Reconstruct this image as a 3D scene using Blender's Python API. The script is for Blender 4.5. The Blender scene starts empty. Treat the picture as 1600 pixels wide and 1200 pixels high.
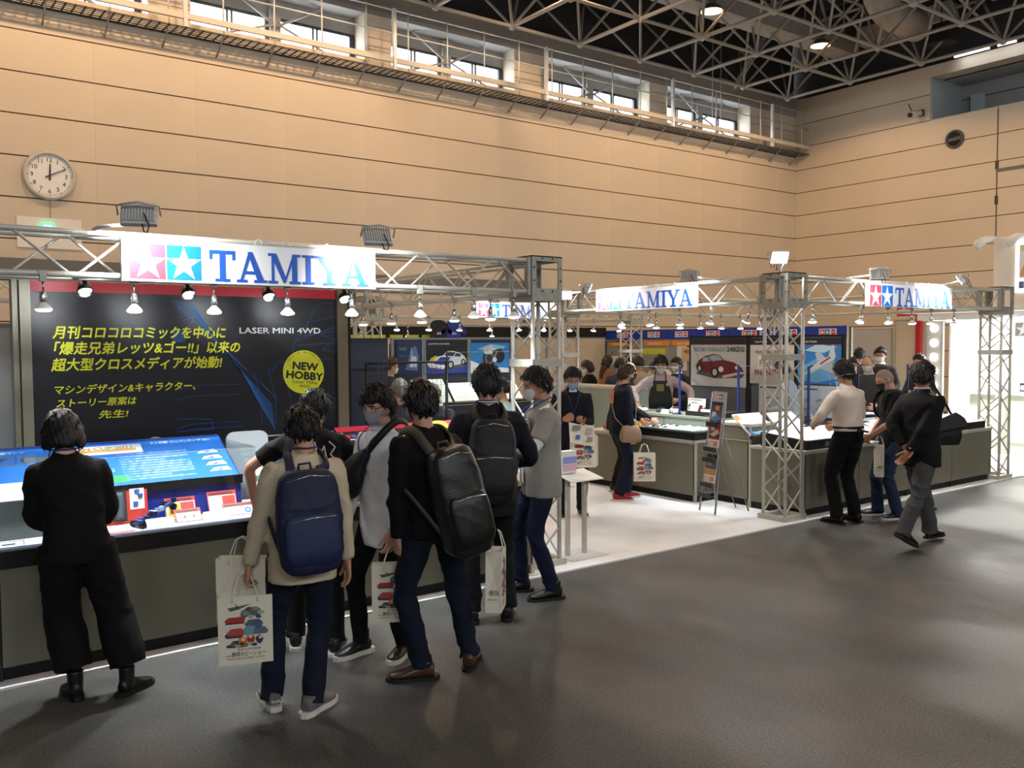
import bpy, bmesh, math, random
import numpy as np
from mathutils import Vector, Matrix
S = bpy.context.scene
COL = S.collection
PI = math.pi
def R(d): return math.radians(d)
# ------------------------------------------------------------- camera
cam = bpy.data.cameras.new('camera'); camo = bpy.data.objects.new('camera', cam); COL.objects.link(camo)
_yaw, _pit, _rol = R(53.288), R(2.678), R(-0.350)
_F = Vector((math.cos(_yaw) * math.cos(_pit), math.sin(_yaw) * math.cos(_pit), -math.sin(_pit)))
_R = Vector((math.sin(_yaw), -math.cos(_yaw), 0)); _U = _R.cross(_F)
_R2 = math.cos(_rol) * _R + math.sin(_rol) * _U; _U2 = -math.sin(_rol) * _R + math.cos(_rol) * _U
camo.matrix_world = Matrix(((_R2.x, _U2.x, -_F.x, 0), (_R2.y, _U2.y, -_F.y, 0), (_R2.z, _U2.z, -_F.z, 1.95), (0, 0, 0, 1)))
cam.sensor_width = 36; cam.sensor_fit = 'HORIZONTAL'; cam.lens = 36 * 1376.25 / 1600; cam.clip_end = 200; cam.clip_start = .05
S.camera = camo
# ------------------------------------------------------------- world, exposure, big lights
w = bpy.data.worlds.new('sky'); S.world = w; w.use_nodes = True
w.node_tree.nodes['Background'].inputs[0].default_value = (.86, .93, 1, 1)
w.node_tree.nodes['Background'].inputs[1].default_value = 7.0
S.view_settings.view_transform = 'Standard'; S.view_settings.look = 'None'
S.view_settings.gamma = 1; S.view_settings.use_curve_mapping = False; S.view_settings.exposure = 0.65
S.cycles.max_bounces = 6; S.cycles.diffuse_bounces = 3; S.cycles.glossy_bounces = 3; S.cycles.transmission_bounces = 5
S.cycles.transparent_max_bounces = 12; S.cycles.caustics_reflective = False; S.cycles.caustics_refractive = False
S.cycles.sample_clamp_indirect = 3.0; S.cycles.sample_clamp_direct = 0
def lamp(kind, name, loc, power, color=(1, 1, 1), size=.1, rot=None, target=None, spot=None, sizey=None, blend=.4):
    l = bpy.data.lights.new(name, kind); l.energy = power; l.color = color
    if kind == 'AREA':
        l.size = size
        if sizey: l.shape = 'RECTANGLE'; l.size_y = sizey
    else: l.shadow_soft_size = size
    if spot: l.spot_size = R(spot); l.spot_blend = blend
    o = bpy.data.objects.new(name, l); COL.objects.link(o); o.location = loc
    if target is not None: o.rotation_euler = (Vector(target) - Vector(loc)).to_track_quat('-Z', 'Y').to_euler()
    elif rot: o.rotation_euler = rot
    return o
DAY = (.90, .95, 1.0); WARM = (1, .66, .38); COOL = (.93, .97, 1.0)
# area lights added behind the camera as neutral daylight fill; no windows are modelled
for i in range(4):
    lamp('AREA', 'window_daylight', (-8 + i * 7.5, -11.9, 7.6), 430, DAY, 5.5, target=(-4 + i * 7.5, 6, 0), sizey=2.2)
# ------------------------------------------------------------- materials
MT = {}
def srgb(h):
    h = h.lstrip('#'); c = [int(h[i:i + 2], 16) / 255 for i in (0, 2, 4)]
    return tuple(x / 12.92 if x <= .04045 else ((x + .055) / 1.055) ** 2.4 for x in c) + (1,)
def mat(name, col, rough=.6, metal=0, emit=0, noise=0, nscale=8, bump=0, bscale=30, spec=.5, alpha=1, trans=0, coat=0, stretch=None):
    if name in MT: return MT[name]
    m = bpy.data.materials.new(name); m.use_nodes = True; nt = m.node_tree; b = nt.nodes['Principled BSDF']
    c = srgb(col) if isinstance(col, str) else tuple(col) + (1,) * (4 - len(col))
    b.inputs['Base Color'].default_value = c; b.inputs['Roughness'].default_value = rough; b.inputs['Metallic'].default_value = metal
    b.inputs['Specular IOR Level'].default_value = spec; b.inputs['Alpha'].default_value = alpha
    b.inputs['Transmission Weight'].default_value = trans; b.inputs['Coat Weight'].default_value = coat
    if emit: b.inputs['Emission Color'].default_value = c; b.inputs['Emission Strength'].default_value = emit
    if noise or bump:
        tc = nt.nodes.new('ShaderNodeTexCoord'); mp = nt.nodes.new('ShaderNodeMapping'); nt.links.new(tc.outputs['Object'], mp.inputs[0])
        if stretch: mp.inputs['Scale'].default_value = stretch
    if noise:
        n = nt.nodes.new('ShaderNodeTexNoise'); n.inputs['Scale'].default_value = nscale; n.inputs['Detail'].default_value = 5
        nt.links.new(mp.outputs[0], n.inputs['Vector'])
        mr = nt.nodes.new('ShaderNodeMapRange'); mr.inputs['From Min'].default_value = .3; mr.inputs['From Max'].default_value = .7
        mr.inputs['To Min'].default_value = 1 - noise; mr.inputs['To Max'].default_value = 1 + noise
        nt.links.new(n.outputs[0], mr.inputs[0])
        mx = nt.nodes.new('ShaderNodeVectorMath'); mx.operation = 'MULTIPLY'; mx.inputs[0].default_value = c[:3]
        nt.links.new(mr.outputs[0], mx.inputs[1]); nt.links.new(mx.outputs[0], b.inputs['Base Color'])
    if bump:
        n2 = nt.nodes.new('ShaderNodeTexNoise'); n2.inputs['Scale'].default_value = bscale; n2.inputs['Detail'].default_value = 4
        nt.links.new(mp.outputs[0], n2.inputs['Vector']); bp = nt.nodes.new('ShaderNodeBump'); bp.inputs['Strength'].default_value = bump
        bp.inputs['Distance'].default_value = .01; nt.links.new(n2.outputs[0], bp.inputs['Height']); nt.links.new(bp.outputs[0], b.inputs['Normal'])
    MT[name] = m; return m
def pc(h, rough=.5):            # a printed or painted colour
    return mat('print_' + h.lstrip('#') + ('' if rough == .5 else '_%d' % int(rough * 100)), h, rough)
def lit(h, e): return mat('lit_%s_%g' % (h, e), h, .5, emit=e)
# ------------------------------------------------------------- mesh collector
def basis(o, x, z):
    x = Vector(x).normalized(); z = Vector(z).normalized(); y = z.cross(x); o = Vector(o)
    return Matrix(((x.x, y.x, z.x, o.x), (x.y, y.y, z.y, o.y), (x.z, y.z, z.z, o.z), (0, 0, 0, 1)))
class MB:
    def __init__(s): s.v = []; s.f = []; s.mi = []; s.ms = []; s.m = Matrix(); s.sm = []
    def mat(s, m):
        if m not in s.ms: s.ms.append(m)
        return s.ms.index(m)
    def add(s, vs, fs, m=None, smooth=False):
        b = len(s.v); M = s.m
        s.v.extend([(M @ Vector(p))[:] for p in vs]); k = s.mat(m) if m else 0
        for f in fs: s.f.append([b + i for i in f]); s.mi.append(k); s.sm.append(smooth)
        return s
    def box(s, a, b, m=None):
        (x0, y0, z0), (x1, y1, z1) = [min(p) for p in zip(a, b)], [max(p) for p in zip(a, b)]
        return s.add([(x0, y0, z0), (x1, y0, z0), (x1, y1, z0), (x0, y1, z0), (x0, y0, z1), (x1, y0, z1), (x1, y1, z1), (x0, y1, z1)],
                     [(3, 2, 1, 0), (4, 5, 6, 7), (0, 1, 5, 4), (1, 2, 6, 5), (2, 3, 7, 6), (3, 0, 4, 7)], m)
    def bbox(s, a, b, r, m=None, n=3):      # box with rounded vertical-plane corners (rounded in x,z) extruded along y
        (x0, y0, z0), (x1, y1, z1) = [min(p) for p in zip(a, b)], [max(p) for p in zip(a, b)]
        pts = []
        for cx, cz, a0 in ((x1 - r, z1 - r, 0), (x0 + r, z1 - r, 90), (x0 + r, z0 + r, 180), (x1 - r, z0 + r, 270)):
            for i in range(n + 1):
                t = R(a0 + 90 * i / n); pts.append((cx + r * math.cos(t), cz + r * math.sin(t)))
        k = len(pts)
        return s.add([(x, y0, z) for x, z in pts] + [(x, y1, z) for x, z in pts],
                     [list(range(k)), list(range(2 * k - 1, k - 1, -1))] + [(i, i + k, (i + 1) % k + k, (i + 1) % k) for i in range(k)], m)
    def tube(s, p, q, r, m=None, n=8, r2=None, caps=True, smooth=True):
        p = Vector(p); q = Vector(q); d = (q - p).normalized(); r2 = r if r2 is None else r2
        a = d.orthogonal().normalized(); b = d.cross(a)
        vs = [p + r * (math.cos(t) * a + math.sin(t) * b) for t in [2 * PI * i / n for i in range(n)]]
        vs += [q + r2 * (math.cos(t) * a + math.sin(t) * b) for t in [2 * PI * i / n for i in range(n)]]
        s.add([v[:] for v in vs], [(i, (i + 1) % n, n + (i + 1) % n, n + i) for i in range(n)], m, smooth)
        if caps:
            k = len(s.v) - 2 * n; kk = s.mi[-1]
            s.f.append([k + i for i in range(n)][::-1]); s.f.append([k + n + i for i in range(n)]); s.mi += [kk, kk]; s.sm += [False, False]
        return s
    def path(s, pts, r, m=None, n=6, close=False):
        pts = [Vector(p) for p in pts]; N = len(pts); vs = []; prev = None
        for i, p in enumerate(pts):
            d = (pts[(i + 1) % N] if close or i < N - 1 else p) - (pts[i - 1] if close or i > 0 else p)
            d = d.normalized() if d.length > 1e-9 else Vector((0, 0, 1))
            a = (prev - prev.dot(d) * d) if prev else d.orthogonal()
            if a.length < 1e-6: a = d.orthogonal()
            a.normalize(); prev = a; b = d.cross(a); rr = r[i] if isinstance(r, (list, tuple)) else r
            vs += [(p + rr * (math.cos(t) * a + math.sin(t) * b))[:] for t in [2 * PI * k / n for k in range(n)]]
        fs = []
        for i in range(N if close else N - 1):
            for k in range(n):
                fs.append((i * n + k, i * n + (k + 1) % n, ((i + 1) % N) * n + (k + 1) % n, ((i + 1) % N) * n + k))
        if not close: fs += [list(range(n))[::-1], [(N - 1) * n + k for k in range(n)]]
        return s.add(vs, fs, m, True)
    def lathe(s, prof, m=None, n=16, cap=True):
        vs = [(r * math.cos(2 * PI * k / n), r * math.sin(2 * PI * k / n), z) for r, z in prof for k in range(n)]
        fs = [(i * n + k, i * n + (k + 1) % n, (i + 1) * n + (k + 1) % n, (i + 1) * n + k) for i in range(len(prof) - 1) for k in range(n)]
        if cap: fs += [list(range(n))[::-1], [(len(prof) - 1) * n + k for k in range(n)]]
        return s.add(vs, fs, m, True)
    def prism(s, poly, z0, z1, m=None):      # polygon in x,y extruded in z
        k = len(poly)
        ar = sum(poly[i][0] * poly[(i + 1) % k][1] - poly[(i + 1) % k][0] * poly[i][1] for i in range(k))
        if ar < 0: poly = poly[::-1]
        return s.add([(x, y, z0) for x, y in poly] + [(x, y, z1) for x, y in poly],
                     [list(range(k))[::-1], list(range(k, 2 * k))] + [(i, (i + 1) % k, (i + 1) % k + k, i + k) for i in range(k)], m)
    def build(s, name, m=None, parent=None, M=None, kind=None, label=None, cat=None, group=None):
        me = bpy.data.meshes.new(name); me.from_pydata(s.v, [], s.f)
        ms = s.ms if s.ms else [m]
        for x in ms: me.materials.append(x)
        me.polygons.foreach_set('material_index', s.mi); me.polygons.foreach_set('use_smooth', s.sm)
        me.update()
        return link(name, me, parent, M, kind, label, cat, group)
def link(name, me, parent=None, M=None, kind=None, label=None, cat=None, group=None):
    o = bpy.data.objects.new(name, me); COL.objects.link(o)
    if parent: o.parent = parent
    if M is not None: o.matrix_basis = M
    return tag(o, label, cat, group, kind)
def tag(o, label=None, cat=None, group=None, kind=None):
    for k, v in (('label', label), ('category', cat), ('group', group), ('kind', kind)):
        if v: o[k] = v
    return o
def empty(name, label=None, cat=None, loc=(0, 0, 0), rz=0, group=None, kind=None, M=None):
    o = bpy.data.objects.new(name, None); COL.objects.link(o); o.empty_display_size = .1
    if M is not None: o.matrix_basis = M
    else: o.location = loc; o.rotation_euler = (0, 0, R(rz))
    return tag(o, label, cat, group, kind)
def copy_tree(o, parent=None, loc=None, rz=None, label=None, M=None):
    c = o.copy(); COL.objects.link(c); c.parent = parent
    if M is not None: c.matrix_basis = M
    if loc is not None: c.location = loc
    if rz is not None: c.rotation_euler = (0, 0, R(rz))
    if label: c['label'] = label
    for ch in KIDS.get(o.name, []) or [x for x in o.children]: copy_tree(ch, c)
    return c
KIDS = {}
def share(name, me, parent, M, **k): return link(name, me, parent, M, **k)
def mesh_of(mb, name, m=None):
    me = bpy.data.meshes.new(name); me.from_pydata(mb.v, [], mb.f)
    for x in (mb.ms or [m]): me.materials.append(x)
    me.polygons.foreach_set('material_index', mb.mi); me.polygons.foreach_set('use_smooth', mb.sm); me.update(); return me
def pose(p, q, up=(0, 0, 1)):   # matrix whose +Z runs p -> q with length scaling on z
    p = Vector(p); q = Vector(q); d = q - p; L = d.length; d.normalize()
    a = d.orthogonal().normalized(); b = d.cross(a)
    return Matrix(((a.x, b.x, d.x * L, p.x), (a.y, b.y, d.y * L, p.y), (a.z, b.z, d.z * L, p.z), (0, 0, 0, 1)))
_txt = {}
def text_mesh(s, bold=0.0, shear=0.0, ext=0.0, align='LEFT'):
    k = (s, bold, shear, ext, align)
    if k in _txt: return _txt[k]
    cu = bpy.data.curves.new('t', 'FONT'); cu.body = s; cu.size = 1; cu.offset = bold; cu.shear = shear; cu.extrude = ext
    cu.align_x = align; cu.resolution_u = 2
    o = bpy.data.objects.new('t', cu); COL.objects.link(o)
    dg = bpy.context.evaluated_depsgraph_get(); me = bpy.data.meshes.new_from_object(o.evaluated_get(dg))
    bpy.data.objects.remove(o); _txt[k] = me; return me
def text(parent, s, M, size, m, width=None, name='lettering', bold=0, shear=0, sx=1, **kw):
    """Lettering in the x,y plane of matrix M, baseline at its origin; width stretches it to fit."""
    base = text_mesh(s, 0, shear); me = bpy.data.meshes.new('text'); bm = bmesh.new()
    for dx, dy in (((-bold, 0), (bold, 0), (0, bold), (0, -bold)) if bold else ((0, 0),)):
        k = len(bm.verts); bm.from_mesh(base); bm.verts.ensure_lookup_table()
        for v in bm.verts[k:]: v.co.x += dx; v.co.y += dy; v.co.z += .0004 * (dx > 0) + .0008 * (dy > 0) + .0012 * (dy < 0)
    bm.to_mesh(me); bm.free(); me.materials.append(m)
    if width:
        xs = [v.co.x for v in me.vertices]
        if xs: sx = width / ((max(xs) - min(xs)) * size)
    return link(name, me, parent, M @ Matrix.Diagonal((size * sx, size, size, 1)), **kw)
def disk(r, n=24): return [(r * math.cos(2 * PI * i / n), r * math.sin(2 * PI * i / n)) for i in range(n)]
def star(cx, cy, r, k=.382, a0=90): return [(cx + (r if i % 2 == 0 else r * k) * math.cos(R(a0 + 36 * i)), cy + (r if i % 2 == 0 else r * k) * math.sin(R(a0 + 36 * i))) for i in range(10)]
def flat(items, t=.0006, z0=0.0):
    """Printed shapes: [(colour, polygon), ...] in the x,y plane, each a hair above the last."""
    mb = MB()
    for i, (c, poly) in enumerate(items):
        mb.prism(poly, z0 + t * .2 * (i - 1) if i else z0, z0 + t * (1 + i * .35), c if not isinstance(c, str) else pc(c))
    return mb
def rect(x0, y0, x1, y1): return [(x0, y0), (x1, y0), (x1, y1), (x0, y1)]
# ------------------------------------------------------------- common materials
ALU = mat('dull_aluminium', '#c6c3b8', .42, .2, noise=.08, nscale=14)
ALU_D = mat('worn_aluminium', '#a9a9a0', .5, .2, noise=.15, nscale=20)
WHITE = mat('white_plastic', '#eeeeea', .45)
BLACK = mat('black_plastic', '#0c0c0e', .4)
BLACK_M = mat('matte_black', '#0a0a0c', .8)
CHROME = mat('polished_steel', '#c9cbcc', .22, .9)
BULB = mat('lit_bulb', '#f6fbff', .5, emit=22)
CABLE = mat('black_cable', '#101012', .6)
WCABLE = mat('white_cable', '#deded8', .6)
def glass_mat(name, col=(1, 1, 1), f0=.03, f1=.30, rough=.03):
    m = bpy.data.materials.new(name); m.use_nodes = True; nt = m.node_tree; nt.nodes.clear()
    o = nt.nodes.new('ShaderNodeOutputMaterial'); mx = nt.nodes.new('ShaderNodeMixShader'); t = nt.nodes.new('ShaderNodeBsdfTransparent')
    g = nt.nodes.new('ShaderNodeBsdfGlossy'); lw = nt.nodes.new('ShaderNodeLayerWeight'); lw.inputs[0].default_value = .5
    t.inputs[0].default_value = tuple(col) + (1,); g.inputs['Roughness'].default_value = rough
    pw = nt.nodes.new('ShaderNodeMath'); pw.operation = 'POWER'; pw.inputs[1].default_value = 4; nt.links.new(lw.outputs['Facing'], pw.inputs[0])
    ml = nt.nodes.new('ShaderNodeMath'); ml.operation = 'MULTIPLY_ADD'; ml.inputs[1].default_value = f1; ml.inputs[2].default_value = f0; nt.links.new(pw.outputs[0], ml.inputs[0])
    nt.links.new(ml.outputs[0], mx.inputs[0]); nt.links.new(t.outputs[0], mx.inputs[1]); nt.links.new(g.outputs[0], mx.inputs[2]); nt.links.new(mx.outputs[0], o.inputs[0])
    MT[name] = m; return m
GLASS = glass_mat('clear_acrylic', (.96, .98, .98))
PANE = glass_mat('window_glass', (.97, .99, 1), .02, .2)
EDGE = mat('acrylic_edge', '#cfe3df', .2, alpha=.75)
# ============================================================= HALL
def asphalt():
    m = bpy.data.materials.new('asphalt'); m.use_nodes = True; nt = m.node_tree; b = nt.nodes['Principled BSDF']; L = nt.links.new
    tc = nt.nodes.new('ShaderNodeTexCoord')
    def noise(sc, det=6, st=None):
        n = nt.nodes.new('ShaderNodeTexNoise'); n.inputs['Scale'].default_value = sc; n.inputs['Detail'].default_value = det
        if st:
            mp = nt.nodes.new('ShaderNodeMapping'); mp.inputs['Scale'].default_value = st; L(tc.outputs['Object'], mp.inputs[0]); L(mp.outputs[0], n.inputs['Vector'])
        else: L(tc.outputs['Object'], n.inputs['Vector'])
        return n
    def ramp(src, a, b_, c0, c1):
        r = nt.nodes.new('ShaderNodeValToRGB'); r.color_ramp.elements[0].position = a; r.color_ramp.elements[1].position = b_
        r.color_ramp.elements[0].color = c0; r.color_ramp.elements[1].color = c1; L(src.outputs[0], r.inputs[0]); return r
    big = ramp(noise(.55, 5), .35, .68, (.056, .058, .056, 1), (.094, .093, .087, 1))
    fine = ramp(noise(70, 4), .32, .72, (.55, .55, .55, 1), (1.5, 1.5, 1.46, 1))
    tint = ramp(noise(1.3, 4, (1, .6, 1)), .45, .75, (1, 1, 1, 1), (1.16, 1.02, .92, 1))
    m1 = nt.nodes.new('ShaderNodeMix'); m1.data_type = 'RGBA'; m1.blend_type = 'MULTIPLY'; m1.inputs[0].default_value = 1
    L(big.outputs[0], m1.inputs[6]); L(fine.outputs[0], m1.inputs[7])
    m2 = nt.nodes.new('ShaderNodeMix'); m2.data_type = 'RGBA'; m2.blend_type = 'MULTIPLY'; m2.inputs[0].default_value = 1
    L(m1.outputs[2], m2.inputs[6]); L(tint.outputs[0], m2.inputs[7])
    # pale specks of grit
    vo = nt.nodes.new('ShaderNodeTexVoronoi'); vo.inputs['Scale'].default_value = 6; L(tc.outputs['Object'], vo.inputs['Vector'])
    sp = nt.nodes.new('ShaderNodeMath'); sp.operation = 'LESS_THAN'; sp.inputs[1].default_value = .02; L(vo.outputs['Distance'], sp.inputs[0])
    m3 = nt.nodes.new('ShaderNodeMix'); m3.data_type = 'RGBA'; L(sp.outputs[0], m3.inputs[0]); L(m2.outputs[2], m3.inputs[6]); m3.inputs[7].default_value = (.3, .3, .28, 1)
    L(m3.outputs[2], b.inputs['Base Color'])
    rr = ramp(noise(.8, 6, (1, .7, 1)), .42, .62, (.42, .42, .42, 1), (.60, .60, .60, 1)); L(rr.outputs[0], b.inputs['Roughness'])
    b.inputs['Specular IOR Level'].default_value = .42
    bp = nt.nodes.new('ShaderNodeBump'); bp.inputs['Strength'].default_value = .35; bp.inputs['Distance'].default_value = .006
    L(noise(140, 3).outputs[0], bp.inputs['Height']); L(bp.outputs[0], b.inputs['Normal']); return m
PANEL = mat('wall_panel', (.62, .53, .415), .62, noise=.05, nscale=.5, bump=.05, bscale=40)
PANEL_G = mat('wall_backing_brown', (.18, .105, .05), .8)
GREYW = mat('grey_render', (.36, .35, .33), .8, noise=.06, nscale=2)
DARKW = mat('dark_roof_void', (.03, .032, .034), .9)
DARKG = mat('dark_grey_steel', (.07, .075, .08), .6)
STEEL = mat('roof_steel', (.36, .34, .31), .6, noise=.1, nscale=3)
YW = 17.0; XW = 23.8
floor = MB().box((-16, -12, -.2), (XW + .3, 17.4, 0)).build('floor', asphalt(), kind='structure')
CARPET = mat('white_carpet', (.78, .785, .79), .85, noise=.05, nscale=3, bump=.15, bscale=200)
MB().prism([(-6, 5.66), (13.25, 5.66), (13.4, 5.5), (14.0, 5.9), (15.2, 6.3), (19.5, 6.6), (19.5, 16.2), (-6, 16.2)], 0, .014).build('carpet', CARPET, kind='structure')
# --- left wall, seen face on: backing, panels, upper band with window openings, lintel
OPEN = [(.85, 4.48), (5.24, 8.86), (9.49, 12.81), (13.77, 17.35), (18.04, 21.57)]
wl = MB(); wl.box((-16, YW + .03, 0), (XW + .3, YW + .5, 7.88), PANEL_G)
wl.box((-16, YW, 8.93), (XW + .3, YW + .5, 9.45), GREYW)
wl.box((-16, YW + .3, 9.45), (XW + .3, YW + .5, 12.2), DARKW)
xs = [-16] + [a for o in OPEN for a in o] + [XW + .3]
for i in range(0, len(xs), 2): wl.box((xs[i], YW + .02, 7.93), (xs[i + 1], YW + .5, 8.93), PANEL)
wall_left = wl.build('wall_left', kind='structure')
pm = mesh_of(MB().box((.0008, 0, .012), (1.7692, .04, .688)), 'panel', PANEL)
for k in range(15):
    x = -1.78 + 1.77 * k
    for j in range(11):
        z = 7.26 - .70 * j
        if x + 1.77 > XW - .1: share('wall_panel', pm, wall_left, Matrix.Translation((x, YW - .005, z)) @ Matrix.Diagonal(((XW - x) / 1.77, 1, 1, 1)))
        else: share('wall_panel', pm, wall_left, Matrix.Translation((x, YW - .005, z)))
pb = mesh_of(MB().box((0, 0, .008), (1, .03, .24)), 'pier_course', PANEL)
for i in range(0, len(xs), 2):
    if xs[i] > -1 and i > 0:
        for j in range(4): share('pier_panel', pb, wall_left, Matrix.Translation((xs[i], YW, 7.94 + .248 * j)) @ Matrix.Diagonal((xs[i + 1] - xs[i], 1, 1, 1)))
# --- windows behind the catwalk
FRM = mat('window_frame_dark', (.03, .035, .045), .45)
wn = 0
for (a, b) in OPEN:
    wn += 1
    W = MB()
    W.box((a, YW + .5, 8.60), (b, YW + .56, 8.95), GREYW); mid = (a + b) / 2
    W.box((mid - .11, YW + .38, 7.93), (mid + .11, YW + .56, 8.9), GREYW)
    W.box((a, YW + .5, 8.54), (b, YW + .54, 8.60), FRM); W.box((a, YW + .46, 7.88), (b, YW + .56, 7.93), FRM)
    for s in ((a, a + .08), (b - .12, b), (mid - .19, mid - .11), (mid + .11, mid + .15)): W.box((s[0], YW + .48, 7.93), (s[1], YW + .55, 8.54), FRM)
    for c in ((a + mid) / 2, (b + mid) / 2):
        for d in (-.045, .045): W.box((c + d - .02, YW + .49, 7.93), (c + d + .02, YW + .54, 8.54), FRM)
    win = W.build('window_%d' % wn, kind='structure')
    for p, q in ((a + .08, (a + mid) / 2 - .065), ((a + mid) / 2 + .065, mid - .19), (mid + .15, (b + mid) / 2 - .065), ((b + mid) / 2 + .065, b - .12)):
        MB().box((p, YW + .51, 7.93), (q, YW + .518, 8.54)).build('pane', PANE, win)
    for sgn in (-1, 1):
        MB().tube((mid, YW + .3, 8.35), (mid + sgn * .95, YW + .3, 8.9), .03, GREYW, 6).tube((mid, YW + .3, 8.4), (mid + sgn * 1.05, YW + .3, 8.02), .025, GREYW, 6).build('brace', None, win)
# --- catwalk along the windows
cw = empty('catwalk', kind='structure', loc=(0, 0, 0))
MB().box((-2, 16.5, 7.84), (XW, 16.56, 7.95)).build('edge_beam', mat('cream_steel', (.60, .55, .47), .5), cw)
g = MB()
g.box((-2, 16.5, 7.67), (XW, 16.54, 7.70)); g.box((-2, 16.95, 7.67), (XW, 17.0, 7.70))
for i in range(170): g.box((-2 + .152 * i, 16.5, 7.67), (-1.975 + .152 * i, 17.0, 7.69))
for y in (16.62, 16.72, 16.82): g.box((-2, y, 7.67), (XW, y + .01, 7.69))
g.build('grating', DARKG, cw)
post = mesh_of(MB().tube((0, 0, 0), (0, 0, 1.1), .016, None, 6), 'post', mat('white_steel', (.66, .66, .64), .4, .2))
brk = mesh_of(MB().tube((0, 0, 0), (0, .46, -.3), .018, None, 5).tube((0, 0, 0), (0, 0, .12), .012, None, 5), 'bracket', GREYW)
for i in range(26):
    x = -1.2 + .985 * i
    if x < XW - .05:
        share('railing_post', post, cw, Matrix.Translation((x, 16.53, 7.86))); share('bracket', brk, cw, Matrix.Translation((x, 16.52, 7.70)))
for i in range(6):
    x = [5.0, 9.3, 13.4, 17.75, 22.0, .6][i]
    MB().box((x - .035, 16.49, 7.7), (x + .035, 16.57, 8.96)).build('railing_column', mat('white_steel', 0), cw)
for z in (8.45, 8.93): MB().tube((-2, 16.53, z), (XW, 16.53, z), .014, None, 6).build('handrail', mat('white_steel', 0), cw)
# --- dark lintel band low on the left wall, white board with the exit light
MB().box((-6, YW - .06, 3.13), (13.04, YW - .01, 3.43)).build('trim_1', mat('lintel_grey', (.15, .15, .145), .7), kind='structure')
MB().box((13.0, YW - .06, 0), (13.1, YW - .01, 3.43)).build('trim_2', mat('lintel_grey', 0), kind='structure')
bd = empty('exit_board', 'pale rectangular board under the wall clock with a small green exit light', 'sign', (2.26, YW - .03, 3.62))
MB().box((0, 0, 0), (1.0, .02, .52)).build('board', mat('pale_board', (.80, .76, .70), .5), bd)
e = MB().box((.36, -.07, .30), (.56, -.005, .42)).build('exit_light', mat('exit_green', (.05, .75, .35), .5, emit=1.2), bd)
MB().box((.40, -.074, .33), (.52, -.07, .39)).build('pictogram', lit('#e8fff2', 1.5), bd)
# --- right wall
wr = MB(); wr.box((XW + .03, 12.7, 0), (XW + .6, YW + .5, 9.43), PANEL_G); wr.box((XW + .03, -12, 0), (XW + .6, 12.7, 7.93), PANEL_G)
wr.box((XW, -12, 9.12), (XW + .6, 12.7, 9.43), PANEL); wr.box((XW + .4, -12, 9.43), (XW + .6, YW + .5, 12.2), DARKW)
RECW = mat('recess_grey_wall', (.34, .36, .37), .6, noise=.08, nscale=1)
wr.box((XW + 1.6, -12, 7.7), (XW + 1.7, 12.8, 9.43), RECW); wr.box((XW + .55, 12.7, 7.7), (XW + 1.7, 12.8, 9.43), RECW)
wr.box((XW, -12, 7.9), (XW + 1.6, 12.7, 7.97), RECW); wr.box((XW + .5, -12, 9.12), (XW + 1.7, 12.7, 9.2), RECW)
for z in (8.3, 8.72): wr.box((XW + 1.58, -12, z), (XW + 1.6, 12.7, z + .02), FRM)
wr.box((XW, 12.64, 7.97), (XW + 1.6, 12.70, 9.12), RECW); wall_right = wr.build('wall_right', kind='structure')
MB().box((XW + 1.5, 12.0, 7.98), (XW + 1.6, 12.35, 8.8)).build('recess_panel', mat('pale_blue_panel', (.5, .56, .62), .5), wall_right)
for (y0, y1) in ((10.925, 16.995), (4.83, 10.895), (-1.27, 4.80)):
    for j in range(14):
        z = 8.66 - .70 * j
        if z > 7.9 and y1 < 12: continue
        ya, yb = (12.7 if z > 7.9 else y0), y1
        z1 = z + .689 if j else 9.43
        MB().box((XW - .005, ya + .004, max(z, 0) + .011), (XW + .035, yb - .004, z1)).build('wall_panel', PANEL, wall_right)
for z in (6.35, 5.45): MB().box((XW - .02, 10.87, z), (XW, 10.95, z + .22)).build('door_stop', mat('dark_brown_steel', (.06, .04, .02), .6), wall_right)
MB().box((XW - .03, 4, 6.28), (XW - .005, 10.9, 6.36)).build('door_rail', mat('lintel_grey', 0), wall_right)
# --- walls behind the camera close the hall; solid, with the added fill lights just inside
MB().box((-16, -12.3, 0), (XW + .6, -12, 12.2)).build('wall_near', PANEL, kind='structure')
MB().box((-16.3, -12.3, 0), (-16, 17.5, 12.2)).build('wall_far', PANEL, kind='structure')
MB().box((-16.3, -12.3, 12.2), (XW + 1.8, 17.6, 12.4)).build('ceiling', DARKW, kind='structure')
# --- space frame under the roof
sf = empty('roof_space_frame', kind='structure')
ut = mesh_of(MB().tube((0, 0, 0), (0, 0, 1), .045, None, 6, caps=False), 'strut', STEEL)
ut2 = mesh_of(MB().tube((0, 0, 0), (0, 0, 1), .034, None, 6, caps=False), 'strut_thin', STEEL)
nd = mesh_of(MB().lathe([(.02, -.09), (.08, -.05), (.09, .03), (.03, .09)], None, 8), 'node', STEEL)
X0 = 6; NX = range(3, 12); NY = range(3, 9)
for i in NX:
    for j in NY:
        p = (2.0 * i, 2.0 * j, 9.0)
        share('node', nd, sf, Matrix.Translation(p))
        if i < 11: share('bottom_chord', ut, sf, pose(p, (p[0] + 2, p[1], 9)))
        if j < 8: share('bottom_chord', ut, sf, pose(p, (p[0], p[1] + 2, 9)))
        for a in (-1, 1):
            for b in (-1, 1):
                q = (p[0] + a, p[1] + b, 10.5)
                if q[0] < XW + .3 and q[1] < 17.2: share('brace', ut2, sf, pose(p, q))
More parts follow.
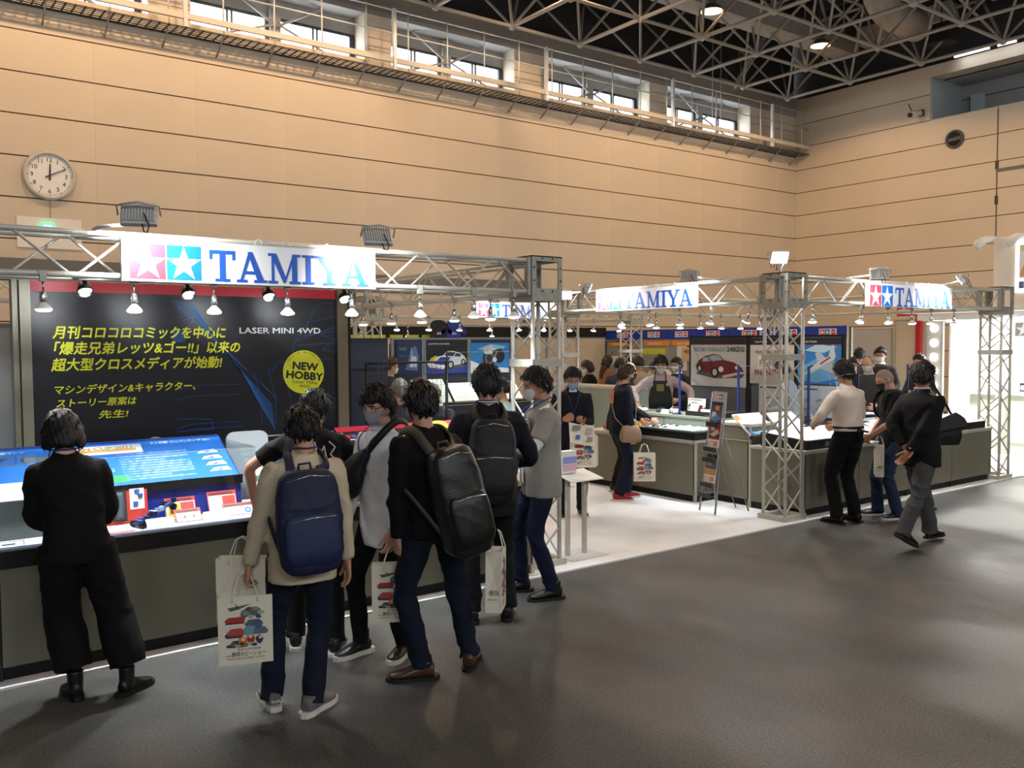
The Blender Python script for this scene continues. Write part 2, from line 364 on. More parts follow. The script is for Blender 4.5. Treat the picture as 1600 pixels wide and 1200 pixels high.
for i in NX:
    for j in NY:
        q = (2.0 * i + 1, 2.0 * j - 1, 10.5)
        share('node', nd, sf, Matrix.Translation(q))
        if i < 10: share('top_chord', ut, sf, pose(q, (q[0] + 2, q[1], 10.5)))
        if j < 8: share('top_chord', ut, sf, pose(q, (q[0], q[1] + 2, 10.5)))
for i in range(20):     # purlins under the roof deck
    MB().box((4 + i, 2, 11.6), (4.12 + i, 17.2, 11.8)).build('purlin', DARKG, sf)
for y in (16.0,): MB().tube((2, y, 9.0), (6, y, 9.0), .045, None, 6).build('bottom_chord', STEEL, sf)
# --- service walkway, ducts, stair, strip lights
sw = empty('service_walkway', 'long brown steel walkway hung between the roof trusses', 'walkway', (0, 0, 0))
MB().box((9, 14.3, 9.95), (22.9, 14.9, 10.05)).build('deck', STEEL, sw)
for y in (14.3, 14.88): MB().box((9, y, 10.05), (22.9, y + .03, 10.3)).build('side_rail', STEEL, sw)
for i in range(8): MB().tube((10 + 1.8 * i, 14.6, 10.3), (10 + 1.8 * i, 14.6, 12.1), .02, STEEL, 5).build('hanger', None, sw)
DUCT = mat('duct_sheet', (.42, .38, .33), .55, .1, noise=.06, nscale=3)
du = empty('round_duct', 'big round air duct elbow among the roof trusses', 'duct', (0, 0, 0))
arc = [(20.9 + .9 * math.cos(R(a)), 12.1, 10.85 + .9 * math.sin(R(a))) for a in range(-180, -80, 12)]
MB().path([(20.0, 12.1, 12.1)] + arc + [(22.0, 12.1, 9.96)], .36, DUCT, 14).build('duct_body', None, du)
MB().path([(20.0, 12.1, 11.0), (20.0, 12.1, 11.07)], .40, DUCT, 14).build('flange', None, du); MB().path([(21.9, 12.1, 9.96), (22.0, 12.1, 9.96)], .40, DUCT, 14).build('flange', None, du)
for k, (x, y) in enumerate(((22.3, 9.2), (23.0, 13.0))):
    t = empty('square_duct', ['pale square duct run above the right wall strip light', 'short grey square duct near the hall corner'][k], 'duct', (x, y, 10.2))
    MB().box((-.25, -1.3, 0), (.25, 1.3, .45)).build('duct_body', DUCT, t); MB().box((-.28, -.05, -.03), (.28, .05, .48)).build('flange', DUCT, t)
sp = MB().box((22.2, 11.4, 9.5), (22.75, 12.0, 9.95)).build('roof_speaker', BLACK_M, None, label='black box loudspeaker hung beside the round duct', cat='loudspeaker')
MB().tube((22.4, 11.7, 9.95), (22.4, 11.7, 12.2), .02, BLACK_M, 5).build('hanger', None, sp)
st = empty('access_stair', 'pale steel stair climbing from the window catwalk into the roof', 'stair', (0, 0, 0))
A = Vector((19.9, 16.2, 9.12)); B = Vector((20.6, 15.4, 10.9)); d = B - A
sv = Vector((.62, .5, 0)).normalized() * .42
WS = mat('pale_grey_steel', (.45, .45, .43), .5, .2)
for k in (0, 1):
    P = A + sv * k; Q = B + sv * k
    MB().path([P - Vector((.7, 0, 0)) * (1 - k), P, Q], .06, WS, 4).build('stringer', None, st)
for k in range(8):
    P = A + d * (k / 7.5); m = MB(); m.add([(P - d * .045)[:], (P - d * .045 + sv)[:], (P + d * .03 + sv)[:], (P + d * .03)[:]], [(0, 1, 2, 3)], WS)
    m.tube(P[:], (P + sv)[:], .02, WS, 5); m.build('tread', None, st)
for dx in (.0, .35): MB().tube((19.3 + dx, 16.5, 7.9), (19.3 + dx, 16.5, 11.5), .012, WS, 5).build('stair_hanger', None, st)
for k, (y0, y1) in enumerate(((11.0, 11.95), (10.35, 10.85))):
    t = empty('strip_light', ['longer lit fluorescent tube on top of right wall', 'shorter lit fluorescent tube at right picture edge'][k], 'light', (23.55, y0, 9.46))
    MB().box((-.06, 0, -.02), (.06, y1 - y0, .04)).build('housing', DARKG, t)
    MB().box((.06, .1, -.03), (.26, .16, .0)).build('bracket', DARKG, t); MB().tube((-.03, .03, -.05), (-.03, y1 - y0 - .03, -.05), .028, mat('lit_tube', '#eef4ff', .5, emit=2.5), 8).build('tube', None, t)
    lamp('AREA', 'strip_light_lamp', (23.4, (y0 + y1) / 2, 9.36), 1.2, COOL, .9, target=(24.4, 11, 8.6), sizey=.1).parent = None
# --- high bay lamps: two in view, the rest of their grid over the hall
def high_bay(loc, label=None, grp=None, p=195):
    t = empty('high_bay_lamp', label, 'lamp', loc, group=grp)
    MB().lathe([(.26, 0), (.24, .06), (.15, .15), (.09, .19)], CHROME, 20, cap=False).build('reflector', None, t)
    MB().lathe([(.09, .19), (.1, .21), (.1, .36), (.03, .38)], DARKG, 12).build('ballast', None, t)
    MB().lathe([(.23, .0), (.235, .02), (.12, .06)], mat('lit_sodium', (1, .63, .30), .5, emit=2.6), 20).build('lens', None, t)
    MB().tube((0, 0, .38), (0, 0, 2.6), .012, DARKG, 5).build('cord', None, t)
    lamp('SPOT', 'high_bay_light', (loc[0], loc[1], 8.86), p, WARM, .16, target=(loc[0], loc[1], 0), spot=164, blend=.25)
    return t
high_bay((16.1, 13.8, 9.55), 'glowing high bay lamp hanging nearer the windows', 'high bay lamps under the roof')
high_bay((20.37, 13.83, 9.6), 'glowing high bay lamp hanging nearer the hall corner', 'high bay lamps under the roof')
for x, y in ((11.8, 13.8), (7.5, 13.8), (3.2, 13.8), (-1.1, 13.8), (19.4, 8.0), (12.0, 5.5), (5, 3), (19, 1)):
    t = lamp('SPOT', 'high_bay_light', (x, y, 9.5 if y > 13 else 8.86), 330 if y > 13 else 205, WARM, .16, target=(x, y, 0), spot=164, blend=.25)
# --- small things on the walls
ck = empty('wall_clock', 'round white wall clock with black hands high on the beige wall', 'clock', (2.78, YW - .02, 4.86))
ck.rotation_euler = (R(90), 0, 0)
MB().lathe([(.41, 0), (.42, .03), (.40, .075), (.36, .08), (.36, .05)], mat('clock_rim', (.52, .50, .45), .35), 40, cap=False).build('rim', None, ck)
MB().lathe([(.37, .045), (.0001, .047)], mat('clock_face', (.80, .80, .77), .5), 40, cap=False).build('face', None, ck)
for h in range(1, 13):
    a = R(90 - 30 * h); text(ck, str(h), Matrix.Translation((.265 * math.cos(a) - .035 - (.025 if h > 9 else 0), .265 * math.sin(a) - .035, .05)), .105, BLACK, name='numeral')
mk = MB()
for h in range(60):
    a = R(6 * h); r0, r1 = (.325, .345) if h % 5 else (.322, .35); ww = .003 if h % 5 else .006
    c, s_ = math.cos(a), math.sin(a); mk.prism([(r0 * c - ww * s_, r0 * s_ + ww * c), (r1 * c - ww * s_, r1 * s_ + ww * c), (r1 * c + ww * s_, r1 * s_ - ww * c), (r0 * c + ww * s_, r0 * s_ - ww * c)], .048, .05, BLACK)
mk.build('minute_marks', None, ck, kind='stuff')
for nm, ang, l, ww, z in (('hour_hand', 3, .20, .018, .056), ('minute_hand', 63, .30, .011, .062)):
    a = R(90 - ang); c, s_ = math.cos(a), math.sin(a)
    MB().prism([(-.08 * c - ww * s_, -.08 * s_ + ww * c), (l * c - ww * .5 * s_, l * s_ + ww * .5 * c), (l * c + ww * .5 * s_, l * s_ - ww * .5 * c), (-.08 * c + ww * s_, -.08 * s_ - ww * c)], z, z + .004, BLACK).build(nm, None, ck)
MB().tube((0, -.40, .01), (0, -.72, .005), .004, DARKG, 5).build('cable', None, ck)
sc = empty('security_camera', 'small camera on a curved bracket beside the right wall recess', 'camera', (XW, 12.95, 8.2))
MB().box((-.06, -.09, -.09), (0, .09, .09)).build('mount', DARKG, sc)
MB().path([(-.05, 0, .02), (-.2, .02, -.02), (-.3, .1, .02), (-.33, .18, .2), (-.3, .2, .25)], .018, mat('bracket_brown', (.2, .14, .08), .5), 6).build('arm', None, sc)
MB().path([(-.08, 0, 0), (-.4, .08, -.08)], .09, mat('camera_cream', (.6, .56, .5), .4), 10).build('housing', None, sc)
MB().path([(-.4, .08, -.08), (-.46, .1, -.1)], .06, BLACK, 10).build('lens', None, sc)
vt = empty('round_vent', 'black round vent with a tilted blade on the right wall', 'vent', (0, 0, 0), M=Matrix.Translation((XW - .01, 12.01, 7.32)) @ Matrix.Rotation(R(-90), 4, 'Y'))
MB().lathe([(.23, 0), (.25, .02), (.24, .05), (.19, .05), (.18, .01)], DARKG, 28, cap=False).build('rim', None, vt)
MB().lathe([(.19, .008), (.0001, .01)], BLACK_M, 24, cap=False).build('opening', None, vt)
MB().prism([(-.03, -.17), (.06, -.16), (.03, .17), (-.06, .16)], .02, .035, DARKG).build('blade', None, vt)
# ============================================================= TRUSS FRAME AND LAMPS
ub = mesh_of(MB().tube((0, 0, 0), (0, 0, 1), .0095, None, 6, caps=False), 'brace', ALU)
uc = mesh_of(MB().tube((0, 0, 0), (0, 0, 1), .019, None, 8), 'chord', ALU)
W_ = .33
def ring(par, z, h=.065, m=ALU, w=W_, name='collar'):
    t = .02; mb = MB()
    mb.box((0, 0, z), (w, t, z + h)).box((0, w - t, z), (w, w, z + h)).box((0, t, z), (t, w - t, z + h)).box((w - t, t, z), (w, w - t, z + h))
    return mb.build(name, m, par)
def tower(x, y, label, grp='truss towers of the booths', rise=.272, cube=True):
    t = empty('truss_tower', label, 'tower', (x, y, .014), group=grp); c = .024; w = W_
    for i in (c, w - c):
        for j in (c, w - c): share('chord', uc, t, pose((i, j, .02), (i, j, 2.32)))
    def seg(z0, z1, k0):
        n = max(1, round((z1 - z0) / rise)); r = (z1 - z0) / n
        for f, (p, q) in enumerate((((c, c), (w - c, c)), ((w - c, w - c), (c, w - c)), ((w - c, c), (w - c, w - c)), ((c, w - c), (c, c)))):
            for i in range(n):
                a, b = (p, q) if (i + k0 + f) % 2 == 0 else (q, p)
                share('brace', ub, t, pose((a[0], a[1], z0 + i * r + .01), (b[0], b[1], z0 + (i + 1) * r - .01)))
    seg(.06, 1.73, 0); seg(1.80, 2.30, 1)
    MB().box((-.03, -.01, 0), (w + .03, .045, .05)).box((-.03, w - .045, 0), (w + .03, w + .01, .05)).box((-.03, .045, 0), (.02, w - .045, .05)).box((w - .02, .045, 0), (w + .03, w - .045, .05)).build('base_frame', ALU, t)
    ring(t, 1.73); ring(t, 2.29, .06, ALU_D)
    if cube:
        z0, z1 = 2.35, 2.67; b = .045; mb = MB(); tk = .012
        for (u0, u1, v0, v1) in ((0, w, z0, z0 + b), (0, w, z1 - b, z1), (0, b, z0 + b, z1 - b), (w - b, w, z0 + b, z1 - b)):
            mb.box((u0, 0, v0), (u1, tk, v1)); mb.box((u0, w - tk, v0), (u1, w, v1))
            mb.box((0, max(u0, tk), v0), (tk, min(u1, w - tk), v1)); mb.box((w - tk, max(u0, tk), v0), (w, min(u1, w - tk), v1))
        mb.box((0, 0, z1 - .01), (w, b, z1)); mb.box((0, w - b, z1 - .01), (w, w, z1)); mb.box((0, b, z1 - .01), (b, w - b, z1)); mb.box((w - b, b, z1 - .01), (w, w - b, z1))
        mb.build('corner_block', ALU_D, t)
        bl = MB()
        for u in (.11, .22):
            for v in (z0 + .022, z1 - .022): bl.tube((u, .001, v), (u, -.004, v), .008, BLACK_M, 6); bl.tube((.001, u, v), (-.004, u, v), .008, BLACK_M, 6)
            for v in (.022, w - .022): bl.tube((v, .001, z0 + u), (v, -.004, z0 + u), .008, BLACK_M, 6); bl.tube((.001, v, z0 + u), (-.004, v, z0 + u), .008, BLACK_M, 6)
        bl.build('bolt_holes', None, t, kind='stuff')
    return t
def beam(p, q, label, grp='truss beams over the booths', half=.345, zc=2.51, hh=.29):
    p = Vector((p[0], p[1], 0)); q = Vector((q[0], q[1], 0)); L = (q - p).length; d = (q - p).normalized(); s = Vector((-d.y, d.x, 0))
    t = empty('truss_beam', label, 'truss', group=grp, M=Matrix(((d.x, s.x, 0, p.x), (d.y, s.y, 0, p.y), (0, 0, 1, zc), (0, 0, 0, 1))))
    h = hh / 2 - .015
    for y in (-h, h):
        for z in (-h, h): share('chord', uc, t, pose((0, y, z), (L, y, z)))
    n = max(2, round(L / half)); r = L / n
    for i in range(n):
        a, b = i * r + .02, (i + 1) * r - .02
        for k, (fa, fb) in enumerate((((-h, -h), (-h, h)), ((h, -h), (h, h)), ((h, h), (-h, h)), ((h, -h), (-h, -h)))):
            u, v = (fa, fb) if (i + (k == 1) * 1) % 2 == 0 else (fb, fa)
            if k > 1 and i % 2: continue
            share('brace', ub, t, pose((a, u[0], u[1]), (b, v[0], v[1])))
    for x in (0, L - .03):
        mb = MB(); e = h + .03
        mb.box((x, -e, -e), (x + .03, e, -e + .05)).box((x, -e, e - .05), (x + .03, e, e)).box((x, -e, -e + .05), (x + .03, -e + .05, e - .05)).box((x, e - .05, -e + .05), (x + .03, e, e - .05))
        mb.build('end_plate', ALU_D, t)
    return t
tower(4.58, 5.85, 'truss tower with open corner block, right of the nearest sign')
tower(7.93, 5.75, 'truss tower with a bright floodlight on top, beside the leaflet rack')
tower(12.68, 5.70, 'truss tower farthest right, in front of the white booth')
tower(7.93, 9.45, 'truss tower behind the man in the grey polo shirt')
tower(4.58, 9.45, 'truss tower behind the tall navy box, nearer of that pair')
tower(6.32, 12.3, 'truss tower at the left end of the farther booth row')
tower(12.05, 12.3, 'truss tower in front of the blue header boards')
tower(12.68, 9.45, 'rear truss tower of the right booth, behind the glasses man')
beam((-4.5, 6.015), (4.57, 6.015), 'nearest truss beam, carrying the large left sign')
beam((8.27, 5.915), (12.67, 5.865), 'front truss beam of the right booth, carrying the rightmost sign')
beam((8.095, 9.44), (8.095, 6.09), 'truss beam over the white aisle, carrying the middle sign')
beam((4.745, 6.19), (4.745, 9.44), 'truss beam running back from the nearest tower')
beam((8.27, 9.615), (12.67, 9.615), 'rear truss beam of the right booth')
beam((.62, 9.615), (4.57, 9.615), 'rear truss beam of the left booth, above the big banner')
beam((6.66, 12.465), (12.04, 12.465), 'truss beam of the farther booth row, carrying the small distant sign')
beam((12.845, 6.04), (12.845, 9.44), 'side truss beam at the right end of the right booth')
beam((6.485, 12.64), (6.485, 15.9), 'truss beam running back at the left of the farther booths')
beam((12.215, 12.64), (12.215, 15.9), 'truss beam running back at the right of the farther booths')
beam((.445, 6.19), (.445, 9.44), 'side truss beam at the left end of the left booth')
# --- hanging lamps
LK = {}
def spot_proto(kind):
    if kind in LK: return LK[kind]
    if kind == 'silver':
        a = MB().box((-.018, -.018, -.045), (.018, .018, .0)).box((-.025, -.012, 0), (.025, .012, .022))
        b = MB().tube((0, 0, -.045), (0, 0, -.105), .006, None, 6)
        c = MB().lathe([(.011, -.10), (.017, -.115), (.022, -.15), (.019, -.165), (.014, -.17)], None, 12)
        d = MB().lathe([(.014, -.168), (.024, -.178), (.044, -.2), (.046, -.21)], None, 16, cap=False)
        e = MB().lathe([(.046, -.208), (.044, -.216), (.03, -.222), (.008, -.224)], None, 16)
        LK[kind] = [('clamp', mesh_of(a, 'clamp', ALU_D)), ('stem', mesh_of(b, 'stem', CHROME)), ('socket', mesh_of(c, 'socket', CHROME)), ('reflector', mesh_of(d, 'reflector', WHITE)), ('bulb', mesh_of(e, 'bulb', BULB))]
    else:
        a = MB().box((-.015, -.015, -.035), (.015, .015, .02)); b = MB().lathe([(.012, -.03), (.03, -.045), (.047, -.09), (.05, -.12), (.046, -.12), (.04, -.09)], None, 16, cap=False)
        c = MB().lathe([(.03, -.088), (.04, -.092), (.0005, -.097)], None, 12)
        LK[kind] = [('clamp', mesh_of(a, 'clamp', BLACK)), ('shade', mesh_of(b, 'shade', BLACK)), ('bulb', mesh_of(c, 'bulb', BULB))]
    return LK[kind]
def spot(x, y, z, label, grp, kind='silver', tilt=0, az=0, power=0, cone=95, tgt=None):
    M = Matrix.Translation((x, y, z)) @ Matrix.Rotation(R(az), 4, 'Z')
    t = empty('hanging_spotlight' if kind == 'silver' else 'cone_spotlight', label, 'spotlight', group=grp, M=M)
    for nm, me in spot_proto(kind):
        if nm in ('clamp', 'stem'): share(nm, me, t, Matrix())
        else: share(nm, me, t, Matrix.Translation((0, 0, -.08)) @ Matrix.Rotation(R(tilt), 4, 'Y') @ Matrix.Translation((0, 0, .08)))
    if power:
        tip = M @ (Matrix.Translation((0, 0, -.08)) @ Matrix.Rotation(R(tilt), 4, 'Y') @ Matrix.Translation((0, 0, .08))) @ Vector((0, 0, -.235 if kind == 'silver' else -.13))
        l = bpy.data.lights.new('spotlight_beam', 'SPOT'); l.energy = power; l.color = COOL; l.shadow_soft_size = .035; l.spot_size = R(cone); l.spot_blend = .7
        o = bpy.data.objects.new('spotlight_beam', l); COL.objects.link(o); o.location = tip
        d = Vector(tgt) - tip if tgt else (M.to_3x3() @ Matrix.Rotation(R(tilt), 3, 'Y') @ Vector((0, 0, -1)))
        o.rotation_euler = d.to_track_quat('-Z', 'Y').to_euler()
G1 = 'bulb spotlights under the nearest beam'
for k, x in enumerate((.91, 1.42, 1.92, 2.43, 2.92)):
    spot(x, 5.87, 2.375, ['lit bulb spotlight at the left end over the big banner', 'lit bulb spotlight left of centre over the banner', 'lit bulb spotlight right of centre over the banner', 'lit bulb spotlight over the banner lettering at its right', 'lit bulb spotlight just right of the big banner'][k], G1, power=60.8)
for k, x in enumerate((3.5, 4.0, 4.4)): spot(x, 5.87, 2.375, ['lit bulb spotlight on the nearest beam, above the tall navy box', 'lit bulb spotlight on the nearest beam, second left of its tower', 'lit bulb spotlight on the nearest beam, next to its tower'][k], G1, power=22.4) if k != 3 else None
for k, (x, tx) in enumerate(((1.2, 1.15), (1.85, 1.85), (2.42, 2.45), (3.02, 3.05))):
    spot(x, 6.2, 2.40, 'black cone spotlight %s, shining on the banner' % ['above the banner at its left', 'under the sign, left of centre', 'under the sign, near its lettering end', 'at the right corner of the banner'][k], 'black cone spotlights over the banner', 'black', 35, 90, power=25.6, cone=70, tgt=(tx, 6.99, 2.36))
for k, y in enumerate((6.5, 7.1, 7.7, 8.33, 8.98)):
    spot(4.61, y, 2.375, 'lit bulb spotlight, %s along the beam behind the nearest tower' % ['first', 'second', 'third', 'fourth', 'last'][k], 'bulb spotlights along the beam behind the tower', power=19.2)
for k, x in enumerate((2.4, 3.0, 3.6, 4.2)):
    spot(x, 9.5, 2.375, 'lit bulb spotlight on the rear beam, %s behind the banner' % ['leftmost', 'second', 'third', 'rightmost'][k], 'bulb spotlights on the left rear beam', power=12.8)
TL = [22, 8, 0, -14, -25]
for k, y in enumerate((8.63, 8.07, 7.54, 7.03, 6.47)):
    spot(8.23, y, 2.375, 'lit bulb spotlight under the middle sign beam, %s from the rear' % ['first', 'second', 'third', 'fourth', 'fifth'][k], 'bulb spotlights under the middle beam', tilt=TL[k], az=90, power=25.6)
for k, x in enumerate((8.71, 9.7, 10.26, 10.82, 11.31, 11.9)):
    spot(x, 5.98, 2.375, 'lit bulb spotlight under the right front beam, %s from its tower' % ['first', 'second', 'third', 'fourth', 'fifth', 'sixth'][k], 'bulb spotlights under the right front beam', tilt=[0, 18, 12, -10, 5, 0][k], az=[0, 0, 60, 0, 0, 0][k], power=32)
for k, x in enumerate((9.1, 9.81, 10.34, 10.81, 11.32, 11.8, 12.3)):
    spot(x, 9.47, 2.375, 'lit bulb spotlight under the right rear beam, number %s from the left' % ['one', 'two', 'three', 'four', 'five', 'six', 'seven'][k], 'bulb spotlights under the right rear beam', power=14.4)
for k in range(9):
    spot(6.9 + .6 * k, 12.3, 2.375, 'small lit bulb spotlight, %s along the farther beam' % ['first', 'second', 'third', 'fourth', 'fifth', 'sixth', 'seventh', 'eighth', 'ninth'][k], 'bulb spotlights on the farther beam', tilt=[0, 10, -10][k % 3], az=40 * k, power=14.4)
for k in range(6):
    spot(6.6 + 1.0 * k, 14.9, 2.30, 'tiny lit bulb spotlight near the black fascia, %s from the left' % ['first', 'second', 'third', 'fourth', 'fifth', 'sixth'][k], 'bulb spotlights far back by the fascia', power=11.2)
MB().box((6.3, 14.88, 2.31), (12.4, 14.92, 2.35)).build('light_rail', ALU, label='thin aluminium rail holding the farthest small spotlights', cat='rail')
# --- sign boards
LOGO_R, LOGO_B, LET_B = '#e0394a', '#0a6fc8', '#1552b0'
def slab(ch):
    """Slab serif capitals as overlapping bars in a unit-high cell; returns polygons and width."""
    if ch == 'T': return [rect(.02, .88, .88, 1), rect(.02, .70, .12, .9), rect(.78, .70, .88, .9), rect(.35, 0, .55, 1), rect(.2, 0, .7, .09)], .92
    if ch == 'A': return [[(.09, .05), (.19, .05), (.52, 1), (.40, 1)], [(.36, 1), (.53, 1), (.94, .05), (.70, .05)], rect(.25, .27, .76, .37), rect(-.02, 0, .34, .09), rect(.58, 0, 1.04, .09)], 1.06
    if ch == 'M': return [rect(.12, .05, .22, .95), rect(.86, .05, 1.06, .95), [(.10, .95), (.32, .95), (.66, .15), (.55, .02)], [(.55, .02), (.62, .02), (.98, .95), (.88, .95)], rect(0, .91, .3, 1), rect(.88, .91, 1.18, 1), rect(0, 0, .34, .09), rect(.76, 0, 1.18, .09)], 1.22
    if ch == 'I': return [rect(.13, 0, .33, 1), rect(0, .91, .46, 1), rect(0, 0, .46, .09)], .5
    if ch == 'Y': return [[(.06, .95), (.30, .95), (.60, .42), (.42, .42)], [(.80, .95), (.92, .95), (.62, .42), (.52, .44)], rect(.41, 0, .61, .46), rect(-.04, .91, .38, 1), rect(.68, .91, 1.04, 1), rect(.26, 0, .76, .09)], 1.0
def slab_word(wd, h, m, width=None):
    x = 0; polys = []
    for ch in wd:
        ps, w = slab(ch); polys += [[(px + x, py) for px, py in p] for p in ps]; x += w + .02
    sx = (width / x) if width else h
    mb = MB()
    for i, p in enumerate(polys): mb.prism([(px * sx, py * h) for px, py in p], 0, .0016 + .00003 * i, m)
    return mb
def logo(par, M, s, frame=False, red=LOGO_R, blue=LOGO_B):
    it = [(red, rect(0, 0, s, s)), (blue, rect(s * 1.0, 0, s * 2.0, s)), ('#f4f5f6', star(.5 * s, .46 * s, .52 * s)), ('#f4f5f6', star(1.5 * s, .46 * s, .52 * s)), ('#f4f5f6', rect(s * .985, 0, s * 1.015, s))]
    if frame: it = [('#f4f5f6', rect(-.1 * s, -.1 * s, 2.1 * s, 1.1 * s))] + it
    return flat(it, .0008).build('star_emblem', None, par, M)
SIGN_W = mat('sign_white', (.80, .81, .84), .45)
def sign(o, xd, w, label, h=.26, k=1):
    M = basis(o, xd, (Vector(xd).cross(Vector((0, 0, 1)))))
    t = empty('sign_board', label, 'sign', M=M, group='white sign boards with blue lettering')
    MB().box((0, 0, -.03), (w, h, 0)).build('board', SIGN_W, t)
    MB().box((-.004, -.006, -.034), (w + .004, 0, .002)).box((-.004, h, -.034), (w + .004, h + .006, .002)).build('edge_trim', ALU, t)
    s = .22 * w / 1.75 if k else .2; y0 = (h - s) / 2 - .01
    logo(t, Matrix.Translation((.045, y0, .001)), s)
    slab_word('TAMIYA', s * .93, pc(LET_B), w - 2 * s - .045 - .06 - .04).build('lettering', None, t, Matrix.Translation((.045 + 2 * s + .05, y0, .001)))
    for cx in (.85, 1.05, 1.35):
        MB().path([(cx, h, -.02), (cx + .01, h + .035, -.02), (cx + .03, h + .045, -.02), (cx + .05, h + .03, -.02), (cx + .055, h, -.02)], .004, WCABLE, 5).build('cable_tie', None, t)
    return t
sign((1.34, 5.82, 2.355), (1, 0, 0), 1.75, 'nearest and largest white sign board with blue lettering, left of the first tower')
sign((7.90, 8.72, 2.36), (0, -1, 0), 1.74, 'white sign board over the white aisle, between the two middle towers')
sign((9.36, 5.70, 2.355), (1, 0, 0), 1.93, 'rightmost white sign board, left of the farthest right tower')
sign((8.4, 12.26, 2.39), (1, 0, 0), 1.75, 'small distant white sign board seen through the nearest tower')
# --- LED floodlights
def flood(loc, tgt, label, power=25, grp='led floodlights over the signs', arm=None, color=(.96, .98, 1), cone=120, glow=16):
    d = (Vector(tgt) - Vector(loc)).normalized(); xx = d.cross(Vector((0, 0, 1))).normalized()
    M = basis(loc, xx, d); t = empty('floodlight', label, 'floodlight', M=M, group=grp)
    b = MB().bbox((-.10, -.07, -.035), (.10, .07, 0), .012, mat('cast_white', (.62, .62, .60), .45)); b.build('housing', None, t)
    f = mesh_of(MB().box((0, -.055, -.05), (.006, .055, -.035)), 'fin', mat('cast_white', 0))
    for i in range(11): share('cooling_fin', f, t, Matrix.Translation((-.085 + .0165 * i, 0, 0)))
    MB().box((-.088, -.058, 0), (.088, .058, .004)).build('lens', mat('lit_led', '#f4f9ff', .5, emit=glow), t)
    MB().path([(-.115, 0, -.01), (-.115, -.02, -.08), (0, -.03, -.11), (.115, -.02, -.08), (.115, 0, -.01)], .007, ALU, 5).build('yoke', None, t)
    if arm: MB().path([M.inverted() @ Vector(p) for p in arm], .011, WHITE, 6).build('arm', None, t)
    MB().path([(.02, .07, -.03), (.03, .12, -.03), (.05, .13, -.04), (.06, .09, -.05), (.03, .02, -.07)], .004, CABLE, 5).build('cable', None, t)
    o = lamp('SPOT', 'floodlight_beam', (Vector(loc) + d * .03)[:], power, color, .05, target=tgt, spot=cone, blend=.6)
    return t
flood((1.36, 5.45, 2.70), (1.50, 5.82, 2.52), 'floodlight at the upper left corner of the nearest sign', 55, arm=[(1.33, 5.52, 2.66), (1.2, 5.75, 2.66), (1.2, 5.9, 2.66)])
flood((2.92, 5.47, 2.68), (3.0, 5.82, 2.46), 'floodlight at the upper right corner of the nearest sign', 55, arm=[(2.95, 5.52, 2.68), (3.1, 5.7, 2.66), (3.2, 5.9, 2.66)])
flood((7.60, 8.55, 2.64), (7.90, 8.45, 2.5), 'floodlight at the left end of the middle sign', 50, arm=[(7.63, 8.57, 2.64), (7.8, 8.8, 2.66), (7.95, 8.85, 2.66)])
flood((7.58, 6.80, 2.68), (7.90, 7.0, 2.46), 'grey backed floodlight at the right end of the middle sign', 30, arm=[(7.6, 6.75, 2.68), (7.8, 6.7, 2.66), (7.97, 6.7, 2.66)])
flood((9.12, 5.42, 2.68), (9.5, 5.70, 2.50), 'floodlight at the left end of the rightmost sign', 30, arm=[(9.1, 5.48, 2.68), (9.1, 5.7, 2.67), (9.1, 5.8, 2.66)])
flood((10.95, 5.42, 2.68), (10.9, 5.70, 2.48), 'floodlight at the right end of the rightmost sign', 60, arm=[(11.0, 5.48, 2.68), (11.2, 5.7, 2.67), (11.2, 5.8, 2.66)])
flood((8.55, 11.95, 2.68), (8.75, 12.26, 2.5), 'floodlight at the left end of the distant sign', 22, arm=[(8.5, 12.0, 2.68), (8.4, 12.3, 2.66)])
flood((9.9, 11.95, 2.66), (9.85, 12.26, 2.5), 'floodlight at the right end of the distant sign', 22, arm=[(9.95, 12.0, 2.66), (10.1, 12.3, 2.66)])
flood((7.86, 5.80, 2.83), (5.5, 1.5, .3), 'blazing floodlight on top of the tower, facing the visitors', 60, grp=None, arm=[(7.93, 5.87, 2.82), (8.0, 5.9, 2.68)], cone=150, glow=60)
flood((8.14, 5.95, 2.82), (11.5, 2.2, .6), 'floodlight on top of the tower, turned away to the right', 30, grp=None, arm=[(8.1, 5.95, 2.8), (8.08, 5.95, 2.67)], cone=140)
flood((7.9, 9.35, 2.60), (6.5, 7.0, .8), 'bright floodlight on the tower behind the grey polo shirt', 18, grp=None, arm=[(7.95, 9.44, 2.6), (7.97, 9.5, 2.6)], glow=30)
